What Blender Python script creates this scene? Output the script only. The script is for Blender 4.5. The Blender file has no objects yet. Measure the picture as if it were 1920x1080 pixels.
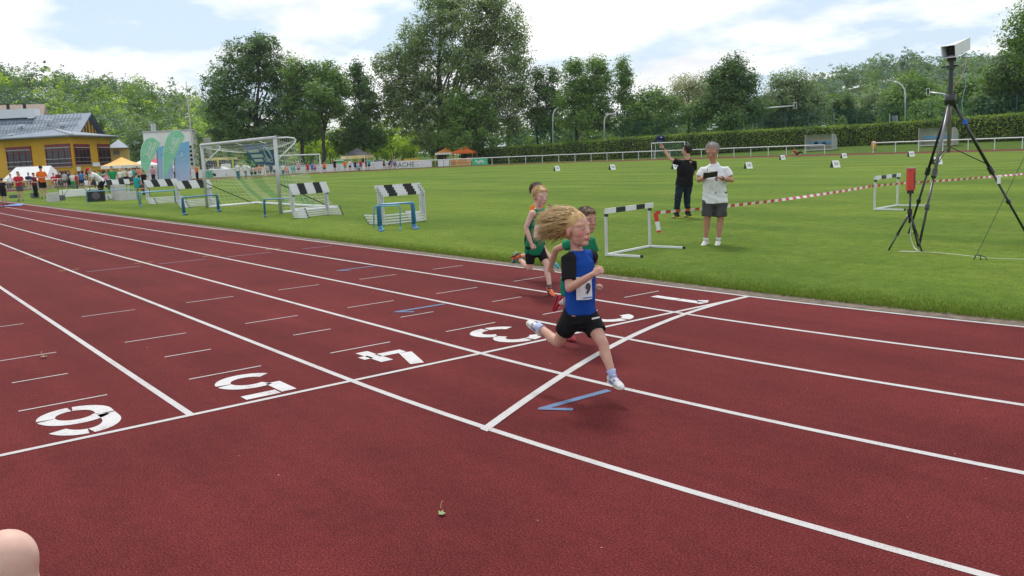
import bpy, bmesh, math, random
import numpy as np
from mathutils import Vector, Matrix

rng = np.random.default_rng(7)
random.seed(7)
SC = bpy.context.scene
COL = SC.collection
PI = math.pi
# ------------------------------------------------------------------ camera
FPX, PITCH, ROLL, HEAD, CH, CX, CY = 1614.9, .1553, -.0421, .919, 1.679, 5.884, -7.786
_fw = np.array([-math.sin(HEAD)*math.cos(PITCH), math.cos(HEAD)*math.cos(PITCH), -math.sin(PITCH)])
_rt = np.array([math.cos(HEAD), math.sin(HEAD), 0.])
_up = np.cross(_rt, _fw)
_r = _rt*math.cos(ROLL)+_up*math.sin(ROLL)
_u = -_rt*math.sin(ROLL)+_up*math.cos(ROLL)
CAM = np.array([CX, CY, CH])
cam = bpy.data.objects.new('camera', bpy.data.cameras.new('camera'))
COL.objects.link(cam)
cam.matrix_world = Matrix(((_r[0], _u[0], -_fw[0], CX), (_r[1], _u[1], -_fw[1], CY), (_r[2], _u[2], -_fw[2], CH), (0, 0, 0, 1)))
cam.data.sensor_width = 36
cam.data.lens = FPX/1920*36
cam.data.clip_start = .05
cam.data.clip_end = 3000
SC.camera = cam
# ------------------------------------------------------------------ sky, sun, exposure
SUN_EL, SUN_AZ = math.radians(58), math.radians(-62)      # azimuth from +Y towards +X
w = bpy.data.worlds.new('World'); SC.world = w; w.use_nodes = True
nt = w.node_tree; nt.nodes.clear()
def N(tree, kind, **kw):
    n = tree.nodes.new(kind)
    for k, v in kw.items():
        if k.startswith('i_'):
            n.inputs[k[2:].replace('_', ' ')].default_value = v
        else:
            setattr(n, k, v)
    return n
LK = lambda t, a, b: t.links.new(a, b)
out = N(nt, 'ShaderNodeOutputWorld'); bg = N(nt, 'ShaderNodeBackground'); bg.inputs['Strength'].default_value = .1
sky = N(nt, 'ShaderNodeTexSky', sky_type='NISHITA', sun_disc=False, sun_elevation=SUN_EL, sun_rotation=SUN_AZ, air_density=1.0, dust_density=1.5)
tc = N(nt, 'ShaderNodeTexCoord'); sep = N(nt, 'ShaderNodeSeparateXYZ'); LK(nt, tc.outputs['Generated'], sep.inputs[0])
zc = N(nt, 'ShaderNodeMath', operation='MAXIMUM'); LK(nt, sep.outputs['Z'], zc.inputs[0]); zc.inputs[1].default_value = 0
za = N(nt, 'ShaderNodeMath', operation='ADD'); LK(nt, zc.outputs[0], za.inputs[0]); za.inputs[1].default_value = .22
dx = N(nt, 'ShaderNodeMath', operation='DIVIDE'); LK(nt, sep.outputs['X'], dx.inputs[0]); LK(nt, za.outputs[0], dx.inputs[1])
dy = N(nt, 'ShaderNodeMath', operation='DIVIDE'); LK(nt, sep.outputs['Y'], dy.inputs[0]); LK(nt, za.outputs[0], dy.inputs[1])
cv = N(nt, 'ShaderNodeCombineXYZ'); LK(nt, dx.outputs[0], cv.inputs[0]); LK(nt, dy.outputs[0], cv.inputs[1]); cv.inputs[2].default_value = 3.1
def wnoise(scale, detail, rough):
    n = N(nt, 'ShaderNodeTexNoise'); n.inputs['Scale'].default_value = scale; n.inputs['Detail'].default_value = detail
    n.inputs['Roughness'].default_value = rough; LK(nt, cv.outputs[0], n.inputs['Vector']); return n
def wramp(src, stops):
    r = N(nt, 'ShaderNodeValToRGB'); LK(nt, src, r.inputs[0])
    while len(r.color_ramp.elements) < len(stops): r.color_ramp.elements.new(.5)
    for e, (p, c) in zip(r.color_ramp.elements, stops): e.position = p; e.color = (*c, 1)
    return r
cm = wramp(wnoise(1.9, 10, .5).outputs['Fac'], [(.43, (0, 0, 0)), (.53, (1, 1, 1))])
cs = wramp(wnoise(1.6, 8, .55).outputs['Fac'], [(.34, (8.6, 8.8, 9.2)), (.56, (11.5, 11.5, 11.6))])
pale = N(nt, 'ShaderNodeMix', data_type='RGBA'); pale.inputs[0].default_value = .66
LK(nt, sky.outputs[0], pale.inputs[6]); pale.inputs[7].default_value = (7.0, 8.7, 10.6, 1)
mx = N(nt, 'ShaderNodeMix', data_type='RGBA'); LK(nt, cm.outputs[0], mx.inputs[0]); LK(nt, pale.outputs[2], mx.inputs[6]); LK(nt, cs.outputs[0], mx.inputs[7])
LK(nt, mx.outputs[2], bg.inputs['Color']); LK(nt, bg.outputs[0], out.inputs['Surface'])
sun = bpy.data.objects.new('sun', bpy.data.lights.new('sun', 'SUN')); COL.objects.link(sun)
sun.data.energy = 2.4; sun.data.angle = math.radians(11); sun.data.color = (1, .955, .89)
sd = Vector((math.sin(SUN_AZ)*math.cos(SUN_EL), math.cos(SUN_AZ)*math.cos(SUN_EL), math.sin(SUN_EL)))
sun.rotation_euler = sd.to_track_quat('Z', 'Y').to_euler()
SC.view_settings.view_transform = 'Standard'; SC.view_settings.look = 'None'
SC.view_settings.exposure = 0.12; SC.view_settings.gamma = 1; SC.view_settings.use_curve_mapping = False
SC.render.engine = 'CYCLES'; SC.cycles.use_denoising = True
SC.cycles.max_bounces = 6; SC.cycles.transparent_max_bounces = 12
# ------------------------------------------------------------------ points from bearings
def ray(px, py):
    d = _fw+_r*((px-960)/FPX)-_u*((py-540)/FPX)
    return d
def G(px, py, z=0.):                                   # point on level z
    d = ray(px, py); return CAM+d*((z-CAM[2])/d[2])
def P3(px, py, dist):                                  # point at a ground distance
    d = ray(px, py); return CAM+d*(dist/math.hypot(d[0], d[1]))
def PT(px, dist, py=290):
    p = P3(px, py, dist); return np.array([p[0], p[1], 0.])
def UP(px, py, org, dep=0.):                           # point on the upright plane through org that faces the viewer, dep metres nearer
    n = np.array([org[0]-CAM[0], org[1]-CAM[1], 0.]); n /= np.linalg.norm(n)
    d = ray(px, py); t = ((np.asarray(org)[:2]-CAM[:2])@n[:2]-dep)/(d@n); return CAM+d*t
def face_cam(p): return math.atan2(CAM[1]-p[1], CAM[0]-p[0])
# ------------------------------------------------------------------ materials
MATS = {}
def mat(name, col, rough=.6, var=.0, scale=6., metal=0., bump=0., bscale=60., spec=.5, col2=None, coord='Object', detail=4., trans=0.):
    if name in MATS: return MATS[name]
    m = bpy.data.materials.new(name); m.use_nodes = True; t = m.node_tree
    b = t.nodes['Principled BSDF']; b.inputs['Roughness'].default_value = rough; b.inputs['Metallic'].default_value = metal
    b.inputs['Specular IOR Level'].default_value = spec
    col = tuple(col[:3])
    if col2 is None and var == 0: var = .06
    c2 = tuple(col2) if col2 else tuple(max(0, c*(1-var)) for c in col)
    c1 = col if col2 else tuple(min(1, c*(1+var*.6)) for c in col)
    tc = N(t, 'ShaderNodeTexCoord'); n = N(t, 'ShaderNodeTexNoise'); n.inputs['Scale'].default_value = scale; n.inputs['Detail'].default_value = detail
    LK(t, tc.outputs[coord], n.inputs['Vector'])
    r = N(t, 'ShaderNodeValToRGB'); r.color_ramp.elements[0].position = .32; r.color_ramp.elements[1].position = .68
    r.color_ramp.elements[0].color = (*c2, 1); r.color_ramp.elements[1].color = (*c1, 1)
    LK(t, n.outputs['Fac'], r.inputs[0]); LK(t, r.outputs[0], b.inputs['Base Color'])
    if bump:
        n2 = N(t, 'ShaderNodeTexNoise'); n2.inputs['Scale'].default_value = bscale; n2.inputs['Detail'].default_value = 3; LK(t, tc.outputs[coord], n2.inputs['Vector'])
        bp = N(t, 'ShaderNodeBump'); bp.inputs['Strength'].default_value = bump; bp.inputs['Distance'].default_value = .02
        LK(t, n2.outputs['Fac'], bp.inputs['Height']); LK(t, bp.outputs[0], b.inputs['Normal'])
    MATS[name] = m; return m
def cloth(name, col, **k):
    k.setdefault('rough', .85); k.setdefault('var', .12); k.setdefault('scale', 14); k.setdefault('bump', .35); k.setdefault('bscale', 22); k.setdefault('spec', .15)
    return mat('cloth_'+name, col, **k)
def leafmat(name, dark, light, trans=.35):
    if name in MATS: return MATS[name]
    m = bpy.data.materials.new(name); m.use_nodes = True; t = m.node_tree; t.nodes.clear()
    o = N(t, 'ShaderNodeOutputMaterial'); a = N(t, 'ShaderNodeAttribute', attribute_name='tint')
    r = N(t, 'ShaderNodeValToRGB'); r.color_ramp.elements[0].color = (*dark, 1); r.color_ramp.elements[1].color = (*light, 1)
    LK(t, a.outputs['Fac'], r.inputs[0])
    d = N(t, 'ShaderNodeBsdfPrincipled'); d.inputs['Roughness'].default_value = .55; d.inputs['Specular IOR Level'].default_value = .25; LK(t, r.outputs[0], d.inputs['Base Color'])
    tr = N(t, 'ShaderNodeBsdfTranslucent'); g = N(t, 'ShaderNodeMix', data_type='RGBA', blend_type='MULTIPLY'); g.inputs[0].default_value = 1
    LK(t, r.outputs[0], g.inputs[6]); g.inputs[7].default_value = (1.5, 1.5, .55, 1); LK(t, g.outputs[2], tr.inputs['Color'])
    mxs = N(t, 'ShaderNodeMixShader'); mxs.inputs[0].default_value = trans
    LK(t, d.outputs[0], mxs.inputs[1]); LK(t, tr.outputs[0], mxs.inputs[2]); LK(t, mxs.outputs[0], o.inputs['Surface'])
    MATS[name] = m; return m
# ------------------------------------------------------------------ mesh builders
class MB:
    "collects verts and faces of one mesh"
    def __init__(s): s.v = []; s.f = []; s.n = 0
    def add(s, v, f):
        v = np.asarray(v, float); s.v.append(v); s.f += [tuple(i+s.n for i in q) for q in f]; s.n += len(v); return s
    def box(s, c, d, rz=0., bev=0.):
        c = np.asarray(c, float); x, y, z = [q/2 for q in d]
        v = np.array([(a*x, b*y, e*z) for e in (-1, 1) for a, b in ((-1, -1), (1, -1), (1, 1), (-1, 1))])
        if rz: v = v@np.array([[math.cos(rz), math.sin(rz), 0], [-math.sin(rz), math.cos(rz), 0], [0, 0, 1]])
        return s.add(v+c, [(3, 2, 1, 0), (4, 5, 6, 7), (0, 1, 5, 4), (1, 2, 6, 5), (2, 3, 7, 6), (3, 0, 4, 7)])
    def bar(s, a, b, wd, ht=None, upv=(0, 0, 1)):
        "square bar from a to b"
        a = np.asarray(a, float); b = np.asarray(b, float); ht = ht or wd; t = b-a; t /= np.linalg.norm(t)
        u = np.asarray(upv, float); l = np.cross(u, t)
        if np.linalg.norm(l) < 1e-4: l = np.cross((1, 0, 0), t)
        l /= np.linalg.norm(l); u = np.cross(t, l)
        v = [p+l*(i*wd/2)+u*(j*ht/2) for p in (a, b) for i, j in ((-1, -1), (1, -1), (1, 1), (-1, 1))]
        return s.add(v, [(3, 2, 1, 0), (4, 5, 6, 7), (0, 1, 5, 4), (1, 2, 6, 5), (2, 3, 7, 6), (3, 0, 4, 7)])
    def tube(s, pts, rad, k=8, closed_ends=True, lat=None, squash=1., dome=False):
        "tube through pts; rad scalar or list of r or (r_lateral, r_depth)"
        P = np.asarray(pts, float); n = len(P)
        R = [rad]*n if np.isscalar(rad) else list(rad)
        R = [(r, r*squash) if np.isscalar(r) else tuple(r) for r in R]
        T = np.gradient(P, axis=0); T /= np.linalg.norm(T, axis=1)[:, None]+1e-12
        if lat is None:
            h = np.array([0, 0, 1.]) if abs(T[0][2]) < .9 else np.array([1., 0, 0]); l = np.cross(h, T[0])
        else: l = np.asarray(lat, float)
        rings = []; PP = []; RR = []; TT = []; LL = []
        for i in range(n):
            l = l-T[i]*(l@T[i]); l = l/np.linalg.norm(l)
            PP.append(P[i]); RR.append(R[i]); TT.append(T[i]); LL.append(l.copy())
        if dome:
            def cap(i, sg):
                q = []
                for a in (.35, .7, .93) if sg > 0 else (.93, .7, .35):
                    r = math.sqrt(1-a*a); mr = min(RR[i]); q.append((PP[i]+TT[i]*sg*a*mr, (RR[i][0]*r, RR[i][1]*r), TT[i], LL[i]))
                return q
            c0 = cap(0, -1); c1 = cap(n-1, 1)
            allr = c0+list(zip(PP, RR, TT, LL))+c1
        else: allr = list(zip(PP, RR, TT, LL))
        m = len(allr); ang = np.arange(k)*2*PI/k; V = []
        for p, r, t, l in allr:
            d = np.cross(t, l); V.append(p+np.outer(np.cos(ang)*r[0], l)+np.outer(np.sin(ang)*r[1], d))
        V = np.concatenate(V); F = [(i*k+j, i*k+(j+1) % k, (i+1)*k+(j+1) % k, (i+1)*k+j) for i in range(m-1) for j in range(k)]
        if closed_ends: F += [tuple(range(k-1, -1, -1)), tuple((m-1)*k+j for j in range(k))]
        return s.add(V, F)
    def ell(s, c, rx, ry=None, rz=None, fr=None, k=14, h=8):
        "ellipsoid; fr = 3 axis vectors"
        ry = ry or rx; rz = rz or rx; fr = np.eye(3) if fr is None else np.asarray(fr, float); V = []
        for i in range(1, h):
            th = PI*i/h
            for j in range(k):
                a = 2*PI*j/k; V.append((rx*math.sin(th)*math.cos(a), ry*math.sin(th)*math.sin(a), rz*math.cos(th)))
        V += [(0, 0, rz), (0, 0, -rz)]; nn = (h-1)*k
        F = [(i*k+j, (i+1)*k+j, (i+1)*k+(j+1) % k, i*k+(j+1) % k) for i in range(h-2) for j in range(k)]
        F += [(nn, j, (j+1) % k) for j in range(k)]+[(nn+1, (h-2)*k+(j+1) % k, (h-2)*k+j) for j in range(k)]
        return s.add(np.array(V)@fr+np.asarray(c, float), F)
    def poly(s, pts, thick=0., nrm=(0, 0, 1)):
        P = np.asarray(pts, float); n = len(P)
        if not thick: return s.add(P, [tuple(range(n))])
        o = np.asarray(nrm, float)*thick
        return s.add(np.concatenate([P, P-o]), [tuple(range(n)), tuple(range(2*n-1, n-1, -1))]+[(i, i+n, (i+1) % n+n, (i+1) % n) for i in range(n)])
    def mesh(s, name='m', smooth=False):
        me = bpy.data.meshes.new(name); me.from_pydata(np.concatenate(s.v).tolist() if s.v else [], [], s.f); me.update()
        if smooth: me.polygons.foreach_set('use_smooth', [True]*len(me.polygons))
        return me
    def obj(s, name, m, parent=None, smooth=False, **tags):
        return mkobj(name, s.mesh(name, smooth), m, parent, **tags)
def tag(o, label=None, cat=None, group=None, kind=None):
    if label: o['label'] = label
    if cat: o['category'] = cat
    if group: o['group'] = group
    if kind: o['kind'] = kind
    return o
def mkobj(name, me, m, parent=None, **tags):
    o = bpy.data.objects.new(name, me); COL.objects.link(o)
    if m is not None:
        if len(me.materials) == 0: me.materials.append(m)
        elif me.materials[0] != m:
            o.material_slots[0].link = 'OBJECT'; o.material_slots[0].material = m
    if parent: o.parent = parent
    return tag(o, **tags)
def empty(name, loc=(0, 0, 0), rz=0., **tags):
    o = bpy.data.objects.new(name, None); COL.objects.link(o); o.location = loc; o.rotation_euler = (0, 0, rz); o.empty_display_size = .1
    return tag(o, **tags)
def copy_tree(o, parent=None, mats=None):
    c = o.copy(); COL.objects.link(c); c.parent = parent
    for ch in list(o.children): copy_tree(ch, c)
    return c
TMP = bpy.data.scenes.new('workbench')                 # a bare scene for applying modifiers quickly; removed at the end
def tmp_dg():
    vl = TMP.view_layers[0]; vl.update(); return vl.depsgraph
def evalmesh(me, mods):
    "apply modifiers to a mesh and return the result"
    o = bpy.data.objects.new('tmp', me); TMP.collection.objects.link(o)
    for kind, kw in mods:
        md = o.modifiers.new(kind, kind)
        for a, b in kw.items(): setattr(md, a, b)
    dg = tmp_dg(); r = bpy.data.meshes.new_from_object(o.evaluated_get(dg)); bpy.data.objects.remove(o); bpy.data.meshes.remove(me); return r
def skinned(mb, vox, smooth=4, fac=.5, name='body'):
    me = evalmesh(mb.mesh(name), [('REMESH', dict(mode='VOXEL', voxel_size=vox)), ('SMOOTH', dict(iterations=smooth, factor=fac))])
    me.polygons.foreach_set('use_smooth', [True]*len(me.polygons)); me.name = name; return me
def text_obj(txt, name, m, parent, mw, size, extr=.002, bold=0.):
    cu = bpy.data.curves.new(name, 'FONT'); cu.body = txt; cu.size = size; cu.align_x = 'CENTER'; cu.align_y = 'CENTER'; cu.extrude = extr; cu.offset = bold; cu.resolution_u = 2
    o = bpy.data.objects.new('tmp', cu); TMP.collection.objects.link(o); dg = tmp_dg()
    me = bpy.data.meshes.new_from_object(o.evaluated_get(dg)); bpy.data.objects.remove(o); me.materials.clear(); me.transform(mw)
    return mkobj(name, me, m, parent)
def frame_mat(o, x, y):
    x = np.asarray(x, float); x = x/np.linalg.norm(x); y = np.asarray(y, float); y = y-x*(x@y); y /= np.linalg.norm(y); z = np.cross(x, y)
    return Matrix(((x[0], y[0], z[0], o[0]), (x[1], y[1], z[1], o[1]), (x[2], y[2], z[2], o[2]), (0, 0, 0, 1)))
# ================================================================== GROUND
def grassmat(name, a, b, c, fine=90., stripes=True):
    m = bpy.data.materials.new(name); m.use_nodes = True; t = m.node_tree; bs = t.nodes['Principled BSDF']
    bs.inputs['Roughness'].default_value = .9; bs.inputs['Specular IOR Level'].default_value = .05
    if stripes: bs.inputs['Sheen Weight'].default_value = .06; bs.inputs['Sheen Roughness'].default_value = .45; bs.inputs['Sheen Tint'].default_value = (.75, .85, .35, 1)
    tc = N(t, 'ShaderNodeTexCoord')
    def nz(s, d=4, sx=1, sy=1, r=.55):
        mp = N(t, 'ShaderNodeMapping'); mp.inputs['Scale'].default_value = (sx, sy, 1); LK(t, tc.outputs['Object'], mp.inputs[0])
        n = N(t, 'ShaderNodeTexNoise'); n.inputs['Scale'].default_value = s; n.inputs['Detail'].default_value = d; n.inputs['Roughness'].default_value = r; LK(t, mp.outputs[0], n.inputs['Vector']); return n.outputs['Fac']
    def rmp(f, c0, c1, p0=.35, p1=.65):
        r = N(t, 'ShaderNodeValToRGB'); r.color_ramp.elements[0].position = p0; r.color_ramp.elements[1].position = p1
        r.color_ramp.elements[0].color = (*c0, 1); r.color_ramp.elements[1].color = (*c1, 1); LK(t, f, r.inputs[0]); return r.outputs[0]
    def mix(x, y, f, bt='MIX'):
        k = N(t, 'ShaderNodeMix', data_type='RGBA', blend_type=bt)
        if isinstance(f, float): k.inputs[0].default_value = f
        else: LK(t, f, k.inputs[0])
        LK(t, x, k.inputs[6]); LK(t, y, k.inputs[7]); return k.outputs[2]
    base = rmp(nz(.35, 6), a, b)
    yel = rmp(nz(.9, 7, r=.65), b, c, .45, .75)
    g1 = mix(base, yel, .45)
    fn = rmp(nz(fine, 5, r=.7), (.55, .55, .5), (1.35, 1.35, 1.3), .3, .7)
    g2 = mix(g1, fn, 1., 'MULTIPLY')
    md = rmp(nz(5, 7, r=.75), (.66, .70, .62), (1.32, 1.26, 1.25), .3, .7)
    g3 = mix(g2, md, 1., 'MULTIPLY')
    if stripes:
        st = rmp(nz(.22, 3, .35, 1.6), (.78, .84, .80), (1.18, 1.12, 1.10), .40, .60); g3 = mix(g3, st, 1., 'MULTIPLY')
    LK(t, g3, bs.inputs['Base Color'])
    bp = N(t, 'ShaderNodeBump'); bp.inputs['Strength'].default_value = .6; bp.inputs['Distance'].default_value = .03; LK(t, nz(fine*.7, 4), bp.inputs['Height']); LK(t, bp.outputs[0], bs.inputs['Normal'])
    return m
M_turf = grassmat('turf', (.078, .140, .016), (.112, .180, .025), (.188, .225, .050))
M_wild = grassmat('rough_grass', (.055, .105, .02), (.085, .14, .03), (.12, .16, .04), 30., False)
# the track's inner edge: two straights and two bends
RB, XB = 31.26, -.25
path = []
_sp = lambda v: math.copysign(abs(v)**(2/3), v)
for i in range(161):
    a = PI/2+PI*i/160; path.append((-62+41*_sp(math.cos(a)), 37.5+37.5*_sp(math.sin(a))))
for i in range(1, 60): path.append((-62+(62+XB)*i/60, 0.))
for i in range(241):
    a = PI*i/240; s = a/PI; s = s*s*(3-2*s); path.append((XB+RB*math.sin(a), RB*(1-math.cos(a))+(75-2*RB)*s))
for i in range(1, 30): path.append((XB-(62+XB)*i/30, 75.))
path = np.array(path); NP = len(path)
tg = np.roll(path, -1, 0)-np.roll(path, 1, 0); tg /= np.linalg.norm(tg, axis=1)[:, None]
nrm_ = np.stack([tg[:, 1], -tg[:, 0]], 1)
def strip(o0, o1, z, i0=0, i1=None, jit=0.):
    idx = list(range(NP))+[0] if i1 is None else list(range(i0, i1))
    a = path[idx]+nrm_[idx]*np.asarray(o0 if not jit else o0+rng.normal(0, jit, (len(idx), 1))); b = path[idx]+nrm_[idx]*o1
    v = np.concatenate([np.c_[a, np.full(len(a), z)], np.c_[b, np.full(len(b), z)]]); n = len(idx)
    return MB().add(v, [(i, i+n, i+n+1, i+1) for i in range(n-1)])
def hill(x, y):
    z = 0*x
    far = np.clip((y-86.5)/11, 0, 1); far = far*far*(3-2*far)
    on = np.clip((x+128)/14, 0, 1); z = z+.85*far*on
    def bump(px, dist, h, s, elong=1.):
        c = PT(px, dist); dirv = (c[:2]-CAM[:2])/dist; dx, dy = x-c[0], y-c[1]
        al = dx*dirv[0]+dy*dirv[1]; ac = -dx*dirv[1]+dy*dirv[0]
        return h*np.exp(-(al/s)**2-(ac/(s*elong))**2)
    z = z+bump(-180, 330, 20, 75, 1.5)+bump(190, 340, 9, 60, 1.3)+bump(1690, 540, 31, 95, 1.0)+bump(2080, 470, 9, 90, 1.0)
    return z
gx = np.concatenate([np.arange(-700, -140, 14), np.arange(-140, 60, 4), np.arange(60, 420, 20)])
gy = np.concatenate([np.arange(-260, -20, 16), np.arange(-20, 130, 4), np.arange(130, 800, 14)])
X, Y = np.meshgrid(gx, gy, indexing='ij'); Z = hill(X, Y)-.05
V = np.stack([X, Y, Z], -1).reshape(-1, 3); ny = len(gy)
F = [(i*ny+j, (i+1)*ny+j, (i+1)*ny+j+1, i*ny+j+1) for i in range(len(gx)-1) for j in range(ny-1)]
MB().add(V, F).obj('ground', M_wild, smooth=True, kind='structure')
def zg(p): return float(hill(np.array(float(p[0])), np.array(float(p[1]))))
# ---- track
def trackmat():
    m = bpy.data.materials.new('tartan'); m.use_nodes = True; t = m.node_tree; bs = t.nodes['Principled BSDF']
    bs.inputs['Roughness'].default_value = .9; bs.inputs['Specular IOR Level'].default_value = .08
    tc = N(t, 'ShaderNodeTexCoord')
    def nz(s, d=3, r=.6, sx=1.):
        mp = N(t, 'ShaderNodeMapping'); mp.inputs['Scale'].default_value = (sx, 1, 1); LK(t, tc.outputs['Object'], mp.inputs[0])
        n = N(t, 'ShaderNodeTexNoise'); n.inputs['Scale'].default_value = s; n.inputs['Detail'].default_value = d; n.inputs['Roughness'].default_value = r; LK(t, mp.outputs[0], n.inputs['Vector']); return n.outputs['Fac']
    def rmp(f, st):
        r = N(t, 'ShaderNodeValToRGB'); LK(t, f, r.inputs[0])
        while len(r.color_ramp.elements) < len(st): r.color_ramp.elements.new(.5)
        for e, (p, c) in zip(r.color_ramp.elements, st): e.position = p; e.color = (*c, 1)
        return r.outputs[0]
    def mul(x, y):
        k = N(t, 'ShaderNodeMix', data_type='RGBA', blend_type='MULTIPLY'); k.inputs[0].default_value = 1; LK(t, x, k.inputs[6]); LK(t, y, k.inputs[7]); return k.outputs[2]
    gran = rmp(nz(110, 3, .75), [(.28, (.017, .0032, .0034)), (.44, (.088, .0135, .0135)), (.56, (.148, .0225, .0225)), (.74, (.28, .060, .054))])
    big = rmp(nz(.8, 8, .65), [(.28, (.80, .82, .84)), (.5, (1., 1., 1.)), (.74, (1.14, 1.17, 1.17))])
    lane = rmp(nz(1.6, 4, .6, .06), [(.33, (.84, .88, .90)), (.67, (1.12, 1.16, 1.16))])
    mid = rmp(nz(12, 4, .7), [(.3, (.86, .86, .88)), (.7, (1.1, 1.1, 1.1))])
    LK(t, mul(mul(mul(gran, big), lane), mid), bs.inputs['Base Color'])
    bp = N(t, 'ShaderNodeBump'); bp.inputs['Strength'].default_value = .55; bp.inputs['Distance'].default_value = .004; LK(t, nz(170, 2, .7), bp.inputs['Height']); LK(t, bp.outputs[0], bs.inputs['Normal'])
    return m
M_track = trackmat()
track = strip(-.03, 9.2, 0.).obj('running_track', M_track, kind='structure')
def paintmat(name, col, wear=.36):
    m = bpy.data.materials.new(name); m.use_nodes = True; t = m.node_tree; bs = t.nodes['Principled BSDF']; bs.inputs['Roughness'].default_value = .75; bs.inputs['Specular IOR Level'].default_value = .25
    tc = N(t, 'ShaderNodeTexCoord'); n = N(t, 'ShaderNodeTexNoise'); n.inputs['Scale'].default_value = 150; n.inputs['Detail'].default_value = 4; n.inputs['Roughness'].default_value = .7; LK(t, tc.outputs['Object'], n.inputs['Vector'])
    n2 = N(t, 'ShaderNodeTexNoise'); n2.inputs['Scale'].default_value = 5; n2.inputs['Detail'].default_value = 7; LK(t, tc.outputs['Object'], n2.inputs['Vector'])
    ad = N(t, 'ShaderNodeMath', operation='MULTIPLY_ADD'); LK(t, n2.outputs['Fac'], ad.inputs[0]); ad.inputs[1].default_value = .34; LK(t, n.outputs['Fac'], ad.inputs[2])
    r = N(t, 'ShaderNodeValToRGB'); LK(t, ad.outputs[0], r.inputs[0])
    r.color_ramp.elements[0].position = wear; r.color_ramp.elements[0].color = (.20, .065, .065, 1)
    r.color_ramp.elements[1].position = wear+.13; r.color_ramp.elements[1].color = (*col, 1)
    e = r.color_ramp.elements.new(.9); e.color = (*[min(1, c*1.12) for c in col], 1)
    LK(t, r.outputs[0], bs.inputs['Base Color']); return m
M_line = paintmat('line_paint', (.46, .44, .435), .47); M_num = paintmat('number_paint', (.52, .51, .51), .48)
M_blue = paintmat('blue_paint', (.10, .155, .27), .46); M_grey = paintmat('grey_paint', (.30, .25, .32), .45); M_yel = paintmat('yellow_paint', (.55, .33, .10), .45)
for k in range(5): strip(k*1.22-.025, k*1.22+.025, .0025).obj('lane_line', M_line, track)
for k in (5, 6):
    MB().poly([(-60, -1.22*k-.025, .0025), (0.02, -1.22*k-.025, .0025), (.02, -1.22*k+.025, .0025), (-60, -1.22*k+.025, .0025)]).obj('lane_line', M_line, track)
MB().poly([(-.025, -7.4, .0033), (.025, -7.4, .0033), (.025, .0, .0033), (-.025, .0, .0033)]).obj('finish_line', M_line, track)
ay = np.array([-.02, -1.21, -2.40, -3.63, -4.82]); ax = np.array([.0, .14, .52, 1.04, 1.68]); cf = np.polyfit(ay, ax, 3)
yy = np.linspace(-4.86, -.02, 40); xx = np.polyval(cf, yy); sl = np.polyval(np.polyder(cf), yy); hw = .032*np.sqrt(1+sl**2)
MB().add(np.concatenate([np.c_[xx-hw, yy, 0*yy+.0041], np.c_[xx+hw, yy, 0*yy+.0041]]), [(i, i+40, i+41, i+1) for i in range(39)]).obj('curved_start_line', M_line, track)
def seg(a, b, wd, z, m, name):
    a = np.asarray(a[:2]); b = np.asarray(b[:2]); d = (b-a)/np.linalg.norm(b-a); n = np.array([-d[1], d[0]])*wd/2
    return MB().poly([(*(a-n), z), (*(b-n), z), (*(b+n), z), (*(a+n), z)]).obj(name, m, track)
TK = [(-30, 616, 45, 608), (-40, 683, 106, 661), (22, 718, 128, 701), (34, 771, 202, 741), (153, 594, 254, 581), (233, 642, 350, 625), (307, 669, 397, 656), (353, 711, 491, 687),
      (349, 568, 438, 556), (459, 607, 559, 592), (547, 628, 623, 618), (618, 662, 733, 642), (521, 544, 599, 534), (651, 577, 739, 564), (750, 595, 814, 585), (835, 622, 930, 605),
      (673, 524, 744, 515), (818, 551, 895, 539), (922, 566, 978, 557), (1017, 590, 1110, 573), (809, 505, 870, 498), (964, 528, 1025, 518), (1078, 541, 1128, 534), (1170, 558, 1236, 546)]
for a, b, c, d in TK:
    p, q = G(a, b), G(c, d); x = (p[0]+q[0])/2; seg((x, p[1]), (x, q[1]), .022, .003, M_line, 'tick_mark')
for a, b, c, d in [(163, 510, 263, 499), (297, 495, 387, 486), (427, 482, 508, 473), (567, 467, 622, 461)]:
    p, q = G(a, b), G(c, d); x = (p[0]+q[0])/2; seg((x, p[1]), (x, q[1]), .03, .003, M_grey, 'faded_mark')
for tx, ty, qx, qy, m in [(1009, 769, 1141, 732, M_blue), (738, 586, 834, 570, M_blue), (628, 508, 705, 499, M_blue)]:
    p, q = G(tx, ty), G(qx, qy); x = (p[0]+q[0])/2; yt = p[1]
    ar = MB().poly([(x-.03, q[1], .0033), (x-.03, yt+.03, .0033), (x, yt, .0033), (x+.03, yt+.05, .0033), (x+.03, q[1], .0033)]).obj('lane_arrow', m, track)
    MB().poly([(x+.0, yt, .0042), (x+.005, yt+.06, .0042), (x+.145, yt+.185, .0042), (x+.18, yt+.145, .0042)]).obj('arrow_barb', m, ar)
for px, py, k in [(134, 506, 4), (266, 493, 3), (390, 480, 2), (505, 468, 1), (72, 481, 4), (186, 462, 3)]:
    x = G(px, py)[0]
    for s in (-1, 1): seg((x, -1.22*k+s*.05), (x, -1.22*k+s*.16), .03, .003, M_yel, 'orange_mark')
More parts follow.
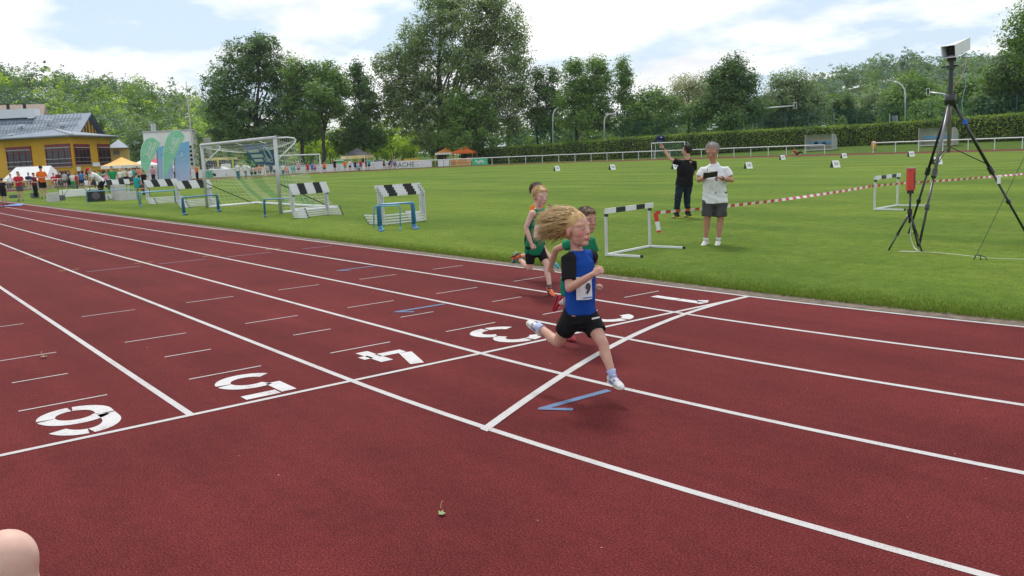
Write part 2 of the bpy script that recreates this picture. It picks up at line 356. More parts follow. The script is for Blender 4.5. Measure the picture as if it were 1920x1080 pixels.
# lane numbers, stencilled: strokes in a unit box, up = +X, right = -Y
def arc(cx, cy, rx, ry, a0, a1, n=14): return [(cx+rx*math.cos(math.radians(a)), cy+ry*math.sin(math.radians(a))) for a in np.linspace(a0, a1, n)]
DG = {'1': [[(.55, 0), (.55, .48)], [(.55, .5), (.55, .99)], [(.5, .92), (.28, .82)]],
      '2': [arc(.5, .7, .36, .24, 175, 100), arc(.5, .7, .36, .24, 92, -35), [(.78, .52), (.2, .12)], [(.12, .07), (.88, .07)]],
      '3': [arc(.48, .74, .36, .2, 165, 100), arc(.48, .74, .36, .2, 92, -62), arc(.48, .28, .4, .22, 62, -88), arc(.48, .28, .4, .22, -96, -165)],
      '4': [[(.42, .98), (.14, .40)], [(.10, .30), (.60, .30)], [(.68, .62), (.68, 0)], [(.74, .30), (.92, .30)]],
      '5': [[(.36, .93), (.88, .93)], [(.21, .98), (.21, .55)], arc(.46, .30, .38, .25, 118, 5), arc(.46, .30, .38, .25, -3, -150)],
      '6': [arc(.5, .62, .36, .32, 22, 87), arc(.5, .62, .36, .32, 93, 180)+[(.14, .45)], [(.14, .42)]+arc(.5, .3, .36, .25, 180, 264), arc(.5, .3, .36, .25, 270, 357), arc(.5, .3, .36, .25, 3, 150)]}
for k, ch in enumerate('123456'):
    yc = -1.22*(k+.5); mb = MB()
    for st in DG[ch]:
        P = np.array([(-.83+.74*v, yc-.50*(u-.5)) for u, v in st]); T = np.gradient(P, axis=0); T /= np.linalg.norm(T, axis=1)[:, None]; n = np.stack([-T[:, 1], T[:, 0]], 1)*.058
        q = len(P); mb.add(np.concatenate([np.c_[P-n, np.full(q, .003)], np.c_[P+n, np.full(q, .003)]]), [(i, i+1, i+1+q, i+q) for i in range(q-1)])
    mb.obj('lane_number', M_num, track)
# edge strip, infield
M_dirt = mat('edge_dirt', (.20, .155, .115), .95, scale=9, col2=(.085, .062, .045), detail=8, bump=.6, bscale=60)
strip(-.30, -.028, .006).obj('gravel_edge', M_dirt, kind='structure')
ins = path-nrm_*.31
mb = MB(); cen = np.array([-42., 36.5]); rings = [ins+(cen-ins)*f for f in (0, .02, .06, .15, .4, .8)]
v = np.concatenate([np.c_[r, np.full(NP, .012+.02*min(1, i))] for i, r in enumerate(rings)]+[np.array([[*cen, .032]])])
fc = [(i*NP+j, i*NP+(j+1) % NP, (i+1)*NP+(j+1) % NP, (i+1)*NP+j) for i in range(5) for j in range(NP)]+[(5*NP+j, 5*NP+(j+1) % NP, 6*NP) for j in range(NP)]
mb.add(v, fc).obj('infield_turf', M_turf, kind='structure')
# grass blades on the nearer turf
def blades(n, area, h, wd):
    xs = rng.uniform(area[0], area[1], n*2); ys = area[2]+(area[3]-area[2])*rng.beta(.8, 2.1, n*2)
    inner = np.where(xs > XB, RB-np.sqrt(np.maximum(RB**2-(xs-XB)**2, 0)), 0)
    ys = ys+inner; dxy = np.hypot(xs-CAM[0], ys-CAM[1])
    keep = rng.random(n*2) < np.clip(13/dxy, .05, 1)**1.4; xs, ys = xs[keep], ys[keep]; n = len(xs)
    hh = h*rng.uniform(.5, 1.25, n)*(1+.35*np.exp(-np.abs(ys-inner[keep]-.3)/.12)); a = rng.uniform(0, 2*PI, n); ln = rng.normal(0, .45, (n, 2))*hh[:, None]
    wv = wd*rng.uniform(.6, 1.3, n)
    b0 = np.c_[xs-np.cos(a)*wv, ys-np.sin(a)*wv, np.full(n, .01)]; b1 = np.c_[xs+np.cos(a)*wv, ys+np.sin(a)*wv, np.full(n, .01)]; tp = np.c_[xs+ln[:, 0], ys+ln[:, 1], .02+hh]
    V = np.stack([b0, b1, tp], 1).reshape(-1, 3); me = bpy.data.meshes.new('grass'); me.vertices.add(3*n); me.vertices.foreach_set('co', V.ravel())
    me.loops.add(3*n); me.loops.foreach_set('vertex_index', np.arange(3*n)); me.polygons.add(n); me.polygons.foreach_set('loop_start', np.arange(n)*3); me.update()
    at = me.attributes.new('tint', 'FLOAT', 'FACE'); at.data.foreach_set('value', np.clip(rng.normal(.5, .28, n), 0, 1)); me.validate(); return me
M_blade = leafmat('grass_blade', (.068, .122, .014), (.178, .232, .045), .3)
mkobj('grass', blades(420000, (-34, 12, .22, 15), .022, .0045), M_blade, kind='stuff', label='short mown green grass of the infield beside the track', cat='grass')
# ================================================================== TREES
def leafcloud(lobes, n, size, clump=34, cr=.8, tint=(.5, .30), up=.55):
    "lobes: (centre, rx, ry, rz); many leaf-sized rhombs in clumps through the lobes' volume"
    wts = np.array([l[1]*l[3] for l in lobes]); wts = wts/wts.sum(); C = []; U = []; TT = []
    for l, wt in zip(lobes, wts):
        nc = max(3, int(n*wt/clump)); u = rng.normal(size=(nc, 3)); u /= np.linalg.norm(u, axis=1)[:, None]
        r = rng.random(nc)**.42; c = np.asarray(l[0])+u*r[:, None]*np.array(l[1:4]); C.append(c); U.append(u); TT.append(rng.normal(tint[0], tint[1], nc))
    C = np.concatenate(C); U = np.concatenate(U); TT = np.concatenate(TT); m = len(C)*clump
    rad = np.repeat(cr*rng.uniform(.6, 1.4, len(C)), clump)[:, None]
    p = np.repeat(C, clump, 0)+rng.normal(size=(m, 3))*rad*np.array([.62, .62, .42])
    nn = np.repeat(U, clump, 0)*.75+rng.normal(size=(m, 3))*.42+np.array([0, 0, up]); nn /= np.linalg.norm(nn, axis=1)[:, None]
    a = np.cross(nn, rng.normal(size=(m, 3))); a /= np.linalg.norm(a, axis=1)[:, None]+1e-9; b = np.cross(nn, a)
    s = (size*rng.uniform(.55, 1.35, m))[:, None]
    V = np.stack([p-a*s*.62, p-b*s*.36, p+a*s*.62, p+b*s*.36], 1).reshape(-1, 3)
    t = np.clip(np.repeat(TT, clump)+rng.normal(0, .16, m), 0, 1); return V, t
def leafmesh(V, t, name='crown'):
    m = len(t); me = bpy.data.meshes.new(name); me.vertices.add(4*m); me.vertices.foreach_set('co', V.ravel())
    me.loops.add(4*m); me.loops.foreach_set('vertex_index', np.arange(4*m)); me.polygons.add(m); me.polygons.foreach_set('loop_start', np.arange(m)*4); me.update()
    at = me.attributes.new('tint', 'FLOAT', 'FACE'); at.data.foreach_set('value', t); me.validate(); return me
M_bark = mat('bark', (.10, .083, .066), .95, scale=5, col2=(.045, .036, .028), bump=.7, bscale=12, detail=7)
M_bark2 = mat('bark_dark', (.06, .05, .04), .95, scale=5, col2=(.03, .024, .019), bump=.7, bscale=12)
LM = dict(oak=leafmat('leaf_oak', (0.0407, 0.0966, 0.0276), (0.1424, 0.2554, 0.0644), .3), mid=leafmat('leaf_mid', (0.0706, 0.1492, 0.0337), (0.2103, 0.3382, 0.0767), .35),
          willow=leafmat('leaf_willow', (0.0896, 0.1546, 0.0552), (0.2917, 0.3866, 0.1534), .35), lime=leafmat('leaf_lime', (0.1493, 0.2623, 0.0368), (0.4614, 0.5937, 0.092), .5),  # lime: sunlight on the bushes painted into a brighter leaf colour
          pale=leafmat('leaf_pale', (0.2035, 0.2347, 0.1381), (0.4885, 0.497, 0.3528), .35), far=leafmat('leaf_far', (0.0678, 0.1381, 0.0844), (0.1696, 0.2692, 0.1534), .3),  # far: bluish distance haze painted into the leaf colour
          hedge=leafmat('leaf_hedge', (0.0575, 0.1228, 0.0169), (0.2415, 0.3393, 0.052), .3), grey=leafmat('leaf_grey', (0.1017, 0.1657, 0.0798), (0.2714, 0.359, 0.1841), .3))
def limb(mb, a, b, r0, r1, wob=.06, n=6, k=7):
    a = np.asarray(a, float); b = np.asarray(b, float); t = np.linspace(0, 1, n)[:, None]; L = np.linalg.norm(b-a)
    p = a+(b-a)*t+rng.normal(0, wob*L, (n, 3))*np.sin(t*PI)*.5; p[:, 2] += (np.sin(t*PI)*L*.05)[:, 0]
    mb.tube(p, list(np.linspace(r0, r1, n)), k)
def tree(label, kind, bx, dist, lobes, n, size=.34, tr=.35, fork=.45, group=None, by=None, cr=.75, name='broadleaf_tree', bark=None, thin=1., cat='tree'):
    "lobes in bearings (px, py, rx, ry) seen at that distance"
    b = PT(bx, dist); b[2] = zg(b)-.1; m = dist/FPX
    root = empty(name, b, label=label, cat=cat, group=group)
    L = []
    for q in lobes:
        px, py, rx, ry = q[:4]; dd = q[4] if len(q) > 4 else rng.uniform(-.5, .5)*rx*m
        c = P3(px, py, dist+dd)-b; L.append((c, rx*m*thin, rx*m*thin, ry*m))
    V, t = leafcloud(L, int(n*2.7), size*1.02, cr=cr*1.1); mkobj('crown', leafmesh(V, t), LM[kind], root)
    mb = MB(); top = max(L, key=lambda l: l[0][2])[0]; fz = fork*top[2]
    lean = (top[:2]*.12)
    f = np.array([lean[0], lean[1], fz]); limb(mb, (0, 0, 0), f, tr, tr*.72, .02, 6, 9)
    limb(mb, f-[0, 0, .1], top, tr*.6, .03, .04)
    for c, rx, ry, rz in L:
        st = f*rng.uniform(.72, 1.0); en = np.asarray(c)+[0, 0, rz*.25]; limb(mb, st, en, tr*.30, .03, .07)
        for _ in range(2):
            e2 = np.asarray(c)+rng.normal(size=3)*np.array([rx, ry, rz])*.38; limb(mb, st+(en-st)*rng.uniform(.4, .8), e2, tr*.11, .02, .08, 5, 5)
    mb.obj('trunk', bark or M_bark2, root, smooth=True); return root
GT = 'trees standing beyond the sports ground'
tree('broad dark green oak with a high rounded crown left of the alders', 'oak', 483, 165, [(470, 115, 52, 48), (430, 160, 50, 45), (520, 140, 42, 45), (455, 215, 62, 40), (530, 205, 38, 40), (410, 200, 30, 35), (490, 85, 32, 22), (425, 250, 45, 28), (505, 255, 60, 32), (565, 245, 40, 28)], 15000, .36, .55, .42, GT)
tree('mid green tree with open airy crown between the oak and a conical tree', 'mid', 567, 162, [(555, 135, 30, 28), (585, 175, 34, 34), (548, 185, 26, 30), (600, 140, 26, 24), (575, 225, 36, 26)], 5200, .34, .36, .4, GT)
tree('slender tree with a bare dark trunk standing behind the white goal', 'mid', 606, 158, [(622, 140, 24, 24), (606, 175, 34, 30), (640, 165, 18, 24), (630, 205, 24, 24), (590, 215, 26, 20)], 4600, .33, .36, .42, GT)
tree('dense dark conical tree behind the black and yellow gazebo', 'oak', 682, 166, [(670, 130, 16, 18), (676, 160, 30, 28), (688, 200, 36, 32), (668, 225, 34, 26), (690, 255, 44, 30), (650, 262, 34, 26)], 7000, .34, .42, .35, GT)
tree('huge grey green willow towering over the orange tents', 'willow', 828, 163, [(850, 30, 62, 42), (795, 70, 52, 42), (760, 105, 45, 38), (905, 60, 50, 42), (955, 50, 44, 40), (968, 110, 34, 48), (860, 105, 62, 48), (910, 135, 56, 46), (790, 150, 54, 46), (745, 165, 38, 32), (830, 190, 62, 42), (930, 185, 58, 42), (770, 215, 48, 42), (975, 175, 26, 40), (890, 225, 62, 36), (735, 200, 30, 40), (800, 255, 34, 26), (830, -10, 60, 36), (915, 5, 48, 34), (720, 120, 26, 24), (960, 230, 34, 34)], 36000, .34, .95, .26, GT, name='willow_tree', cr=.85, thin=.86)
tree('rounded dense green tree right in front of the willow', 'mid', 872, 158, [(875, 195, 42, 28), (860, 225, 48, 30), (900, 230, 40, 32), (875, 262, 55, 28), (845, 255, 34, 26)], 7500, .33, .3, .35, GT)
tree('thin dark alder with sparse crown beside the willow', 'oak', 1008, 165, [(1006, 140, 14, 18), (1012, 170, 18, 24), (1004, 205, 22, 24), (1016, 235, 22, 24)], 2600, .32, .22, .4, GT, name='alder_tree')
tree('thin leaning alder with tufted top right of the willow', 'oak', 1035, 163, [(1038, 140, 14, 14), (1030, 165, 18, 20), (1044, 190, 20, 22), (1032, 225, 26, 28)], 2600, .32, .22, .4, GT, name='alder_tree')
tree('broad alder with two peaks behind the street lamp and traffic lights', 'mid', 1082, 150, [(1075, 125, 20, 18), (1120, 122, 22, 18), (1090, 155, 34, 28), (1130, 150, 22, 24), (1075, 185, 32, 26), (1115, 190, 42, 28), (1085, 222, 46, 24), (1130, 222, 30, 22)], 8200, .32, .3, .42, GT, name='alder_tree')
tree('slim light crowned alder with see-through branches above the traffic lights', 'mid', 1170, 152, [(1168, 120, 12, 16), (1172, 148, 20, 20), (1164, 175, 20, 18), (1178, 190, 18, 18)], 1900, .3, .2, .5, GT, name='alder_tree', thin=.9)
tree('leafy bush-like tree behind the green fence and signpost', 'mid', 1230, 150, [(1225, 185, 30, 24), (1200, 205, 34, 26), (1255, 205, 32, 28), (1225, 230, 52, 26), (1180, 228, 34, 26)], 6000, .32, .25, .3, GT)
tree('pale half bare tree with washed-out blossom coloured crown', 'pale', 1292, 158, [(1290, 160, 34, 22), (1270, 180, 26, 22), (1318, 170, 26, 26), (1295, 200, 40, 22)], 2800, .3, .25, .4, GT)
tree('stout oak with thick straight trunk behind the hedge', 'oak', 1373, 140, [(1375, 125, 24, 24), (1350, 150, 28, 24), (1395, 155, 28, 28), (1370, 180, 44, 28), (1340, 200, 40, 24), (1405, 205, 40, 24), (1300, 215, 30, 20), (1370, 222, 44, 14)], 9000, .31, .42, .5, GT, name='oak_tree', bark=M_bark)
tree('billowing grey green willow right of the long traffic light arm', 'grey', 1490, 150, [(1485, 155, 40, 24), (1460, 185, 40, 28), (1515, 185, 38, 28), (1485, 215, 62, 28), (1440, 225, 40, 22), (1530, 230, 34, 22)], 8500, .32, .35, .3, GT, name='willow_tree')
tree('small olive brown tree behind the first dugout', 'oak', 1578, 165, [(1575, 195, 24, 18), (1560, 220, 26, 18), (1595, 220, 24, 20)], 2400, .34, .2, .3, GT)
tree('light green shrubby tree between the olive tree and the lamp', 'grey', 1640, 170, [(1640, 190, 26, 22), (1625, 215, 34, 22), (1660, 215, 30, 24)], 3000, .34, .2, .3, GT)
tree('full green tree behind the tall curved street lamp', 'mid', 1712, 160, [(1710, 165, 34, 28), (1690, 195, 36, 28), (1735, 190, 36, 30), (1710, 222, 54, 20)], 5500, .33, .3, .3, GT)
tree('rounded bright green bush tree left of the big tripod', 'mid', 1752, 132, [(1745, 205, 34, 18), (1760, 222, 40, 16), (1725, 228, 26, 14)], 3000, .3, .18, .3, GT)
tree('leafy green tree behind the big tripod', 'mid', 1815, 140, [(1815, 175, 34, 28), (1795, 200, 36, 26), (1845, 195, 38, 34), (1820, 222, 55, 18)], 6500, .31, .3, .3, GT)
tree('tall full tree with dark trunk behind the hedge beyond the tripod', 'oak', 1916, 128, [(1890, 140, 40, 34), (1930, 110, 40, 40), (1880, 185, 44, 34), (1935, 175, 40, 40), (1900, 212, 60, 18), (1855, 200, 30, 26)], 10000, .3, .32, .45, GT)
tree('overhanging tree with feathery top branches above the tripod', 'mid', 1975, 118, [(1935, 60, 44, 26), (1910, 80, 26, 16), (1950, 25, 44, 26), (1960, 100, 40, 30), (1990, 60, 60, 60)], 6500, .27, .4, .45, GT)
# woods: far masses of foliage
def woods(name, label, px, dist, n, mats_, hh, leaves=240, size=1.0):
    buckets = {k: ([], []) for k in set(mats_)}
    for i in range(n):
        d = rng.uniform(*dist); p = PT(rng.uniform(*px), d); p[2] = zg(p); h = rng.uniform(*hh); r = h*rng.uniform(.3, .46)
        V, t = leafcloud([(p+[0, 0, h*.62], r, r, h*.42), (p+[rng.normal()*r*.5, rng.normal()*r*.5, h*.45], r*.8, r*.8, h*.34)], leaves, size, clump=12, cr=size*1.3, tint=(rng.uniform(.25, .75), .14))
        k = mats_[int(rng.integers(len(mats_)))]; buckets[k][0].append(V); buckets[k][1].append(t)
    for k, (v, t) in buckets.items():
        if v: mkobj(name, leafmesh(np.concatenate(v), np.concatenate(t), name), LM[k], kind='stuff', label=label, cat='woodland')
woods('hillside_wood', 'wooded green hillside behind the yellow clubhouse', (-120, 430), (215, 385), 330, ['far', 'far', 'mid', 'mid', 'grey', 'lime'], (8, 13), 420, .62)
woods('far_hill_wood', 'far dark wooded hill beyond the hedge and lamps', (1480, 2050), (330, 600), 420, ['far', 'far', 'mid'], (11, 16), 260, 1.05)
woods('back_wood', 'shaded thicket filling the gaps behind the tree row', (360, 1010), (185, 235), 120, ['mid', 'oak', 'lime', 'mid'], (8, 12.5), 480, .5)
woods('back_wood', 'green bushes filling the gaps behind the alders', (1000, 1520), (170, 240), 100, ['mid', 'mid', 'oak', 'grey'], (7, 10), 420, .5)
woods('low_wood', 'low green bushes between the second hedge and the far hill', (1500, 1950), (160, 230), 90, ['mid', 'mid', 'oak', 'grey'], (4.5, 7.5), 380, .45)
for px, py, d, rx, ry, lb in [(735, 250, 176, 30, 40, 'sunlit yellow green bush left of the willow trunk'), (705, 262, 172, 26, 30, 'sunlit lime bush behind the black gazebo'), (622, 262, 172, 34, 30, 'bright green bush behind the slender dark trunk'), (575, 275, 170, 30, 22, 'bright bush seen through the white goal'), (770, 268, 172, 24, 26, 'yellow green bush under the willow boughs')]:
    b = PT(px, d); m = d/FPX; r = empty('sunlit_bush', b, label=lb, cat='bush')
    V, t = leafcloud([(P3(px, py, d)-b, rx*m, rx*m, ry*m), (P3(px-8, py+18, d)-b, rx*m*.9, rx*m*.9, ry*m*.6)], 1900, .32, cr=.6); mkobj('foliage', leafmesh(V, t), LM['lime'], r)
    mb = MB()
    for _ in range(5): limb(mb, rng.normal(size=3)*[.2, .2, 0], P3(px, py, d)-b+rng.normal(size=3)*m*rx*.5, .08, .02)
    mb.obj('stem', M_bark2, r)
# ================================================================== HEDGE, FENCE, RAIL
def dense(pts, step):
    P = np.asarray(pts, float); d = np.r_[0, np.cumsum(np.linalg.norm(np.diff(P, axis=0), axis=1))]; s = np.linspace(0, d[-1], max(2, int(d[-1]/step)+1))
    return np.stack([np.interp(s, d, P[:, i]) for i in range(P.shape[1])], 1)
def hedge(pd, tops, label):
    P = dense([PT(a, d)[:2] for a, d in pd], .5); n = len(P); tops = np.interp(np.linspace(0, 1, n), np.linspace(0, 1, len(tops)), tops)
    z0 = np.array([zg(p) for p in P]); b = empty('hedge', (P[0][0], P[0][1], 0), label=label, cat='hedge')
    T = np.gradient(P, axis=0); T /= np.linalg.norm(T, axis=1)[:, None]; Nn = np.stack([-T[:, 1], T[:, 0]], 1); mb = MB(); o = np.array([P[0][0], P[0][1], 0]); w_ = .62
    prof = [(-w_, 0), (-w_-.05, .9), (-w_*.8, .985), (w_*.8, .985), (w_+.05, .9), (w_, 0)]
    v = np.concatenate([np.c_[P+Nn*x, z0-.1+(tops-z0)*z] for x, z in prof])-o; k = len(prof)
    mb.add(v, [(i*n+j, i*n+j+1, (i+1)*n+j+1, (i+1)*n+j) for i in range(k-1) for j in range(n-1)]+[tuple(i*n for i in range(k)), tuple(i*n+n-1 for i in reversed(range(k)))])
    mb.obj('core', M_hcore, b)
    m = int(n*.5*420); i = rng.integers(0, n, m); side = rng.random(m); z = rng.random(m)
    off = np.where(side < .62, -w_-rng.random(m)*.12, np.where(side < .9, rng.uniform(-w_, w_, m), w_+.05)); zz = np.where((side >= .62) & (side < .9), 1+rng.exponential(.02, m), z)
    p = np.c_[P[i]+Nn[i]*off[:, None]+rng.normal(0, .2, (m, 2)), z0[i]+(tops[i]-z0[i])*zz]-o
    nn = rng.normal(size=(m, 3))*.7+np.c_[Nn[i]*-.6, np.full(m, .4)]; nn /= np.linalg.norm(nn, axis=1)[:, None]; a = np.cross(nn, rng.normal(size=(m, 3))); a /= np.linalg.norm(a, axis=1)[:, None]; c = np.cross(nn, a); s = rng.uniform(.06, .17, m)[:, None]
    V = np.stack([p-a*s, p-c*s*.6, p+a*s, p+c*s*.6], 1).reshape(-1, 3)
    pat = .5+.22*np.sin(P[i][:, 0]*.9+2*np.sin(P[i][:, 0]*.23))+rng.normal(0, .2, m); mkobj('foliage', leafmesh(V, np.clip(pat, 0, 1)), LM['hedge'], b)
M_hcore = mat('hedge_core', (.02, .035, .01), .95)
hedge([(868, 160), (1000, 151), (1240, 134), (1420, 127), (1607, 122)], [2.6, 2.8, 3.2, 3.35, 3.35], 'long clipped green hedge from the orange tents to the gap by the dugout')
hedge([(1612, 121.6), (1750, 117), (1960, 111), (2100, 106)], [3.3, 3.45, 3.6, 3.6], 'clipped green hedge right of the gap, behind the second dugout')
M_fpost = mat('fence_green', (.02, .10, .075), .5)
def netmat(name, col, a):
    m = bpy.data.materials.new(name); m.use_nodes = True; t = m.node_tree; t.nodes.clear(); o = N(t, 'ShaderNodeOutputMaterial'); d = N(t, 'ShaderNodeBsdfDiffuse'); d.inputs[0].default_value = (*col, 1)
    tr = N(t, 'ShaderNodeBsdfTransparent'); x = N(t, 'ShaderNodeMixShader'); x.inputs[0].default_value = a; LK(t, tr.outputs[0], x.inputs[1]); LK(t, d.outputs[0], x.inputs[2]); LK(t, x.outputs[0], o.inputs[0]); return m
M_fnet = netmat('fence_mesh', (.015, .075, .055), .22)
def fence(pd, hgt, label):
    P = dense([PT(a, d)[:2] for a, d in pd], 3.4); r = empty('mesh_fence', (P[0][0], P[0][1], zg(P[0])), label=label, cat='fence'); o = np.array([P[0][0], P[0][1], zg(P[0])])
    post = MB().tube([(0, 0, -.1), (0, 0, hgt)], .06, 6).mesh('post')
    for p in P: q = mkobj('post', post, M_fpost, r); q.location = (p[0]-o[0], p[1]-o[1], zg(p)-o[2])
    for i in range(len(P)-1):
        a, b = np.array([*P[i], zg(P[i])])-o, np.array([*P[i+1], zg(P[i+1])])-o; d = (b-a)*.01; MB().poly([a+d, b-d, b-d+[0, 0, hgt], a+d+[0, 0, hgt]]).obj('mesh_panel', M_fnet, r)
fence([(866, 166), (1000, 158), (1240, 142), (1500, 134), (1640, 130), (1960, 120)], 5.2, 'tall dark green mesh fence with posts behind the hedge')
fence([(775, 170), (850, 168)], 3.0, 'low green mesh fence left of the orange tents')
# railing round the outside of the track
M_rail = mat('rail_white', (.70, .72, .73), .45, var=.05)
off = 10.6; rp = path+nrm_*off
def railrun(sel, label):
    P = dense(rp[sel], 2.62); o = np.array([*P[0], 0.]); r = empty('railing', o, label=label, cat='railing')
    post = MB().tube([(0, 0, -.05), (0, 0, 1.08)], .045, 7).mesh('post')
    for p in P: q = mkobj('post', post, M_rail, r); q.location = (p[0]-o[0], p[1]-o[1], zg(p))
    MB().tube([np.array([p[0], p[1], 1.1+zg(p)])-o for p in P], .055, 8).obj('handrail', M_rail, r, smooth=True)
    return P
far_i = [i for i in range(NP) if rp[i][1] > 80 and -100 < rp[i][0] < 2]
far_i = sorted(far_i, key=lambda i: rp[i][0])
gl, gr_ = -52.6, -49.2
railA = railrun(sorted([i for i in range(NP) if (rp[i][1] > 45 and rp[i][0] < gl)], key=lambda i: (rp[i][0] > -80, rp[i][1] if rp[i][0] < -80 else rp[i][0])), 'white tube railing along the far side up to the gap by the dugout')
railB = railrun(sorted([i for i in range(NP) if rp[i][1] > 80 and gr_ < rp[i][0] < 0], key=lambda i: rp[i][0]), 'white tube railing right of the gap, in front of the second dugout')
railC = railrun(sorted([i for i in range(NP) if rp[i][1] < 46 and rp[i][0] < -70 and rp[i][1] > -4], key=lambda i: rp[i][1]), 'white tube railing carrying the boards round the left bend')
# ================================================================== BUILDINGS
def PX(p):
    d = np.asarray(p, float)-CAM; z = d@_fw; return 960+FPX*(d@_r)/z, 540-FPX*(d@_u)/z
def onwall(px, py, a, b):
    "point of the upright plane through ground points a, b seen at a bearing"
    a = np.asarray(a, float); b = np.asarray(b, float); t = b-a; n = np.array([-t[1], t[0], 0]); d = ray(px, py); return CAM+d*(((a-CAM)@n)/(d@n))
M_yel = mat('render_yellow', (.66, .36, .022), .85, var=.10, scale=.6, bump=.1, bscale=30); M_yel2 = mat('render_pale_yellow', (.58, .40, .12), .85, var=.08, scale=.6)
M_slate = mat('roof_slate', (.15, .195, .26), .55, var=.22, scale=1.2, bump=.2, bscale=3); M_red = mat('frame_red', (.20, .015, .03), .5); M_steel = mat('steel', (.55, .57, .58), .35, metal=.6)
M_glass = mat('dark_glass', (.02, .024, .028), .08, var=.4, scale=.7); M_white = mat('white_render', (.84, .84, .82), .8, var=.05, scale=.5); M_brown = mat('roof_brown', (.26, .20, .16), .85, var=.25, scale=3)
M_lgrey = mat('light_grey', (.5, .5, .5), .6); M_black = mat('black_plastic', (.012, .012, .014), .5); M_gutter = mat('gutter_zinc', (.32, .34, .36), .4)
def prism(pts, z0, z1, org):
    P = np.asarray(pts, float)[:, :2]; n = len(P); o = np.asarray(org, float)
    return MB().add(np.concatenate([np.c_[P, np.full(n, z0)], np.c_[P, np.full(n, z1)]])-o, [tuple(range(n, 2*n)), tuple(reversed(range(n)))]+[(i, (i+1) % n, (i+1) % n+n, i+n) for i in range(n)])
def window(a, b, rect, org, parent, mull=4, transom=True, blind=True, rail=True, fm=None):
    x0, y0, x1, y1 = rect; t = np.asarray(b)-a; t = t/np.linalg.norm(t); n = np.array([t[1], -t[0], 0])
    if n@(CAM-a) < 0: n = -n
    n[2] = 0; q = [onwall(px, py, a, b) for px, py in ((x0, y0), (x1, y0), (x0, y1), (x1, y1))]
    s0 = np.mean([(q[i]-a)@t for i in (0, 2)]); s1 = np.mean([(q[i]-a)@t for i in (1, 3)]); zt = np.mean([q[0][2], q[1][2]]); zb = np.mean([q[2][2], q[3][2]])
    W = lambda s, z, o: np.array([a[0], a[1], 0])+t*s+n*o+[0, 0, z]-org
    fr = MB(); bw = .11; fm = fm or M_red
    for s in (s0, s1): fr.bar(W(s, zb, .06), W(s, zt, .06), bw, .12, n)
    for z in (zb, zt): fr.bar(W(s0-.05, z, .062), W(s1+.05, z, .062), .12, bw, (0, 0, 1))
    w_ = fr.obj('window', fm, parent)
    MB().poly([W(s0, zb, .03), W(s1, zb, .03), W(s1, zt, .03), W(s0, zt, .03)]).obj('pane', M_glass, w_)
    mb = MB()
    for i in range(1, mull): s = s0+(s1-s0)*i/mull; mb.bar(W(s, zb, .05), W(s, zt, .05), .09, .08, n)
    if transom: z = zb+(zt-zb)*.74; mb.bar(W(s0, z, .053), W(s1, z, .053), .08, .09, (0, 0, 1))
    mb.obj('mullion', fm, w_)
    if blind: MB().bar(W(s0, zt-.18, .1), W(s1, zt-.18, .1), .12, .34, (0, 0, 1)).obj('blind_box', fm, w_); MB().bar(W(s0, zt-.40, .12), W(s1, zt-.40, .12), .06, .10, (0, 0, 1)).obj('blind_rail', M_lgrey, w_)
    if rail:
        for f in (.14, .34): MB().bar(W(s0-.25, zb+(zt-zb)*f, .2), W(s1+.25, zb+(zt-zb)*f, .2), .05, .05).obj('guard_bar', M_steel, w_)
    MB().bar(W(s0-.1, zb-.1, .12), W(s1+.1, zb-.1, .12), .2, .06, (0, 0, 1)).obj('sill', M_lgrey, w_)
A0, A1, B1 = PT(7, 136), PT(135, 128), PT(208, 137); A2, B2 = PT(-50, 160), PT(190, 165); org = A1.copy()
R_ = P3(105, 243, 134)
cl = empty('clubhouse', org, label='yellow two-storey clubhouse with red windows and hipped slate roof', cat='building')
prism([A0, A1, B1, B2, A2], -.1, 6.45, org).obj('wall', M_yel, cl)
cen = (A0+A1+B1+B2+A2)/5; E_ = [p+(p-cen)/np.linalg.norm(p-cen)*1.6 for p in (A0, A1, B1, B2, A2)]
ev = [np.array([p[0], p[1], 6.42]) for p in E_]; mb = MB(); vv = [e-org for e in ev]+[R_-org]+[e-org-[0, 0, .22] for e in ev]
mb.add(vv, [(i, (i+1) % 5, 5) for i in range(5)]+[(i, i+6, (i+1) % 5+6, (i+1) % 5) for i in range(5)]+[(10, 9, 8, 7, 6)]); rf = mb.obj('roof', M_slate, cl)
MB().bar(ev[1]-org+[0, 0, .05], R_-org+[0, 0, .05], .35, .12).obj('hip_ridge', M_gutter, rf)
MB().tube([ev[0]-org-[0, 0, .06], ev[1]-org-[0, 0, .06], ev[2]-org-[0, 0, .06]], .09, 6).obj('gutter', M_gutter, rf)
for rc, m_ in [((14, 276, 60, 318), 4), ((87, 271, 133, 312), 4)]: window(A0, A1, rc, org, cl, m_)
for rc, m_ in [((140, 271, 168, 308), 4), ((184, 271, 209, 309), 3)]: window(A1, B1, (rc[0], rc[1], min(rc[2], 206), rc[3]), org, cl, m_)
window(A0, A1, (100, 321, 131, 346), org, cl, 3, True, False, False); window(A1, B1, (147, 320, 170, 346), org, cl, 2, True, False, False); window(A1, B1, (188, 320, 205, 346), org, cl, 2, True, False, False)
for rc in ((172, 305, 186, 312), (142, 313, 150, 321)):
    p, q = onwall(rc[0], rc[1], A1, B1), onwall(rc[2], rc[3], A1, B1); t = (B1-A1)/np.linalg.norm(B1-A1); n = np.array([t[1], -t[0], 0]); n = n if n@(CAM-A1) > 0 else -n
    MB().bar((p*[1, 1, 0]+n*.1+[0, 0, (p[2]+q[2])/2])-org, (q*[1, 1, 0]+n*.1+[0, 0, (p[2]+q[2])/2])-org, .1, abs(p[2]-q[2])).obj('sign_board', M_white, cl)
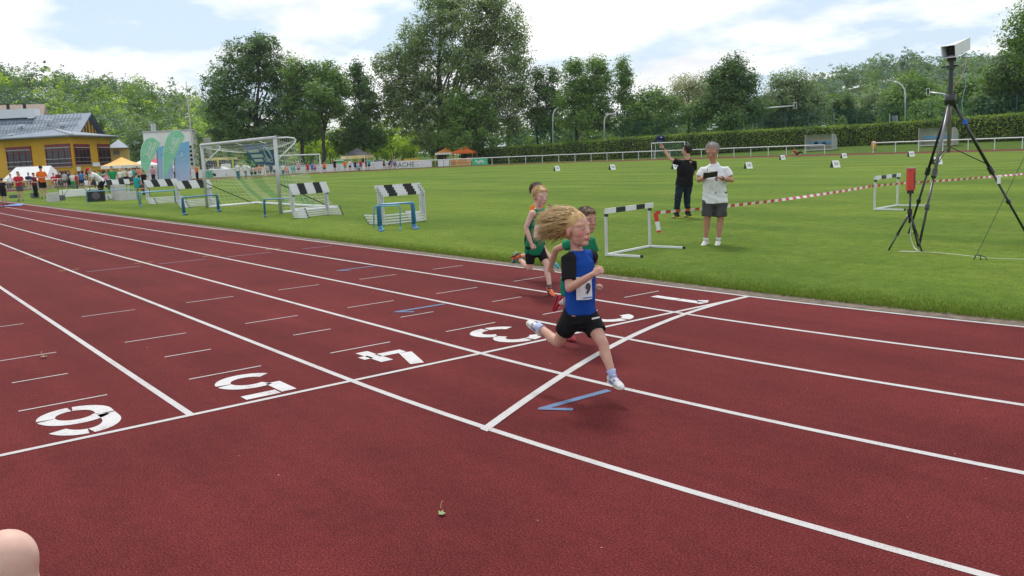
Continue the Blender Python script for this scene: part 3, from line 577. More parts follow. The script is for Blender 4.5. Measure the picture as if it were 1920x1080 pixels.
# gabled hall behind
E1, R1, E2 = P3(137, 250, 141), P3(160, 212, 149), P3(191, 258, 160); E1b, R1b, E2b = P3(-90, 276, 146), P3(-80, 224, 155), P3(-60, 275, 168); o2 = np.array([*E1[:2], 0.])
hl = empty('sports_hall', o2, label='large hall with long slate roof and yellow slatted gable behind the clubhouse', cat='building')
prism([E1, E2, E2b, E1b], -.1, min(E1[2], E2[2])-.3, o2).obj('wall', M_yel, hl)
mb = MB(); T_ = np.array([0, 0, .25]); ov = (R1-R1b)/np.linalg.norm(R1-R1b)*.9
mb.add([E1b-o2, E1+ov-o2, R1+ov-o2, R1b-o2, E2+ov-o2, E2b-o2], [(0, 1, 2, 3), (3, 2, 4, 5)]); mb.add([E1b-o2-T_, E1+ov-o2-T_, R1+ov-o2-T_, R1b-o2-T_, E2+ov-o2-T_, E2b-o2-T_], [(3, 2, 1, 0), (5, 4, 2, 3)]); hr = mb.obj('roof', M_slate, hl)
for i in range(1, 34):      # standing seams
    f = i/34; p = E1b+(E1-E1b)*f; q = R1b+(R1-R1b)*f; MB().bar(p-o2+[0, 0, .03], q-o2+[0, 0, .03], .05, .07).obj('roof_seam', M_slate, hr)
for f in (.4, .72): MB().bar(E1b+(R1b-E1b)*f-o2+[0, 0, .1], E1+(R1-E1)*f-o2+[0, 0, .1], .09, .09).obj('snow_guard', M_gutter, hr)
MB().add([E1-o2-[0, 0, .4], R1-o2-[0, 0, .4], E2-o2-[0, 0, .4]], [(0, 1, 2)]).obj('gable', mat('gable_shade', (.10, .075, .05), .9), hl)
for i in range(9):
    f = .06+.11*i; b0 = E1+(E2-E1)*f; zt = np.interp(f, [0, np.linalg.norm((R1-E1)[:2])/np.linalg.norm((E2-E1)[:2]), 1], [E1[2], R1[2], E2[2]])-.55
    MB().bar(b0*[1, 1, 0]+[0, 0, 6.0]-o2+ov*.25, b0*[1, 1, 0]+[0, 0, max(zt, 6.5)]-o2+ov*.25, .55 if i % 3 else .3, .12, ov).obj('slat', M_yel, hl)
for px, py in ((58, 222), (92, 226), (40, 236), (118, 232), (22, 253)):
    d = ray(px, py); n = np.cross(E1-E1b, R1b-E1b); c = CAM+d*(((E1b-CAM)@n)/(d@n))-o2; MB().box(c+[0, 0, .1], (.9, .5, .16), .4).obj('roof_vent', M_white, hr)
sk = R1b+(R1-R1b)*np.array([.10, .62])[:, None]; MB().bar(sk[0]-o2+[0, 0, .35], sk[1]-o2+[0, 0, .35], 2.6, 1.3).obj('skylight', mat('skylight', (.62, .66, .70), .25), hl)
# annex, brown roofed house, white block
C0, C1 = PT(205, 150), PT(240, 151); C2, C3 = PT(243, 162), PT(212, 162); an = empty('annex', C0, label='low pale yellow annex with slate roof right of the clubhouse', cat='building')
zt = P3(220, 277, 150)[2]; prism([C0, C1, C2, C3], -.1, zt, C0).obj('wall', M_yel2, an); mb = MB(); k0 = [p for p in (C0, C1, C2, C3)]; cc = sum(k0)/4
ee = [np.array([*(p+(p-cc)/np.linalg.norm(p-cc)*1.2)[:2], zt-.02])-C0 for p in k0]; mb.add(ee+[cc-C0+[0, 0, zt+1.5]], [(0, 1, 4), (1, 2, 4), (2, 3, 4), (3, 0, 4), (3, 2, 1, 0)]); mb.obj('roof', M_slate, an)
window(C0, C1, (213, 282, 223, 290), C0, an, 2, False, False, False, M_brown)
H0, H1 = PT(-45, 190), PT(90, 186); H2, H3 = PT(103, 200), PT(-35, 204); hs = empty('brown_roofed_house', H0, label='house with weathered brown roof peeping over the hall roof', cat='building')
zr = P3(60, 193, 190)[2]; ze = P3(60, 222, 187)[2]; prism([H0, H1, H2, H3], 0, ze, H0).obj('wall', M_brown, hs)
ra, rb = (H0+H3)/2+[0, 0, zr], (H1+H2)/2+[0, 0, zr]; Hz = lambda p: p+[0, 0, ze]
MB().add([Hz(H0)-H0, Hz(H1)-H0, rb-H0, ra-H0, Hz(H2)-H0, Hz(H3)-H0], [(0, 1, 2, 3), (3, 2, 4, 5), (1, 4, 2), (5, 0, 3)]).obj('roof', M_brown, hs)
for px in (15, 46): c = P3(px, 201, 187)-H0; MB().box(c, (.5, .5, 1.2)).obj('vent_pipe', M_black, hs)
W0, W1, W2, W3 = PT(272, 165), PT(364, 160), PT(372, 175), PT(280, 180); wb = empty('white_building', W0, label='plain white flat-roofed building behind the green feather flags', cat='building')
zt = P3(318, 247, 163)[2]; prism([W0, W1, W2, W3], -.1, zt, W0).obj('wall', M_white, wb); prism([W0+(W0-W2)*.01, W1+(W1-W3)*.01, W2+(W2-W0)*.01, W3+(W3-W1)*.01], zt+.01, zt+.25, W0).obj('roof', M_lgrey, wb)
for px in (290.5, 295): b = PT(px, 166)-W0; MB().tube([b+[0, 0, zt-1], b+[0, 0, zt+1.6]], .22, 8).obj('flue', M_steel, wb)
for k in range(5):
    z = P3(360, 275+k*8, 160)[2]; p, q = onwall(356, 280, W0, W1), onwall(363, 280, W0, W1); MB().bar(p*[1, 1, 0]+[0, 0, z]-W0+[.05, -.1, 0], q*[1, 1, 0]+[0, 0, z]-W0+[.05, -.1, 0], .1, .4).obj('window_band', M_glass, wb)
Q0, Q1 = PT(356, 152), PT(398, 150); wk = empty('grey_block', Q0, label='narrow grey block with ivy beside the white building', cat='building'); zt = P3(390, 258, 150)[2]
prism([Q0+(Q1-Q0)*.55, Q1, Q1+(Q1-CAM)*[.05, .05, 0], Q0+(Q1-Q0)*.55+(Q0-CAM)*[.05, .05, 0]], -.1, zt, Q0).obj('wall', mat('concrete', (.42, .42, .41), .9, var=.15, scale=1), wk)
V, t = leafcloud([(P3(372, 272, 149)-Q0, .9, .9, 2.4), (P3(376, 292, 149)-Q0, 1.0, 1, 2.0)], 900, .3, cr=.4); mkobj('ivy', leafmesh(V, t), LM['grey'], wk)
p = PT(362, 140); ms = empty('mast', p, label='tall thin grey mast rising behind the flags and goal', cat='mast'); MB().tube([(0, 0, 0), (0, 0, 8), (-.3, .1, 14.2)], [.12, .1, .05], 7).obj('pole', M_lgrey, ms); MB().tube([(-.3, .1, 14.0), (-1.4, .4, 13.6)], .03, 5).obj('stay', M_lgrey, ms)
# play tower in yellow and white behind the boards
p = PT(412, 150); pk = empty('snack_kiosk', p, label='white and yellow kiosk behind the boards, seen through the big goal', cat='kiosk')
m_ = 150/FPX; rz = face_cam(p); ux = np.array([-math.sin(rz), math.cos(rz), 0])*-1
mb = MB().box((0, 0, 1.25), (2.2, 4.6, 2.5), rz); mb.obj('wall', mat('kiosk_dark', (.05, .06, .09), .6), pk)
MB().box((0, 0, 2.72), (2.6, 5.4, .42), rz).obj('awning', mat('kiosk_awning', (.75, .62, .25), .7, var=.3, scale=.8), pk)
for s in (-2.5, -.4, 1.9): MB().box(ux*-s+np.array([math.cos(rz), math.sin(rz), 0])*1.25+[0, 0, 1.25], (.14, .3, 2.5), rz).obj('post', mat('kiosk_yellow', (.75, .55, .08), .6), pk)
MB().box(-ux*.8+np.array([math.cos(rz), math.sin(rz), 0])*1.3+[0, 0, 1.4], (.1, 1.5, 1.0), rz).obj('sign', M_white, pk)
# ---- cars behind the boards
def car(px, dist, col, label, rz):
    p = PT(px, dist); r = empty('parked_car', p, rz, label=label, cat='car', group='cars parked behind the boards'); cm = mat('car_'+str(col), col, .25, spec=.6)
    prof = [(-2.1, .35), (-2.15, .75), (-1.95, .92), (-1.35, .98), (-.75, 1.42), (.75, 1.46), (1.55, 1.0), (2.05, .92), (2.12, .4)]
    mb = MB()
    secs = [(.82, 1.0), (.0, 0)]
    n = len(prof); v = []
    for y, k in ((-.84, .0), (-.86, .5), (.86, .5), (.84, .0)): v += [(x*(1 if k else .985), y*(1 if z < 1.1 else .8), z) for x, z in prof]
    mb.add(v, [(i*n+j, i*n+j+1, (i+1)*n+j+1, (i+1)*n+j) for i in range(3) for j in range(n-1)]+[tuple(range(n-1, -1, -1)), tuple(3*n+j for j in range(n))]); mb.obj('body', cm, r)
    for y in (-.715, .715):
        MB().poly([(-1.15, y*1.06, 1.02), (1.3, y*1.06, 1.04), (.7, y*1.0, 1.38), (-.68, y*1.0, 1.36)], .02, (0, 1, 0)).obj('side_window', M_glass, r)
    for x in (-1.3, 1.3):
        for y in (-.78, .78):
            wv = MB().tube([(x, y-.1, .32), (x, y+.1, .32)], .32, 14).obj('wheel', M_black, r); MB().tube([(x, y-.11, .32), (x, y+.11, .32)], .19, 10).obj('rim', M_steel, wv)
car(709, 156, (.42, .46, .48), 'silver grey car parked right of the black gazebo', .9); car(452, 142, (.75, .76, .78), 'white car parked behind the boards beside two men in white', .9); car(407, 140, (.74, .74, .75), 'white car in front of the kiosk', .7)
# ---- boards on the railing
allr = np.concatenate([railC, railA]); bpx = np.array([PX([*p, 0])[0] for p in allr]); od = np.argsort(bpx); bpx = bpx[od]; allr = allr[od]
RP = lambda x: np.array([np.interp(x, bpx, allr[:, 0]), np.interp(x, bpx, allr[:, 1]), 0.])
M_board = mat('board_white', (.72, .72, .74), .6, var=.08, scale=.8); M_txt = mat('print_dark', (.06, .06, .08), .7)
def board(x0, x1, m, label, zb=.08, zt=1.02, txt=None, tm=None, name='advertising_board', tsize=.55, tx=None):
    a, b = RP(x0), RP(x1); t = b-a; L = np.linalg.norm(t); t /= L; n = np.array([-t[1], t[0], 0]); n = n if n@(CAM-a) > 0 else -n
    a = a+n*.09; r = empty(name, a, label=label, cat='board' if name == 'advertising_board' else 'banner', group='boards hung on the railing')
    MB().bar(t*.03+[0, 0, (zb+zt)/2], t*(L-.03)+[0, 0, (zb+zt)/2], .03, zt-zb).obj('panel', m, r)
    for s in np.arange(.03, L, 2.6): MB().bar(t*s+n*.022+[0, 0, zb], t*s+n*.022+[0, 0, zt], .03, .02).obj('edge_strip', M_lgrey, r)
    if txt:
        tt = t if (PX(a+t)[0] > PX(a)[0]) else -t; c = t*(L*(tx or .5))+n*.03+[0, 0, (zb+zt)/2]; text_obj(txt, 'lettering', tm or M_txt, r, frame_mat(c, tt, (0, 0, 1)), tsize)
    return r, a, t, n, L
for i, (x0, x1) in enumerate([(212, 240), (240, 268), (268, 296), (296, 326), (326, 358), (358, 380), (400, 424), (424, 446), (446, 470), (470, 496), (496, 522), (522, 548), (548, 574), (574, 604), (604, 636), (636, 668), (668, 700), (700, 724)]):
    board(x0, x1, M_board, 'plain white board hung on the railing of the left bend')
board(380, 400, mat('board_green', (.05, .36, .22), .6), 'green board on the railing behind a child in white')
board(724, 775, M_board, 'white board with large dark lettering behind the four jumpers', txt='SPRACHE', tsize=1.0, tx=.55)
r, a, t, n, L = board(775, 810, M_board, 'white board with a thin sketched line drawing')
for pts in ([(.06, .35), (.12, .62), (.2, .68), (.28, .5), (.2, .38), (.34, .4)], [(.4, .35), (.44, .6), (.5, .62), (.5, .38), (.58, .36), (.6, .6)]):
    MB().tube([t*L*(s if t@_r > 0 else 1-s)+n*.03+[0, 0, z] for s, z in pts], .014, 4).obj('line_drawing', M_txt, r)
board(821, 832, M_board, 'short white board right of the gap in the boards'); board(832, 843, M_board, 'short white board touching the orange banner')
r, a, t, n, L = board(844, 884, mat('banner_orange', (.70, .34, .10), .7, col2=(.62, .46, .22), scale=.9), 'orange printed banner with a round emblem below the orange tents', name='banner')
sgn = 1 if t@_r > 0 else -1; c = t*(L*(.16 if sgn > 0 else .84))+n*.03+[0, 0, .55]
for rr, mm in ((.36, mat('emblem_brown', (.25, .10, .05), .7)), (.26, mat('emblem_sand', (.62, .35, .2), .7)), (.13, mat('emblem_brown', (.25, .10, .05), .7))): MB().poly([c+n*(.02-.02*rr)+t*math.cos(q)*rr+np.array([0, 0, math.sin(q)])*rr for q in np.linspace(0, 2*PI, 18)[:-1]]).obj('emblem', mm, r)
for z, s0, s1 in ((.78, .35, .8), (.55, .32, .95), (.34, .36, .9)): MB().bar(t*(L*(s0 if sgn > 0 else 1-s0))+n*.03+[0, 0, z], t*(L*(s1 if sgn > 0 else 1-s1))+n*.03+[0, 0, z], .01, .07).obj('print_line', mat('print_brown', (.35, .13, .05), .7), r)
r, a, t, n, L = board(885, 915, mat('banner_green', (.06, .48, .22), .7), 'bright green banner with a white swirl hung right of the orange banner', .02, 1.06, name='banner')
c = t*(L*.5)+n*.035+[0, 0, .56]
for z, ww in ((.12, .9), (-.06, 1.1), (-.2, .7)): MB().tube([c+t*s*ww*L*.3+[0, 0, z+.1*math.sin(s*5)] for s in np.linspace(-1, 1, 14)], .045, 4).obj('white_swirl', M_white, r)
yb = PT(771, 153); r = empty('banner', yb, label='yellow banner behind the boards left of the willow trunk', cat='banner'); u_ = np.array([.6, .8, 0]); rz = face_cam(yb); u_ = np.array([-math.sin(rz), math.cos(rz), 0])
MB().bar(u_*1.35+[0, 0, 1.1], -u_*1.35+[0, 0, 1.1], .04, .75).obj('sheet', mat('banner_yellow', (.70, .44, .05), .7, col2=(.5, .3, .04), scale=1.5), r)
for s in (-1.3, 1.3): MB().tube([u_*s, u_*s+[0, 0, 1.5]], .03, 6).obj('pole', M_lgrey, r)
gc = PT(636, 152); r = empty('green_container', gc, label='green container with white lid behind a person in black', cat='container'); MB().box((0, 0, .8), (1.2, 1.7, 1.6), face_cam(gc)).obj('body', mat('container_green', (.08, .36, .09), .6), r); MB().box((0, 0, 1.68), (1.3, 1.8, .14), face_cam(gc)).obj('lid', M_white, r)
# ---- tents
def gazebo(px, dist, wd, eave, peak, m_top, m_val, label, rz=.3, name='gazebo', leg=None, val=.28):
    p = PT(px, dist); r = empty(name, p, rz, label=label, cat='tent'); h = wd/2
    for a in (-1, 1):
        for b in (-1, 1): MB().tube([(a*h, b*h, 0), (a*h, b*h, eave)], .04, 6).obj('leg', leg or M_white, r)
    v = [(-h, -h, eave), (h, -h, eave), (h, h, eave), (-h, h, eave)]; k = .5
    mid = [(x*k, y*k, eave+(peak-eave)*.42) for x, y, _ in v]; MB().add(v+mid+[(0, 0, peak)], [(i, (i+1) % 4, (i+1) % 4+4, i+4) for i in range(4)]+[(i+4, (i+1) % 4+4, 8) for i in range(4)]).obj('canopy', m_top, r)
    mb = MB(); q = 1.01
    for i in range(4): a, b = np.array(v[i])*[q, q, 1], np.array(v[(i+1) % 4])*[q, q, 1]; mb.add([a+[0, 0, .02], b+[0, 0, .02], b-[0, 0, val], a-[0, 0, val]], [(0, 1, 2, 3)])
    mb.obj('valance', m_val, r); return r
M_or = mat('tent_orange', (.72, .30, .06), .8, var=.12, scale=2); M_or2 = mat('tent_light_orange', (.80, .46, .14), .8, var=.1, scale=2); M_or3 = mat('tent_deep_orange', (.68, .14, .02), .8, var=.1, scale=2); M_tw = mat('tent_white', (.82, .81, .79), .8, var=.04, scale=1); M_tk = mat('tent_charcoal', (.05, .05, .06), .8)
M_ty = mat('tent_yellow', (.78, .50, .10), .8, col2=(.8, .7, .5), scale=1.2); M_tr = mat('tent_pink', (.62, .05, .10), .8)
gazebo(227, 103, 3.0, 2.1, 3.0, M_or2, M_tw, 'light orange gazebo with white valance full of people', .55, leg=M_or); gazebo(289, 124, 2.6, 2.1, 2.9, M_tr, M_tw, 'small pink-red gazebo behind the green flag', .3); gazebo(268, 116, 2.8, 2.1, 2.8, M_tw, M_tw, 'white gazebo between the orange gazebo and the flag', .8)
gazebo(670, 153, 4.2, 2.35, 3.7, M_tk, M_ty, 'black peaked gazebo with yellow valance behind the boards', .7, val=.5); gazebo(840, 156, 3.4, 2.2, 3.3, M_or, M_tw, 'orange gazebo with pale valance at the foot of the willow', .5, leg=M_or); gazebo(871, 153, 3.6, 2.2, 3.3, M_or3, M_or3, 'deep orange gazebo above the orange banner', .75, leg=M_or)
T0, T1 = PT(16, 117), PT(100, 113); r = empty('marquee', T0, label='long low white marquee in front of the clubhouse', cat='tent'); t = (T1-T0); L = np.linalg.norm(t); t /= L; n = np.array([-t[1], t[0], 0]); n = n if n@(CAM-T0) > 0 else -n
za, zb_ = .9, 2.45; F0 = [-n*0, t*L]; mb = MB(); K = [n*1.6+[0, 0, za], n*1.6+t*L+[0, 0, za], t*(L-.5)+[0, 0, zb_], t*.8+[0, 0, zb_], -n*1.6+t*L+[0, 0, za], -n*1.6+[0, 0, za]]
mb.add(K, [(0, 1, 2, 3), (3, 2, 4, 5), (1, 4, 2), (5, 0, 3)]); mb.obj('canopy', M_tw, r)
for s in np.linspace(0, L, 4):
    for g_ in (-1.6, 1.6): MB().tube([t*s+n*g_, t*s+n*g_+[0, 0, za]], .04, 6).obj('leg', M_steel, r)
# ---- feather flags and tall blue banners
def pxpoly(pts, dist, tilt=0.):
    return [P3(x, y, dist) for x, y in pts]
M_fg = mat('flag_green', (.20, .54, .34), .7, col2=(.28, .62, .44), scale=1.2); M_fw = mat('flag_print', (.80, .84, .82), .7)
def spl(p, k=4):
    p = np.array(p, float); n = len(p); out = [p[0]]
    for i in range(n-1):
        a, b, c, d = p[max(i-1, 0)], p[i], p[i+1], p[min(i+2, n-1)]
        for t in np.linspace(0, 1, k+1)[1:]: out.append(.5*((2*b)+(c-a)*t+(2*a-5*b+4*c-d)*t*t+(3*b-a-3*c+d)*t**3))
    return [tuple(q) for q in out]
def feather(pts, dist, base, txt, label, ang):
    P = np.array(pxpoly(spl(pts), dist)); o = np.array([*P[0][:2], 0.]); vd = (CAM-o)*[1, 1, 0]; vd /= np.linalg.norm(vd)
    r = empty('feather_flag', o, label=label, cat='flag', group='green feather flags'); MB().poly(P-o, .02, vd).obj('sail', M_fg, r)
    half = len(P)//2; MB().tube(np.concatenate([[(0, 0, 0)], P[1:half+2]-o-vd*.01]), .035, 6).obj('pole', mat('flag_edge', (.55, .72, .66), .5), r)
    MB().box((0, 0, .04), (.8, .8, .08), .3).obj('foot', M_black, r)
    c = P.mean(0)*.80+P[half]*.20; xr = np.array([-vd[1], vd[0], 0.]); xr = xr if xr@_r > 0 else -xr; ca, sa = math.cos(ang), math.sin(ang); tx = xr*ca+np.array([0, 0, sa]); ty = -xr*sa+np.array([0, 0, ca])
    for k, s in enumerate(txt): text_obj(s, 'lettering', M_fw, r, frame_mat(c-o+vd*.03+ty*(.16-.33*k), tx, ty), .36, bold=.008)
    q = [c-o+vd*.03+tx*a*1.08+ty*b*.42 for a, b in ((-1, -1), (1, -1), (1, 1), (-1, 1))]; MB().tube(q+[q[0]], .02, 4).obj('frame_print', M_fw, r)
feather([(269, 346), (263.8, 294.6), (267, 272), (275.6, 260.6), (286, 258), (295.8, 263.8), (300.6, 269.6), (292.6, 285), (282, 308.5), (270.4, 340)], 100, None, ['SO GEHT', 'SÄCHSISCH.'], 'green feather flag with white lettering, the lower of two', math.radians(64))
feather([(307.3, 347), (306, 301), (307.5, 277.6), (314, 256), (324.6, 245.6), (335, 245), (343.7, 252), (345.9, 256.8), (337, 275.5), (322, 307), (309.6, 335)], 103, None, ['SO GEHT', 'SÄCHSISCH.'], 'taller green feather flag with white lettering between two blue banners', math.radians(62))
def blue_banner(pts, dist, label):
    P = np.array(pxpoly(pts, dist)); b = (P[2]+P[3])/2; o = np.array([*P[3][:2], 0.]); vd = (CAM-o)*[1, 1, 0]; vd /= np.linalg.norm(vd); r = empty('blue_banner', o, label=label, cat='banner', group='blue banners')
    m = MATS.get('banner_blue')
    if not m:
        m = mat('banner_blue', (.3, .5, .8), .7); t = m.node_tree; rp_ = [n_ for n_ in t.nodes if n_.type == 'VALTORGB'][0]; g = N(t, 'ShaderNodeSeparateXYZ'); tc_ = [n_ for n_ in t.nodes if n_.type == 'TEX_COORD'][0]; LK(t, tc_.outputs['Generated'], g.inputs[0]); LK(t, g.outputs['Z'], rp_.inputs[0]); rp_.color_ramp.elements[0].color = (.50, .53, .80, 1); rp_.color_ramp.elements[1].color = (.19, .43, .74, 1); rp_.color_ramp.elements[0].position = .1; rp_.color_ramp.elements[1].position = .8
    MB().poly(P-o, .02, vd).obj('sheet', m, r); MB().tube([P[3]*[1, 1, 0]-o, P[0]-o], .03, 6).obj('pole', M_black, r); MB().box((0, 0, .05), (.7, .7, .1)).obj('foot', M_black, r)
    u = (P[1]-P[0])/np.linalg.norm(P[1]-P[0]); w_ = np.array([0, 0, 1.]); c = P[0]*.28+P[1]*.28+P[2]*.22+P[3]*.22-o+vd*.03+[0, 0, .6]
    wm = mat('banner_print', (.55, .70, .88), .7)
    for rr in (.62, .5): MB().tube([c+u*math.cos(a)*rr+w_*math.sin(a)*rr for a in np.linspace(0, 2*PI, 25)], .022, 4).obj('emblem_ring', wm, r)
    MB().tube([c-u*.35-w_*.1, c-w_*.2, c+u*.3-w_*.05], .05, 4).obj('emblem_figure', wm, r); MB().tube([c-w_*.2, c+w_*.28], .06, 4).obj('emblem_figure', wm, r)
blue_banner([(293.6, 277), (322, 269), (324, 339), (297.5, 344)], 107, 'tall pale blue banner half hidden behind the taller green flag'); blue_banner([(326, 271), (355, 264.6), (357, 340), (329, 344)], 106, 'tall pale blue banner with a round emblem right of the green flags')
# ---- street furniture beyond the hedge
M_galv = mat('galvanised', (.62, .65, .66), .4, metal=.4)
def lamp(px, dist, y0, pts, label):
    b = PT(px, dist); b[2] = zg(b); r = empty('street_lamp', b, label=label, cat='street lamp'); P = [P3(x, y, dist)-b for x, y in pts]
    MB().tube([(0, 0, 0)]+P, [.14]+[.11]*(len(P)-1)+[.08], 8).obj('pole', M_galv, r, smooth=True); e = P[-1]; d = (P[-1]-P[-2]); d /= np.linalg.norm(d)
    MB().tube([e, e+d*.35, e+d*.8], [(.07, .05), (.16, .07), (.10, .04)], 8, lat=np.cross(d, (0, 0, 1))).obj('lamp_head', M_lgrey, r, smooth=True)
lamp(1037, 150, 0, [(1036.5, 225), (1037.5, 213), (1042, 205), (1048, 201), (1054, 199)], 'grey street lamp curving over behind the hedge, by the alders'); lamp(1697, 145, 0, [(1697, 180), (1696, 168), (1691, 160), (1684, 155), (1676, 153)], 'tall grey curved street lamp behind the second hedge'); lamp(1823, 150, 0, [(1824, 178), (1822, 170), (1815, 163), (1807, 160), (1800, 160)], 'grey curved street lamp half hidden by the big tripod')
def signal(r, c, n, u):
    s = MB().bar(c-[0, 0, .5], c+[0, 0, .5], .42, .10, n).obj('signal_back', M_white, r); MB().bar(c-[0, 0, .42]+n*.08, c+[0, 0, .42]+n*.08, .26, .2, n).obj('signal_head', M_black, r)
def gantry(px, dist, pts, sigs, label):
    b = PT(px, dist); b[2] = zg(b); r = empty('traffic_light', b, label=label, cat='traffic light'); P = [P3(x, y, dist)-b for x, y in pts]; MB().tube([(0, 0, 0)]+P, [.16]+[.13]*(len(P)-1)+[.10], 8).obj('mast_arm', M_galv, r, smooth=True)
    vd = (CAM-b)*[1, 1, 0]; vd /= np.linalg.norm(vd)
    for x, y in sigs: signal(r, P3(x, y, dist)-b+vd*.12, vd, None)
gantry(1133, 147, [(1133, 228), (1135, 220), (1140, 215), (1147, 213.5), (1174, 213)], [(1157, 214), (1171, 213)], 'traffic light arm with two signals left of the man in black'); gantry(1411, 140, [(1411, 225), (1413, 215), (1418, 208), (1427, 203.5), (1491, 198)], [(1491, 198)], 'long traffic light arm reaching right with one signal'); gantry(1779, 138, [(1779, 190), (1777, 180), (1768, 176), (1741, 173)], [(1740, 172)], 'traffic light arm reaching left out from behind the big tripod')
b = PT(1331, 138); b[2] = zg(b); r = empty('signpost', b, label='signpost with three white direction arms above the hedge', cat='sign'); MB().tube([(0, 0, 0), P3(1331, 234, 138)-b], .05, 6).obj('post', M_galv, r)
for x0, x1, y in ((1326, 1336, 242), (1335, 1346, 238), (1335, 1342, 233)): MB().bar(P3(x0, y, 137.8)-b, P3(x1, y, 137.8)-b, .04, .17).obj('direction_arm', M_white, r)
b = PT(1395, 139); b[2] = zg(b); r = empty('pole', b, label='plain thin grey pole right of the stout oak', cat='pole'); MB().tube([(0, 0, 0), P3(1395, 205, 139)-b], .06, 6).obj('shaft', M_galv, r); MB().tube([P3(1395, 206, 139)-b, P3(1395, 203, 139)-b], .09, 6).obj('cap', M_galv, r)
b = PT(1544, 130); b[2] = zg(b); r = empty('road_sign', b, label='small square white and blue road sign above the first dugout', cat='sign'); c = P3(1544, 239, 130)-b; vd = (CAM-b)*[1, 1, 0]; vd /= np.linalg.norm(vd)
MB().tube([(0, 0, 0), c], .035, 6).obj('post', M_galv, r); MB().bar(c-[0, 0, .32], c+[0, 0, .32], .62, .03, vd).obj('plate', M_white, r); MB().bar(c-[0, 0, .2]+vd*.025, c+[0, 0, .12]+vd*.025, .34, .02, vd).obj('pictogram', mat('sign_blue', (.05, .12, .35), .6), r)
b = PT(1674, 133); b[2] = zg(b); r = empty('sign_gantry', b, label='small grey frame of road signs seen from behind, left of the tall lamp', cat='sign'); 
for x, y0 in ((1668, 213), (1682, 216)): MB().tube([PT(x, 133)*[1, 1, 0]-b*[1, 1, 0], P3(x, y0, 133)-b], .06, 6).obj('post', M_galv, r)
MB().bar(P3(1668, 230, 133)-b, P3(1682, 228, 133)-b, .08, .08).obj('crossbar', M_galv, r); MB().bar(P3(1673, 222, 133)-b, P3(1682, 221, 133)-b, .03, .7).obj('plate', mat('sign_back', (.22, .27, .31), .6), r)
# crane on the far hill
b = PT(1822, 640); b[2] = zg(b); r = empty('tower_crane', b, label='pale orange tower crane above the far wood', cat='crane'); M_cr = mat('crane_orange', (.75, .50, .40), .7); m_ = 640/FPX; top = P3(1822, 112, 640)-b; mb = MB()
for s in (-1, 1):
    for q in (-1, 1): mb.bar((s*1., q*1., 0), top+[s*1., q*1., 0], .3)
for z in np.arange(2, top[2], 3): mb.bar((-1, -1, z), (1, 1, z+1.5), .2); mb.bar((1, -1, z), (-1, 1, z+1.5), .2)
mb.obj('tower', M_cr, r); j0, j1 = P3(1812, 116, 640)-b, P3(1880, 110, 640)-b; mb = MB().bar(j0, j1, .35).bar(j0+[0, 0, 1.6], j1+[0, 0, 1.2], .3)
for f in np.linspace(0, 1, 18): mb.bar(j0+(j1-j0)*f, j0+(j1-j0)*min(1, f+.05)+[0, 0, 1.5], .18)
mb.obj('jib', M_cr, r); MB().bar(j0+(j1-j0)*.62, j0+(j1-j0)*.62-[0, 0, 7], .2).box(j0+(j1-j0)*.62-[0, 0, 8], (2, 2, 1.5)).obj('hook', M_lgrey, r)
# ---- dugouts and bin
def glassy(name, col, a, rough=.3):
    m = bpy.data.materials.new(name); m.use_nodes = True; t = m.node_tree; t.nodes.clear(); o = N(t, 'ShaderNodeOutputMaterial'); d = N(t, 'ShaderNodeBsdfPrincipled'); d.inputs['Base Color'].default_value = (*col, 1); d.inputs['Roughness'].default_value = rough
    tr = N(t, 'ShaderNodeBsdfTransparent'); x = N(t, 'ShaderNodeMixShader'); x.inputs[0].default_value = a; LK(t, tr.outputs[0], x.inputs[1]); LK(t, d.outputs[0], x.inputs[2]); LK(t, x.outputs[0], o.inputs[0]); return m
M_poly = glassy('dugout_sheet', (.50, .50, .44), .72)
def dugout(px, dist, L, label):
    p = PT(px, dist); p[2] = zg(p); rz = face_cam(p)-.5; f = np.array([math.cos(rz), math.sin(rz), 0]); u = np.array([-math.sin(rz), math.cos(rz), 0]); r = empty('dugout', p, label=label, cat='dugout')
    prof = [(-.6, .0), (-.62, .8), (-.55, 1.4), (-.3, 1.78), (.1, 1.95), (.65, 1.98)]; h = L/2; W = lambda s, x, z: u*s+f*x+[0, 0, z]
    MB().add([W(s, x, z) for s in (-h, h) for x, z in prof], [(i, i+1, i+7, i+6) for i in range(5)]).obj('curved_roof', M_poly, r)
    for s in (-h, -h/3, h/3, h): MB().tube([W(s, x, z) for x, z in prof], .03, 5).obj('rib', M_lgrey, r)
    for s in (-h, h): MB().tube([W(s, .65, 0), W(s, .65, 1.98)], .03, 6).obj('post', M_lgrey, r); MB().poly([W(s, x, z) for x, z in prof]+[W(s, .5, 0.)]).obj('side_panel', M_poly, r)
    MB().bar(W(-h, -.52, .95), W(h, -.52, .95), .04, .34).obj('blue_backrest', mat('dugout_blue', (.12, .34, .55), .6), r); MB().bar(W(-h, -.2, .52), W(h, -.2, .52), .36, .07).obj('bench', M_lgrey, r); MB().bar(W(-h, .6, .05), W(h, .6, .05), .1, .1).obj('sole_bar', M_lgrey, r)
    return r, p, W
r, p, W = dugout(1539, 118.5, 3.7, 'first curved grey dugout with two bags on its bench'); dugout(1758, 112, 4.0, 'second curved grey dugout seen between the tripod legs')
for s, hh in ((.35, .5), (-.75, .6)): q = W(s, -.1, .56)+p; bg_ = MB().ell((0, 0, hh/2), .26, .2, hh/2, k=10, h=7).obj('sports_bag', M_black, None, True, label=('smaller' if hh < .55 else 'larger')+' black sports bag on the first dugout bench', cat='bag', group='bags on the dugout bench'); bg_.location = q
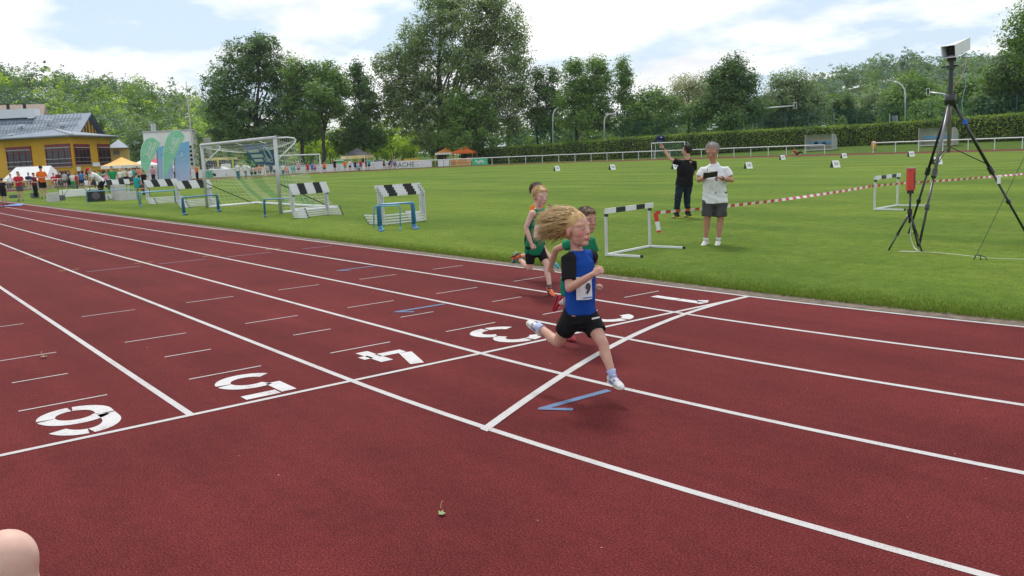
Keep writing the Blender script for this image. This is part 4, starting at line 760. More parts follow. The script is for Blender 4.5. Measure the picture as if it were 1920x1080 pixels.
p = G(1638, 285); b = p.copy(); r = empty('litter_bin', b, label='orange litter bin by the railing right of the gap', cat='bin'); MB().tube([(0, 0, .35), (0, 0, .4), (0, 0, 1.0), (0, 0, 1.08)], [.2, .25, .27, .25], 12).obj('body', mat('bin_orange', (.72, .33, .06), .6), r, smooth=True); MB().tube([(0, 0, 1.09), (0, 0, 1.2), (0, 0, 1.28)], [.26, .26, .1], 12).obj('lid', mat('bin_lid', (.7, .35, .28), .6), r, smooth=True); MB().tube([(.0, .0, 0), (0, 0, .36)], .05, 6).obj('post', M_black, r)
# ================================================================== GOALS
M_alu = mat('aluminium', (.50, .51, .525), .4, metal=.35, var=.08, scale=3); M_wtube = mat('white_tube', (.78, .79, .80), .4)
def stripenet(name, cols):
    m = bpy.data.materials.new(name); m.use_nodes = True; t = m.node_tree; b = t.nodes['Principled BSDF']; b.inputs['Roughness'].default_value = .8
    at = N(t, 'ShaderNodeAttribute', attribute_name='band'); r = N(t, 'ShaderNodeValToRGB'); r.color_ramp.interpolation = 'CONSTANT'
    while len(r.color_ramp.elements) < len(cols): r.color_ramp.elements.new(.5)
    for e, (p, c) in zip(r.color_ramp.elements, cols): e.position = p; e.color = (*c, 1)
    LK(t, at.outputs['Fac'], r.inputs[0]); LK(t, r.outputs[0], b.inputs['Base Color']); return m
M_net = stripenet('goal_net', [(0, (.62, .64, .50)), (.18, (.10, .36, .26)), (.34, (.62, .64, .46)), (.5, (.08, .34, .24)), (.64, (.62, .64, .46)), (.8, (.10, .36, .26)), (.9, (.62, .64, .5))])
M_netw = mat('white_net', (.66, .70, .66), .8)
def netsurf(grid, nu, nv, rad, band=None):
    "cords along both directions of a curved sheet; grid(u, v) -> point"
    V = []; F = []; B = []; c = 0
    def cord(ps, b):
        nonlocal c
        ps = np.array(ps); T = np.gradient(ps, axis=0); T /= np.linalg.norm(T, axis=1)[:, None]+1e-9
        h = np.array([.3, .5, .81]); a = np.cross(T, h); a /= np.linalg.norm(a, axis=1)[:, None]+1e-9; d = np.cross(T, a); n = len(ps)
        for q in (0, 2.1, 4.2): V.append(ps+a*math.cos(q)*rad+d*math.sin(q)*rad)
        for k in range(3):
            k2 = (k+1) % 3
            for i in range(n-1): F.append((c+k*n+i, c+k*n+i+1, c+k2*n+i+1, c+k2*n+i)); B.append(b if np.isscalar(b) else b[i])
        c += 3*n
    us = np.linspace(0, 1, nu); vs = np.linspace(0, 1, nv)
    for u in us: cord([grid(u, v) for v in np.linspace(0, 1, 13)], u)
    uu = np.linspace(0, 1, 25)
    for v in vs: cord([grid(u, v) for u in uu], uu[:-1])
    me = bpy.data.meshes.new('net'); me.from_pydata(np.concatenate(V).tolist(), [], F); me.update()
    me.attributes.new('band', 'FLOAT', 'FACE').data.foreach_set('value', np.array(B, float)); return me
gR, gL = G(527, 402), G(389, 391); bR, bL = G(632, 391.5), G(473, 383.5); H = 2.52; o = gR.copy()
gu = (gL-gR)/np.linalg.norm(gL-gR); gw = np.linalg.norm(gL-gR); gb = (bR-gR)/np.linalg.norm(bR-gR); gd = np.linalg.norm(bR-gR)*.98; bL = gL+gb*gd; bR = gR+gb*gd
gl_ = empty('football_goal', o, label='large silver football goal with sagging striped net beside the track', cat='goal'); Z = lambda z: np.array([0, 0, z])
for q in (gR, gL): MB().tube([q-o, q-o+Z(H)], .06, 10, squash=1.1).obj('post', M_alu, gl_, True)
MB().tube([gR-o+Z(H-.03)-gu*.06, gL-o+Z(H-.03)+gu*.06], .06, 10).obj('crossbar', M_alu, gl_, True)
for a, b in ((gR, bR), (gL, bL), (bL, bR)): MB().tube([a-o+Z(.06), b-o+Z(.06)], .05, 8).obj('ground_bar', M_wtube, gl_, True)
for q in (gR, gL):
    e = q-o+gb*.85+Z(H-.10); MB().tube([q-o+Z(H-.05), q-o+gb*.5+Z(H-.02), q-o+gb*.78+Z(H-.05), e-gu*0, q-o+gb*.8+Z(H-.2), q-o+gb*.02+Z(H*.70)], .022, 7).obj('net_bracket', M_wtube, gl_, True)
    MB().tube([q-o+Z(1.02), q-o+gb*gd*.9+Z(.08)], .016, 6).obj('tension_strap', M_black, gl_)
def back(u, v):
    top = gR+gu*gw*u+gb*.82+Z(H-.1-.32*math.sin(PI*u)**.7); bot = gR+gu*gw*u+gb*(gd-.05)+Z(.1); p = top+(bot-top)*v; sag = math.sin(PI*v)
    return p-o-gb*.42*sag*(.5+.5*math.sin(PI*u))+Z(-.1*sag)
def roof(u, v): a = gR+gu*gw*u+Z(H-.04); b = back(u, 0)+o; return a+(b-a)*v-o+Z(-.12*math.sin(PI*v))
mkobj('back_net', netsurf(back, 50, 17, .0042), M_net, gl_); mkobj('roof_net', netsurf(roof, 46, 7, .0034), M_netw, gl_)
for q, s in ((gR, 0), (gL, 1)):
    mkobj('side_net', netsurf(lambda u, v: (q-o+Z(H*(1-v)+.05))*(1-u)+back(s, min(1, v))*u, 11, 17, .0036), M_netw, gl_)
bc = gR+gu*gw*.40+gb*.5; r = empty('goal_banner', bc, label='dark blue banner with round emblem hanging in the top of the big goal', cat='banner')
M_gb = mat('goal_banner_blue', (.03, .10, .26), .7, col2=(.05, .16, .36), scale=1.5); u0 = -gu; W = lambda s, z: u0*s+Z(H-.12+z)+gb*(-z*.5)
MB().poly([W(-1.25, -.02), W(1.1, -.06), W(1.35, -.82), W(-.95, -.72)], .01, -gb).obj('sheet', M_gb, r)
wm = mat('goal_banner_print', (.50, .62, .62), .7)
for rr in (.27, .19): MB().tube([W(.85+math.cos(a)*rr, -.42+math.sin(a)*rr)-gb*.03 for a in np.linspace(0, 2*PI, 21)], .018, 4).obj('emblem_ring', wm, r)
for s0, s1, z, h_ in ((-.85, .15, -.22, .10), (-.8, .3, -.38, .12), (-.75, .1, -.55, .10)): MB().poly([W(s0, z)-gb*.02, W(s1, z)-gb*.02, W(s1, z-h_)-gb*.02, W(s0, z-h_)-gb*.02]).obj('print_stripe', wm, r)
for k in range(4): MB().poly([W(.3+k*.12, -.5)-gb*.02, W(.36+k*.12, -.5)-gb*.02, W(.36+k*.12, -.68)-gb*.02, W(.3+k*.12, -.68)-gb*.02]).obj('print_stripe', wm, r)
for s in (-1.2, 1.05): MB().tube([W(s, -.03), Z(H-.02)+u0*s-gb*.45], .01, 4).obj('tie_cord', M_white, r)
def far_goal(a, b, dirb, h, dep, label, rad=.06):
    o = a.copy(); r = empty('football_goal', o, label=label, cat='goal'); u = b-a
    for q in (a, b): MB().tube([q-o, q-o+Z(h)], rad, 8).obj('post', M_wtube, r); MB().tube([q-o+dirb*dep, q-o+dirb*dep+Z(h*.98)], rad*.5, 6).obj('back_post', M_wtube, r); MB().tube([q-o+Z(.05), q-o+dirb*dep+Z(.05)], rad*.6, 6).obj('ground_bar', M_wtube, r); MB().tube([q-o+Z(h*.97), q-o+dirb*dep+Z(h*.97)], rad*.5, 6).obj('top_bar', M_wtube, r)
    MB().tube([a-o+Z(h), b-o+Z(h)], rad, 8).obj('crossbar', M_wtube, r)
    mkobj('net', netsurf(lambda s, v: u*s+dirb*dep+Z(h*.97*(1-v)), 26, 9, .014), mat('far_net', (.10, .26, .17), .8), r)
a = PT(494.5, 122); b = PT(599.5, 128); dv = (a-CAM)*[1, 1, 0]; dv /= np.linalg.norm(dv); far_goal(a, b, dv, 2.65, 1.5, 'white football goal on the far bend with a crowd in it', .075)
a = G(1222, 298); b = a+np.array([4.6, 2.0, 0]); dv = (a-CAM)*[1, 1, 0]; dv /= np.linalg.norm(dv); u_ = np.array([dv[1], -dv[0], 0]); far_goal(a, a+u_*4.7+dv*.8, dv*.8+u_*.45, 2.25, 1.2, 'small white goal by the far railing behind the man in black', .05)
# ================================================================== HURDLES
M_hw = mat('hurdle_white', (.74, .74, .75), .45, var=.06, scale=5); M_hb = mat('hurdle_black', (.015, .015, .017), .45); M_ht = mat('hurdle_tube', (.62, .63, .64), .38, metal=.35, var=.12, scale=6)
def make_hurdle(L=1.26, H_=.70, foot=.60, bh=.075):
    "uprights on y = +-L/2.2, feet along +x"
    r = empty('hurdle'); y = L/2-.05
    for s in (-1, 1):
        MB().bar((0, s*y, .04), (0, s*y, H_-.02), .028, .038).obj('upright', M_ht, r); ft = MB().bar((-.02, s*y, .022), (foot, s*y, .022), .027, .03).obj('foot', M_hw, r); MB().box((foot+.012, s*y, .024), (.03, .032, .036)).obj('end_cap', M_black, ft)
    MB().bar((0, -y+.024, .022), (0, y-.024, .022), .028, .03).obj('base_bar', M_hw, r)
    seg_ = [-.5, -.30, -.105, .125, .31, .5]
    for i in range(5):
        a, b = seg_[i]*L, seg_[i+1]*L; MB().box((.035, (a+b)/2, H_-bh/2), (.022, b-a-.001, bh)).obj('board_stripe', M_hb if i % 2 else M_hw, r)
    for s in (-1, 1): MB().box((.01, s*y, H_-.10), (.05, .03, .04)).obj('clamp', M_black, r)
    return r
H0 = make_hurdle()
_first = [True]
def put_hurdle(p, rz, label, group, z=0, sx=1., foots=True):
    o = H0 if _first[0] else copy_tree(H0); _first[0] = False
    o.location = (p[0], p[1], p[2]+z); o.rotation_euler = (0, 0, rz); o.scale = (sx,)*3; tag(o, label, 'hurdle', group); return o
def hd(a, b): return math.atan2(-(b[0]-a[0]), b[1]-a[1])
pA, pB = G(1130, 485), G(1225, 466); put_hurdle((pA+pB)/2+[0, 0, .03], hd(pA, pB), 'white hurdle with barrier tape tied to its post, beside the runners', 'hurdles standing on the turf', sx=1.06)
pA, pB = G(1634, 397), G(1687, 388.5); c = (pA+pB)/2; put_hurdle(c+[0, 0, .03], hd(pA, pB)+.05, 'white hurdle standing behind the small red device', 'hurdles standing on the turf', sx=1.12)
def hstack(p, rz, n, lb, sx=1.06, step=(-.032, .0), dz=.062, dy=0.):
    d = np.array([math.cos(rz), math.sin(rz), 0]); e = np.array([-d[1], d[0], 0])
    for i in range(n):
        pos = ['lowest', 'second lowest', 'middle', 'second highest', 'topmost'] if n == 5 else ['lowest', 'second', 'third', 'topmost']
        put_hurdle(p+d*step[0]*i+e*dy*i+[0, 0, .03], rz, f'{pos[i]} hurdle of the stack {lb}', 'stacked hurdles', dz*i, sx)
q = G(563, 417); hstack(G(592, 408)+[-.25, 0, 0], .22, 5, 'right of the big goal', 1.1)
hstack(G(762, 420)+[-.05, .0, 0], .10+PI, 4, 'behind the blue training hurdles', 1.12, step=(.022, 0), dz=.068, dy=.03)
hstack(G(360, 389)+[0, .2, 0], .16, 5, 'against the left goal post', 1.2, dy=-.015); hstack(G(309, 382), .16, 5, 'beyond the left goal post', 1.25, dy=-.015)
hstack(G(205, 375)+[0, .4, 0], .16, 4, 'behind the bending man with a red cap', 1.3); hstack(G(172, 374)+[0, .5, 0], .16, 4, 'beside the black loudspeaker', 1.3)
# blue training hurdles: bent tubes
M_bt = mat('blue_tube', (.03, .16, .36), .4, var=.15, scale=8); M_bt2 = mat('light_blue_tube', (.08, .32, .48), .4, var=.15, scale=8)
def tub(p, rz, L, h, foot, m, label, lean=0., gid='blue training hurdles', rad=.016):
    r = empty('training_hurdle', p, rz, label=label, cat='hurdle', group=gid); rd = .06; y = L/2
    pts = [(foot, -y, .02), (.1, -y, .02), (.03, -y, .03), (0, -y, .1), (-lean, -y, h-rd), (-lean, -y+rd*.3, h-rd*.3), (-lean, -y+rd, h), (-lean, y-rd, h), (-lean, y-rd*.3, h-rd*.3), (-lean, y, h-rd), (0, y, .1), (.03, y, .03), (.1, y, .02), (foot, y, .02)]
    MB().tube(pts[3:11], rad, 7).obj('bow', m, r, True)
    for k in (0, 1): MB().tube(pts[:4] if k == 0 else pts[10:], rad, 7).obj('foot', m, r, True)
    return r
b0 = G(742, 432)
for i in range(4): tub(b0+np.array([-.05*i, .06*i, .02]), -.42, .80, .60, .55, M_bt if i < 3 else M_bt2, f'{["front", "second", "third", "rearmost"][i]} blue training hurdle nested before the four-hurdle stack', lean=.02*i)
tub(G(728, 435)+[.05, -.05, .02], -.75, .62, .58, .1, M_bt2, 'light blue training hurdle leaning apart from the nested blue ones', lean=.1)
b0 = G(524, 408)
for i in range(3): tub(b0+np.array([-.06*i, .04*i, .02]), -.5, .88, .56, -.3, M_bt, f'{["front", "middle", "rear"][i]} slim blue training hurdle at the right goal post', lean=.03*i, rad=.015)
b0 = G(377, 402)
for i in range(3): tub(b0+np.array([-.08*i, .06*i, .02]), .42, 1.55, .62, .05, M_bt, f'{["front", "middle", "rear"][i]} wide blue training hurdle before the left goal post', lean=.02*i, rad=.024)
b0 = G(300, 386)
for i in range(2): tub(b0+np.array([-.5*i, .06*i, .02]), .3, 1.8, .62, .05, M_bt if i else M_bt2, f'{["nearer", "farther"][i]} long blue training hurdle beside the far hurdle stacks', lean=.02*i, rad=.024)
tub(G(212, 380)+[0, 0, .02], .2, 2.6, .62, .05, M_bt2, 'long pale blue training hurdle before the bending man', rad=.022)
# ================================================================== BARRIER TAPE
def tapemat():
    m = bpy.data.materials.new('barrier_tape'); m.use_nodes = True; t = m.node_tree; b = t.nodes['Principled BSDF']; b.inputs['Roughness'].default_value = .35
    a = N(t, 'ShaderNodeAttribute', attribute_name='band'); r = N(t, 'ShaderNodeValToRGB'); r.color_ramp.interpolation = 'CONSTANT'; r.color_ramp.elements[0].color = (.80, .80, .80, 1); r.color_ramp.elements[1].position = .5; r.color_ramp.elements[1].color = (.62, .05, .03, 1); LK(t, a.outputs['Fac'], r.inputs[0]); LK(t, r.outputs[0], b.inputs['Base Color']); return m
M_tape = tapemat()
def tape(pts, wd, parent, name, twist=.0, step=.14):
    P = dense(pts, .035); n = len(P); T = np.gradient(P, axis=0); T /= np.linalg.norm(T, axis=1)[:, None]; s = np.arange(n)*.035; sd_ = np.cross(T, (0, 0, 1.)); sd_ /= np.linalg.norm(sd_, axis=1)[:, None]+1e-9; upv = np.cross(sd_, T)
    an = twist*.5*np.sin(s*.9)+.25*np.sin(s*2.3); w_ = upv*np.cos(an)[:, None]+sd_*np.sin(an)[:, None]; V = np.concatenate([P-w_*wd/2, P+w_*wd/2]); F = [(i, i+1, i+1+n, i+n) for i in range(n-1)]
    me = bpy.data.meshes.new(name); me.from_pydata(V.tolist(), [], F); me.update(); me.attributes.new('band', 'FLOAT', 'FACE').data.foreach_set('value', ((s[:-1]/step) % 2 < 1).astype(float)); return mkobj(name, me, M_tape, parent)
hb = G(1225, 466); a0 = UP(1229, 399, hb); c1 = UP(1634, 349, G(1634, 397)); c2 = UP(1688, 344, G(1688, 389)); e2 = P3(1990, 319, 30)
bt = empty('barrier_tape', a0, label='red and white barrier tape strung from the near hurdle across the turf', cat='tape'); A_ = lambda ps: [np.asarray(q)-a0 for q in ps]
def sagline(p, q, sag, n=14): t = np.linspace(0, 1, n)[:, None]; L = p+(q-p)*t; L[:, 2] -= (4*sag*t*(1-t))[:, 0]; return L
tape(A_(sagline(a0, c1, .05)), .055, bt, 'tape_span', .8); tape(A_(sagline(c1, c2, .0)), .055, bt, 'tape_span', .6); tape(A_(sagline(c2, e2, .02)), .055, bt, 'tape_span', .8)
tape(A_([a0+[0, 0, 0], UP(1231, 410, hb), UP(1234, 425, hb), UP(1236, 436, hb)]), .07, bt, 'loose_end', .3)
pe = np.array([*e2[:2], 0.]); r = empty('stake', pe, label='thin stake holding the barrier tape end outside the view', cat='stake'); MB().tube([(0, 0, -.1), e2-pe+[0, 0, .05]], .02, 6).obj('rod', M_black, r)
# ================================================================== TRIPODS
M_leg = mat('tripod_black', (.014, .015, .017), .32, spec=.6); M_leg2 = mat('tripod_grey', (.16, .165, .17), .35, metal=.5)
fa, fb, fc_ = G(1722, 467), G(1703, 441), G(1930, 448); tc_ = (fa+fb+fc_)/3; tt = UP(1782, 183, tc_); o = np.array([*tt[:2], 0.])
tp = empty('camera_tripod', o, label='very tall black tripod carrying a white camera hood above the turf', cat='tripod'); top = tt-o
for f, k in ((fa, 0), (fb, 1), (fc_, 2)):
    f = f-o; d = (f-top); q = top+d*.04
    lg = MB().tube([q, top+d*.52], .026 if k != 1 else .022, 8).obj('leg', M_leg if k != 0 else M_leg2, tp, True); MB().tube([top+d*.50, f], .019, 8).obj('lower_tube', M_leg, lg, True)
    MB().tube([top+d*.485, top+d*.535], .042, 8).obj('leg_clamp', M_leg, lg); MB().tube([top+d*.72, top+d*.745], .036, 8).obj('leg_clamp', M_leg, lg); MB().ell(f+[0, 0, .02], .035, .035, .03, k=8, h=6).obj('rubber_foot', M_black, lg)
    s = top*.62+[0, 0, .05]; MB().tube([top-[0, 0, .75], top+d*.47], .009, 5).obj('spreader_strut', M_leg, tp)
MB().tube([top-[0, 0, .12], top+[0, 0, .05]], .085, 10).obj('shoulder', M_leg, tp, True); MB().tube([top-[0, 0, .85], top+[0, 0, .46]], .027, 10).obj('centre_column', mat('column_pink_grey', (.25, .20, .20), .3, metal=.5), tp, True); MB().tube([top+[0, 0, .05], top+[0, 0, .42]], .036, 8).obj('column_sleeve', M_leg, tp)
for z, w_ in ((.46, .12), (.53, .07), (.58, .13), (.635, .10)): MB().box(top+[0, 0, z], (w_, w_*.8, .05), .4).obj('head_plate', M_leg, tp)
MB().tube([top+[-.15, 0, .48], top+[.1, 0, .48]], .016, 6).obj('pan_handle', M_leg, tp); MB().tube([top+[0, 0, .45], top+[0, 0, .65]], .028, 8).obj('ball_head', M_leg, tp)
ch0 = o+top+[0, 0, .655]; r = empty('camera_hood', ch0, label='white box hood with dark open front on top of the tall tripod', cat='camera')
f0 = [UP(x, y, tc_, .25)-ch0 for x, y in ((1766, 108), (1791, 106), (1790, 85), (1765, 88))]; f0[0] = UP(1767, 109, tc_, .25)-ch0; k0 = [UP(x, y, tc_, -.35)-ch0 for x, y in ((1793, 101), (1818, 92), (1818, 71), (1795, 79))]
M_hood = mat('hood_white', (.62, .64, .65), .45, var=.06); mb = MB()
for i in (1, 2): j = (i+1) % 4; mb.add([f0[i], f0[j], k0[j], k0[i]], [(0, 1, 2, 3)])
mb.add([f0[3], f0[0], k0[0], k0[3]], [(0, 1, 2, 3)]); mb.add([f0[0], f0[1], k0[1], k0[0]], [(0, 1, 2, 3)]); hm = evalmesh(mb.mesh('hood'), [('WELD', dict(merge_threshold=.001)), ('SOLIDIFY', dict(thickness=.012))]); mkobj('hood', hm, M_hood, r)
cc_ = np.mean(f0, 0)*.55+np.mean(k0, 0)*.45; dk = np.mean(k0, 0)-np.mean(f0, 0); dk /= np.linalg.norm(dk); MB().bar(cc_-dk*.02, cc_+dk*.4, .16, .14).obj('camera_body', M_black, r); MB().tube([cc_-dk*.16, cc_], .05, 10).obj('lens', M_black, r)
MB().box((0, 0, .015), (.12, .1, .05)).obj('mount', M_leg, r)
# cables on the tripod
for pts, cm, lb in [([(1812, 104), (1810, 125), (1806, 140), (1800, 150), (1790, 160), (1783, 175)], (.62, .45, .42), 'pinkish cable looping down from the camera hood'), ([(1808, 138), (1811, 158), (1806, 178), (1803, 195), (1806, 215)], (.22, .45, .50), 'turquoise cable hanging beside the tall tripod')]:
    P = [UP(x, y, tc_, -.1) for x, y in pts]; o3 = P[0]; MB().tube(dense([q-o3 for q in P], .05), .006, 5).obj('cable', mat('cable_%.2f' % cm[0], cm, .5), None, True, label=lb, cat='cable').location = o3
w3 = top+(fc_-o-top)*.17; MB().tube([w3-[0, 0, .04]+[.02, 0, 0], w3+[.02, 0, .04]], .04, 8).obj('blue_strap', mat('strap_blue', (.02, .12, .5), .5), tp); MB().box(top+(fc_-o-top)*.60+[.02, -.02, .05], (.05, .05, .13), .4).obj('white_tag', M_white, tp)
# small tripod with red device
g1, g2, g3 = G(1664, 473), G(1730, 476), G(1722, 466); sc_ = (g1+g2+g3)/3; st = UP(1706, 398, sc_); o = np.array([*st[:2], 0.]); t2 = st-o; sp = empty('small_tripod', o, label='small black tripod under the upright red timing device', cat='tripod')
for f in (g1, g2, g3):
    f = f-o; d = f-t2; lg = MB().tube([t2+[0, 0, -.0], t2+d*.55], .017, 7).obj('leg', M_leg, sp, True); MB().tube([t2+d*.5, f], .012, 7).obj('lower_tube', M_leg, lg, True); MB().tube([t2+d*.52, t2+d*.57], .024, 7).obj('leg_clamp', M_leg, lg); MB().ell(f+[0, 0, .012], .02, .02, .015, k=8, h=6).obj('rubber_foot', M_black, lg)
t3 = UP(1707, 357, sc_)-o; MB().tube([t2-[0, 0, .16], [t2[0], t2[1], t3[2]]], .016, 8).obj('centre_column', M_leg, sp, True); MB().tube([t2-[0, 0, .03], t2+[0, 0, .05]], .035, 8).obj('shoulder', M_leg, sp); MB().box((t2[0], t2[1], t3[2]-.02), (.09, .07, .05), .4).obj('head', M_leg, sp)
d0 = np.array([o[0]+t2[0], o[1]+t2[1], t3[2]+.005]); ztop = UP(1707, 316, sc_)[2]-d0[2]; rz = face_cam(d0)+.3; r = empty('timing_device', d0, rz, label='tall red box-shaped timing device on the small tripod', cat='device')
M_rd = mat('device_red', (.62, .055, .04), .4); MB().box((0, 0, ztop/2), (.09, .105, ztop)).obj('case', M_rd, r); MB().box((.047, .036, ztop*.47), (.004, .012, ztop*.75)).obj('print', M_txt, r); MB().box((0, 0, ztop+.006), (.094, .108, .012)).obj('cap', mat('device_cap', (.3, .28, .28), .5), r); MB().box((.047, -.03, ztop*.9), (.004, .014, .014)).obj('screw', M_black, r); MB().box((.047, -.03, ztop*.16), (.004, .014, .014)).obj('screw', M_black, r)
M_cab = mat('cable_white', (.62, .62, .60), .5); cp = [d0+[0, 0, .02], UP(1709, 420, sc_), UP(1706, 440, sc_), UP(1712, 462, sc_), G(1722, 472, .03), G(1760, 474, .03), G(1800, 478, .03), G(1852, 484, .03), G(1990, 489, .03)]
MB().tube(dense([q-cp[0] for q in cp], .08), .006, 5).obj('cable', M_cab, None, True, label='white cable from the red device running along the grass', cat='cable').location = cp[0]
cp = [G(1682, 474, .02), G(1690, 471, .035), G(1715, 472, .035), G(1722, 471, .03)]; MB().tube(dense([q-cp[0] for q in cp], .05), .007, 5).obj('cable', M_cab, None, True, label='short white cable end lying at the small tripod', cat='cable').location = cp[0]
# spiral ground anchor with rope
ga = G(1826, 492); r = empty('ground_anchor', ga, label='dark bent wire ground anchor in the turf by the rope', cat='anchor'); mw_ = mat('anchor_iron', (.05, .055, .05), .6)
for pts in ([(1824, 492), (1830, 477), (1838, 479), (1839, 491)], [(1838, 479), (1846, 481), (1851, 486), (1848, 492)], [(1822, 493), (1835, 496), (1850, 498)]): MB().tube(dense([UP(x, y, ga)-ga for x, y in pts], .02), .007, 5).obj('wire', mw_, r)
rp0 = UP(1826, 488, ga); rp1 = UP(1925, 285, ga+[1.2, .9, 0]); MB().tube(dense([np.zeros(3), rp1-rp0], .3), .0042, 5).obj('guy_rope', mat('rope', (.06, .065, .06), .8), None, label='thin dark guy rope slanting up from the ground anchor', cat='rope').location = rp0
# ================================================================== SMALL THINGS ON THE TURF
M_mk = mat('marker_black', (.03, .03, .03), .6)
def marker(px, py, txt, label, s=1.):
    p = G(px, py); p[2] = .03; rz = face_cam(p)+.55; r = empty('distance_marker', p, rz, label=label, cat='marker', group='distance markers on the turf'); h, b, w_ = .40*s, .20*s, .21*s
    MB().poly([(b, -w_, 0), (b, w_, 0), (.01, w_, h), (.01, -w_, h)], .02, (.9, 0, .4)).obj('white_face', M_white, r); MB().poly([(-b, -w_, 0), (-b, w_, 0), (-.01, w_, h), (-.01, -w_, h)], .02, (.9, 0, .4)).obj('rear_face', M_mk, r)
    for q in (-w_, w_): MB().poly([(b-.03, q*.98, .0), (0, q*.98, h-.03), (-b+.03, q*.98, .0)]).obj('dark_side', M_mk, r)
    d = np.array([.01-b, 0, h]); d /= np.linalg.norm(d); text_obj(txt, 'number', M_txt, r, frame_mat(np.array([b*.5+.012, 0, h*.5+.006]), (0, 1, 0), d), .26*s)
for px, py, t_, lb in [(1044, 321, '50', 'standing alone before the left end of the hedge'), (1148, 319, '50', 'left of the man in black'), (1266, 318, '50', 'half hidden behind the man in black'), (1403, 317, '50', 'right of the man in the white polo'), (1467, 300, '60', 'below the person lying at the railing'), (1582, 297, '60', 'below the railing gap'), (1566, 315, '50', 'in front of the first dugout'), (1708, 294, '60', 'below the litter bin railing'), (1757, 309, '50', 'between the legs of the tall tripod')]: marker(px, py, t_, 'white A-frame distance marker '+lb, 1.05)
a, b = G(1590, 315), G(1730, 312); MB().bar((0, 0, .01), b-a+[0, 0, .01], .05, .012).obj('measuring_tape', mat('tape_yellow', (.62, .60, .08), .6), None, label='yellow measuring tape lying straight across the turf', cat='tape').location = a+[0, 0, .03]
def leaf(px, py, s, col, label, rz):
    p = G(px, py, .006); r = np.random.default_rng(int(px)); n = 18; V = []; F = []
    out = [(math.cos(a)*(1+.28*math.cos(5*a))*.5, math.sin(a)*(.62+.2*math.cos(5*a))*.5) for a in np.linspace(0, 2*PI, n+1)[:-1]]
    V = [(x*s, y*s, .012*s*20*(x*x*1.6+y*y*3)+.003) for x, y in out]+[(0, 0, .004+s*.08)]; o = empty('fallen_leaf', p, rz, label=label, cat='leaf')
    MB().add(V, [(i, (i+1) % n, n) for i in range(n)]).obj('blade', mat('leaf_%d' % px, col, .6, var=.35, scale=60, coord='Generated'), o); MB().tube([(-.45*s, 0, .02), (-.7*s, .1*s, .035), (-.85*s, .28*s, .05)], .0016, 5).obj('stalk', mat('leaf_stalk', (.42, .32, .16), .7), o)
leaf(828, 964, .048, (.24, .31, .13), 'curled pale green leaf lying on the red track', -.4); leaf(82, 670, .075, (.25, .15, .06), 'dry brown leaf lying by a white tick mark', .3); leaf(1500, 499, .12, (.45, .48, .36), 'pale leaf lying on the turf near the track edge', .2)
# scraps and grit on the track
n = 110; xs = rng.uniform(-14, 7, n); ys = rng.uniform(-7.2, -.1, n); mb = MB()
for x, y in zip(xs, ys):
    s = rng.uniform(.002, .006); a = rng.uniform(0, PI); d = np.array([math.cos(a), math.sin(a)])*s*rng.uniform(.6, 2); e = np.array([-d[1], d[0]])*.4; mb.add([(x-d[0], y-d[1], .009), (x+e[0], y+e[1], .012), (x+d[0], y+d[1], .009), (x-e[0], y-e[1], .012)], [(0, 3, 2, 1)])
mb.obj('track_litter', mat('litter', (.55, .48, .42), .8, var=.4, scale=3), None, kind='stuff', label='tiny pale scraps and grit scattered on the red track', cat='litter')
# tables, benches, boxes at the left
M_wood = mat('bench_wood', (.50, .30, .08), .6, var=.15, scale=4); M_tbl = mat('table_green', (.06, .09, .06), .6); M_crate = mat('crate_grey', (.55, .54, .52), .7, var=.08); M_crd = mat('crate_dark', (.10, .12, .12), .7)
def table(px, py, L, w_, h, m, label, rz=.3, name='folding_table', cat='table'):
    p = G(px, py); p[2] = .03; r = empty(name, p, rz, label=label, cat=cat); MB().box((0, 0, h), (w_, L, .04)).obj('table_top', m, r)
    for s in (-1, 1):
        for q in (-1, 1): MB().tube([(q*(w_/2-.06), s*(L/2-.2), 0), (q*(w_/2-.06), s*(L/2-.2), h-.02)], .018, 5).obj('leg', M_black, r)
        MB().tube([(w_/2-.06, s*(L/2-.2), .12), (w_/2-.06, s*(L/2-.75), h-.05)], .012, 5).obj('brace', M_black, r)
    return r
table(141, 371, 2.2, .6, .75, M_tbl, 'dark folding table beside the group in front of the clubhouse', .3); table(239, 364, 2.2, .6, .75, M_wood, 'wooden beer table with dark legs by the orange gazebo', .25); table(262, 369, 1.6, .35, .46, M_wood, 'wooden bench beside the beer table with papers on it', .25, 'bench', 'bench'); table(291, 341, 2.4, .7, .75, mat('blue_cloth', (.16, .40, .62), .8), 'table with a bright blue front behind the flags', .2)
def crate(px, py, d, m, label, rz=.2, lid=None):
    p = G(px, py); p[2] = .03; r = empty('box', p, rz, label=label, cat='box'); x, y, z = d
    for a, b, e, f in ((x/2, 0, .02, y), (-x/2, 0, .02, y)): MB().box((a, b, z/2), (e, f, z)).obj('side', m, r)
    for b in (y/2, -y/2): MB().box((0, b, z/2), (x-.025, .02, z)).obj('end', m, r)
    MB().box((0, 0, .015), (x-.03, y-.03, .03)).obj('floor', m, r); MB().box((0, 0, z-.01 if lid else z*.6), (x-.03, y-.03, .02)).obj('lid', lid or M_crd, r)
crate(236, 376, (.7, 1.0, .45), M_crate, 'large grey open crate before the beer table', .2); crate(224, 374.5, (.5, .6, .8), M_crate, 'tall grey crate beside the large open crate', .2, M_crate); crate(100, 379, (.4, .55, .5), M_crate, 'grey box with a white side by the man in orange', .2, M_crate); crate(112, 377, (.4, .5, .3), M_crd, 'small dark box with white end beside the grey box', .2)
crate(150, 368, (.6, 2.6, .45), M_white, 'long white box under the dark folding table', .3, M_white); crate(66, 372, (.4, .4, .35), M_crd, 'small dark bag-like box at the feet of the person in maroon', .2, M_crd); crate(28, 372, (.4, .6, .22), M_crd, 'flat dark bag behind the man in red', .2, M_crd)
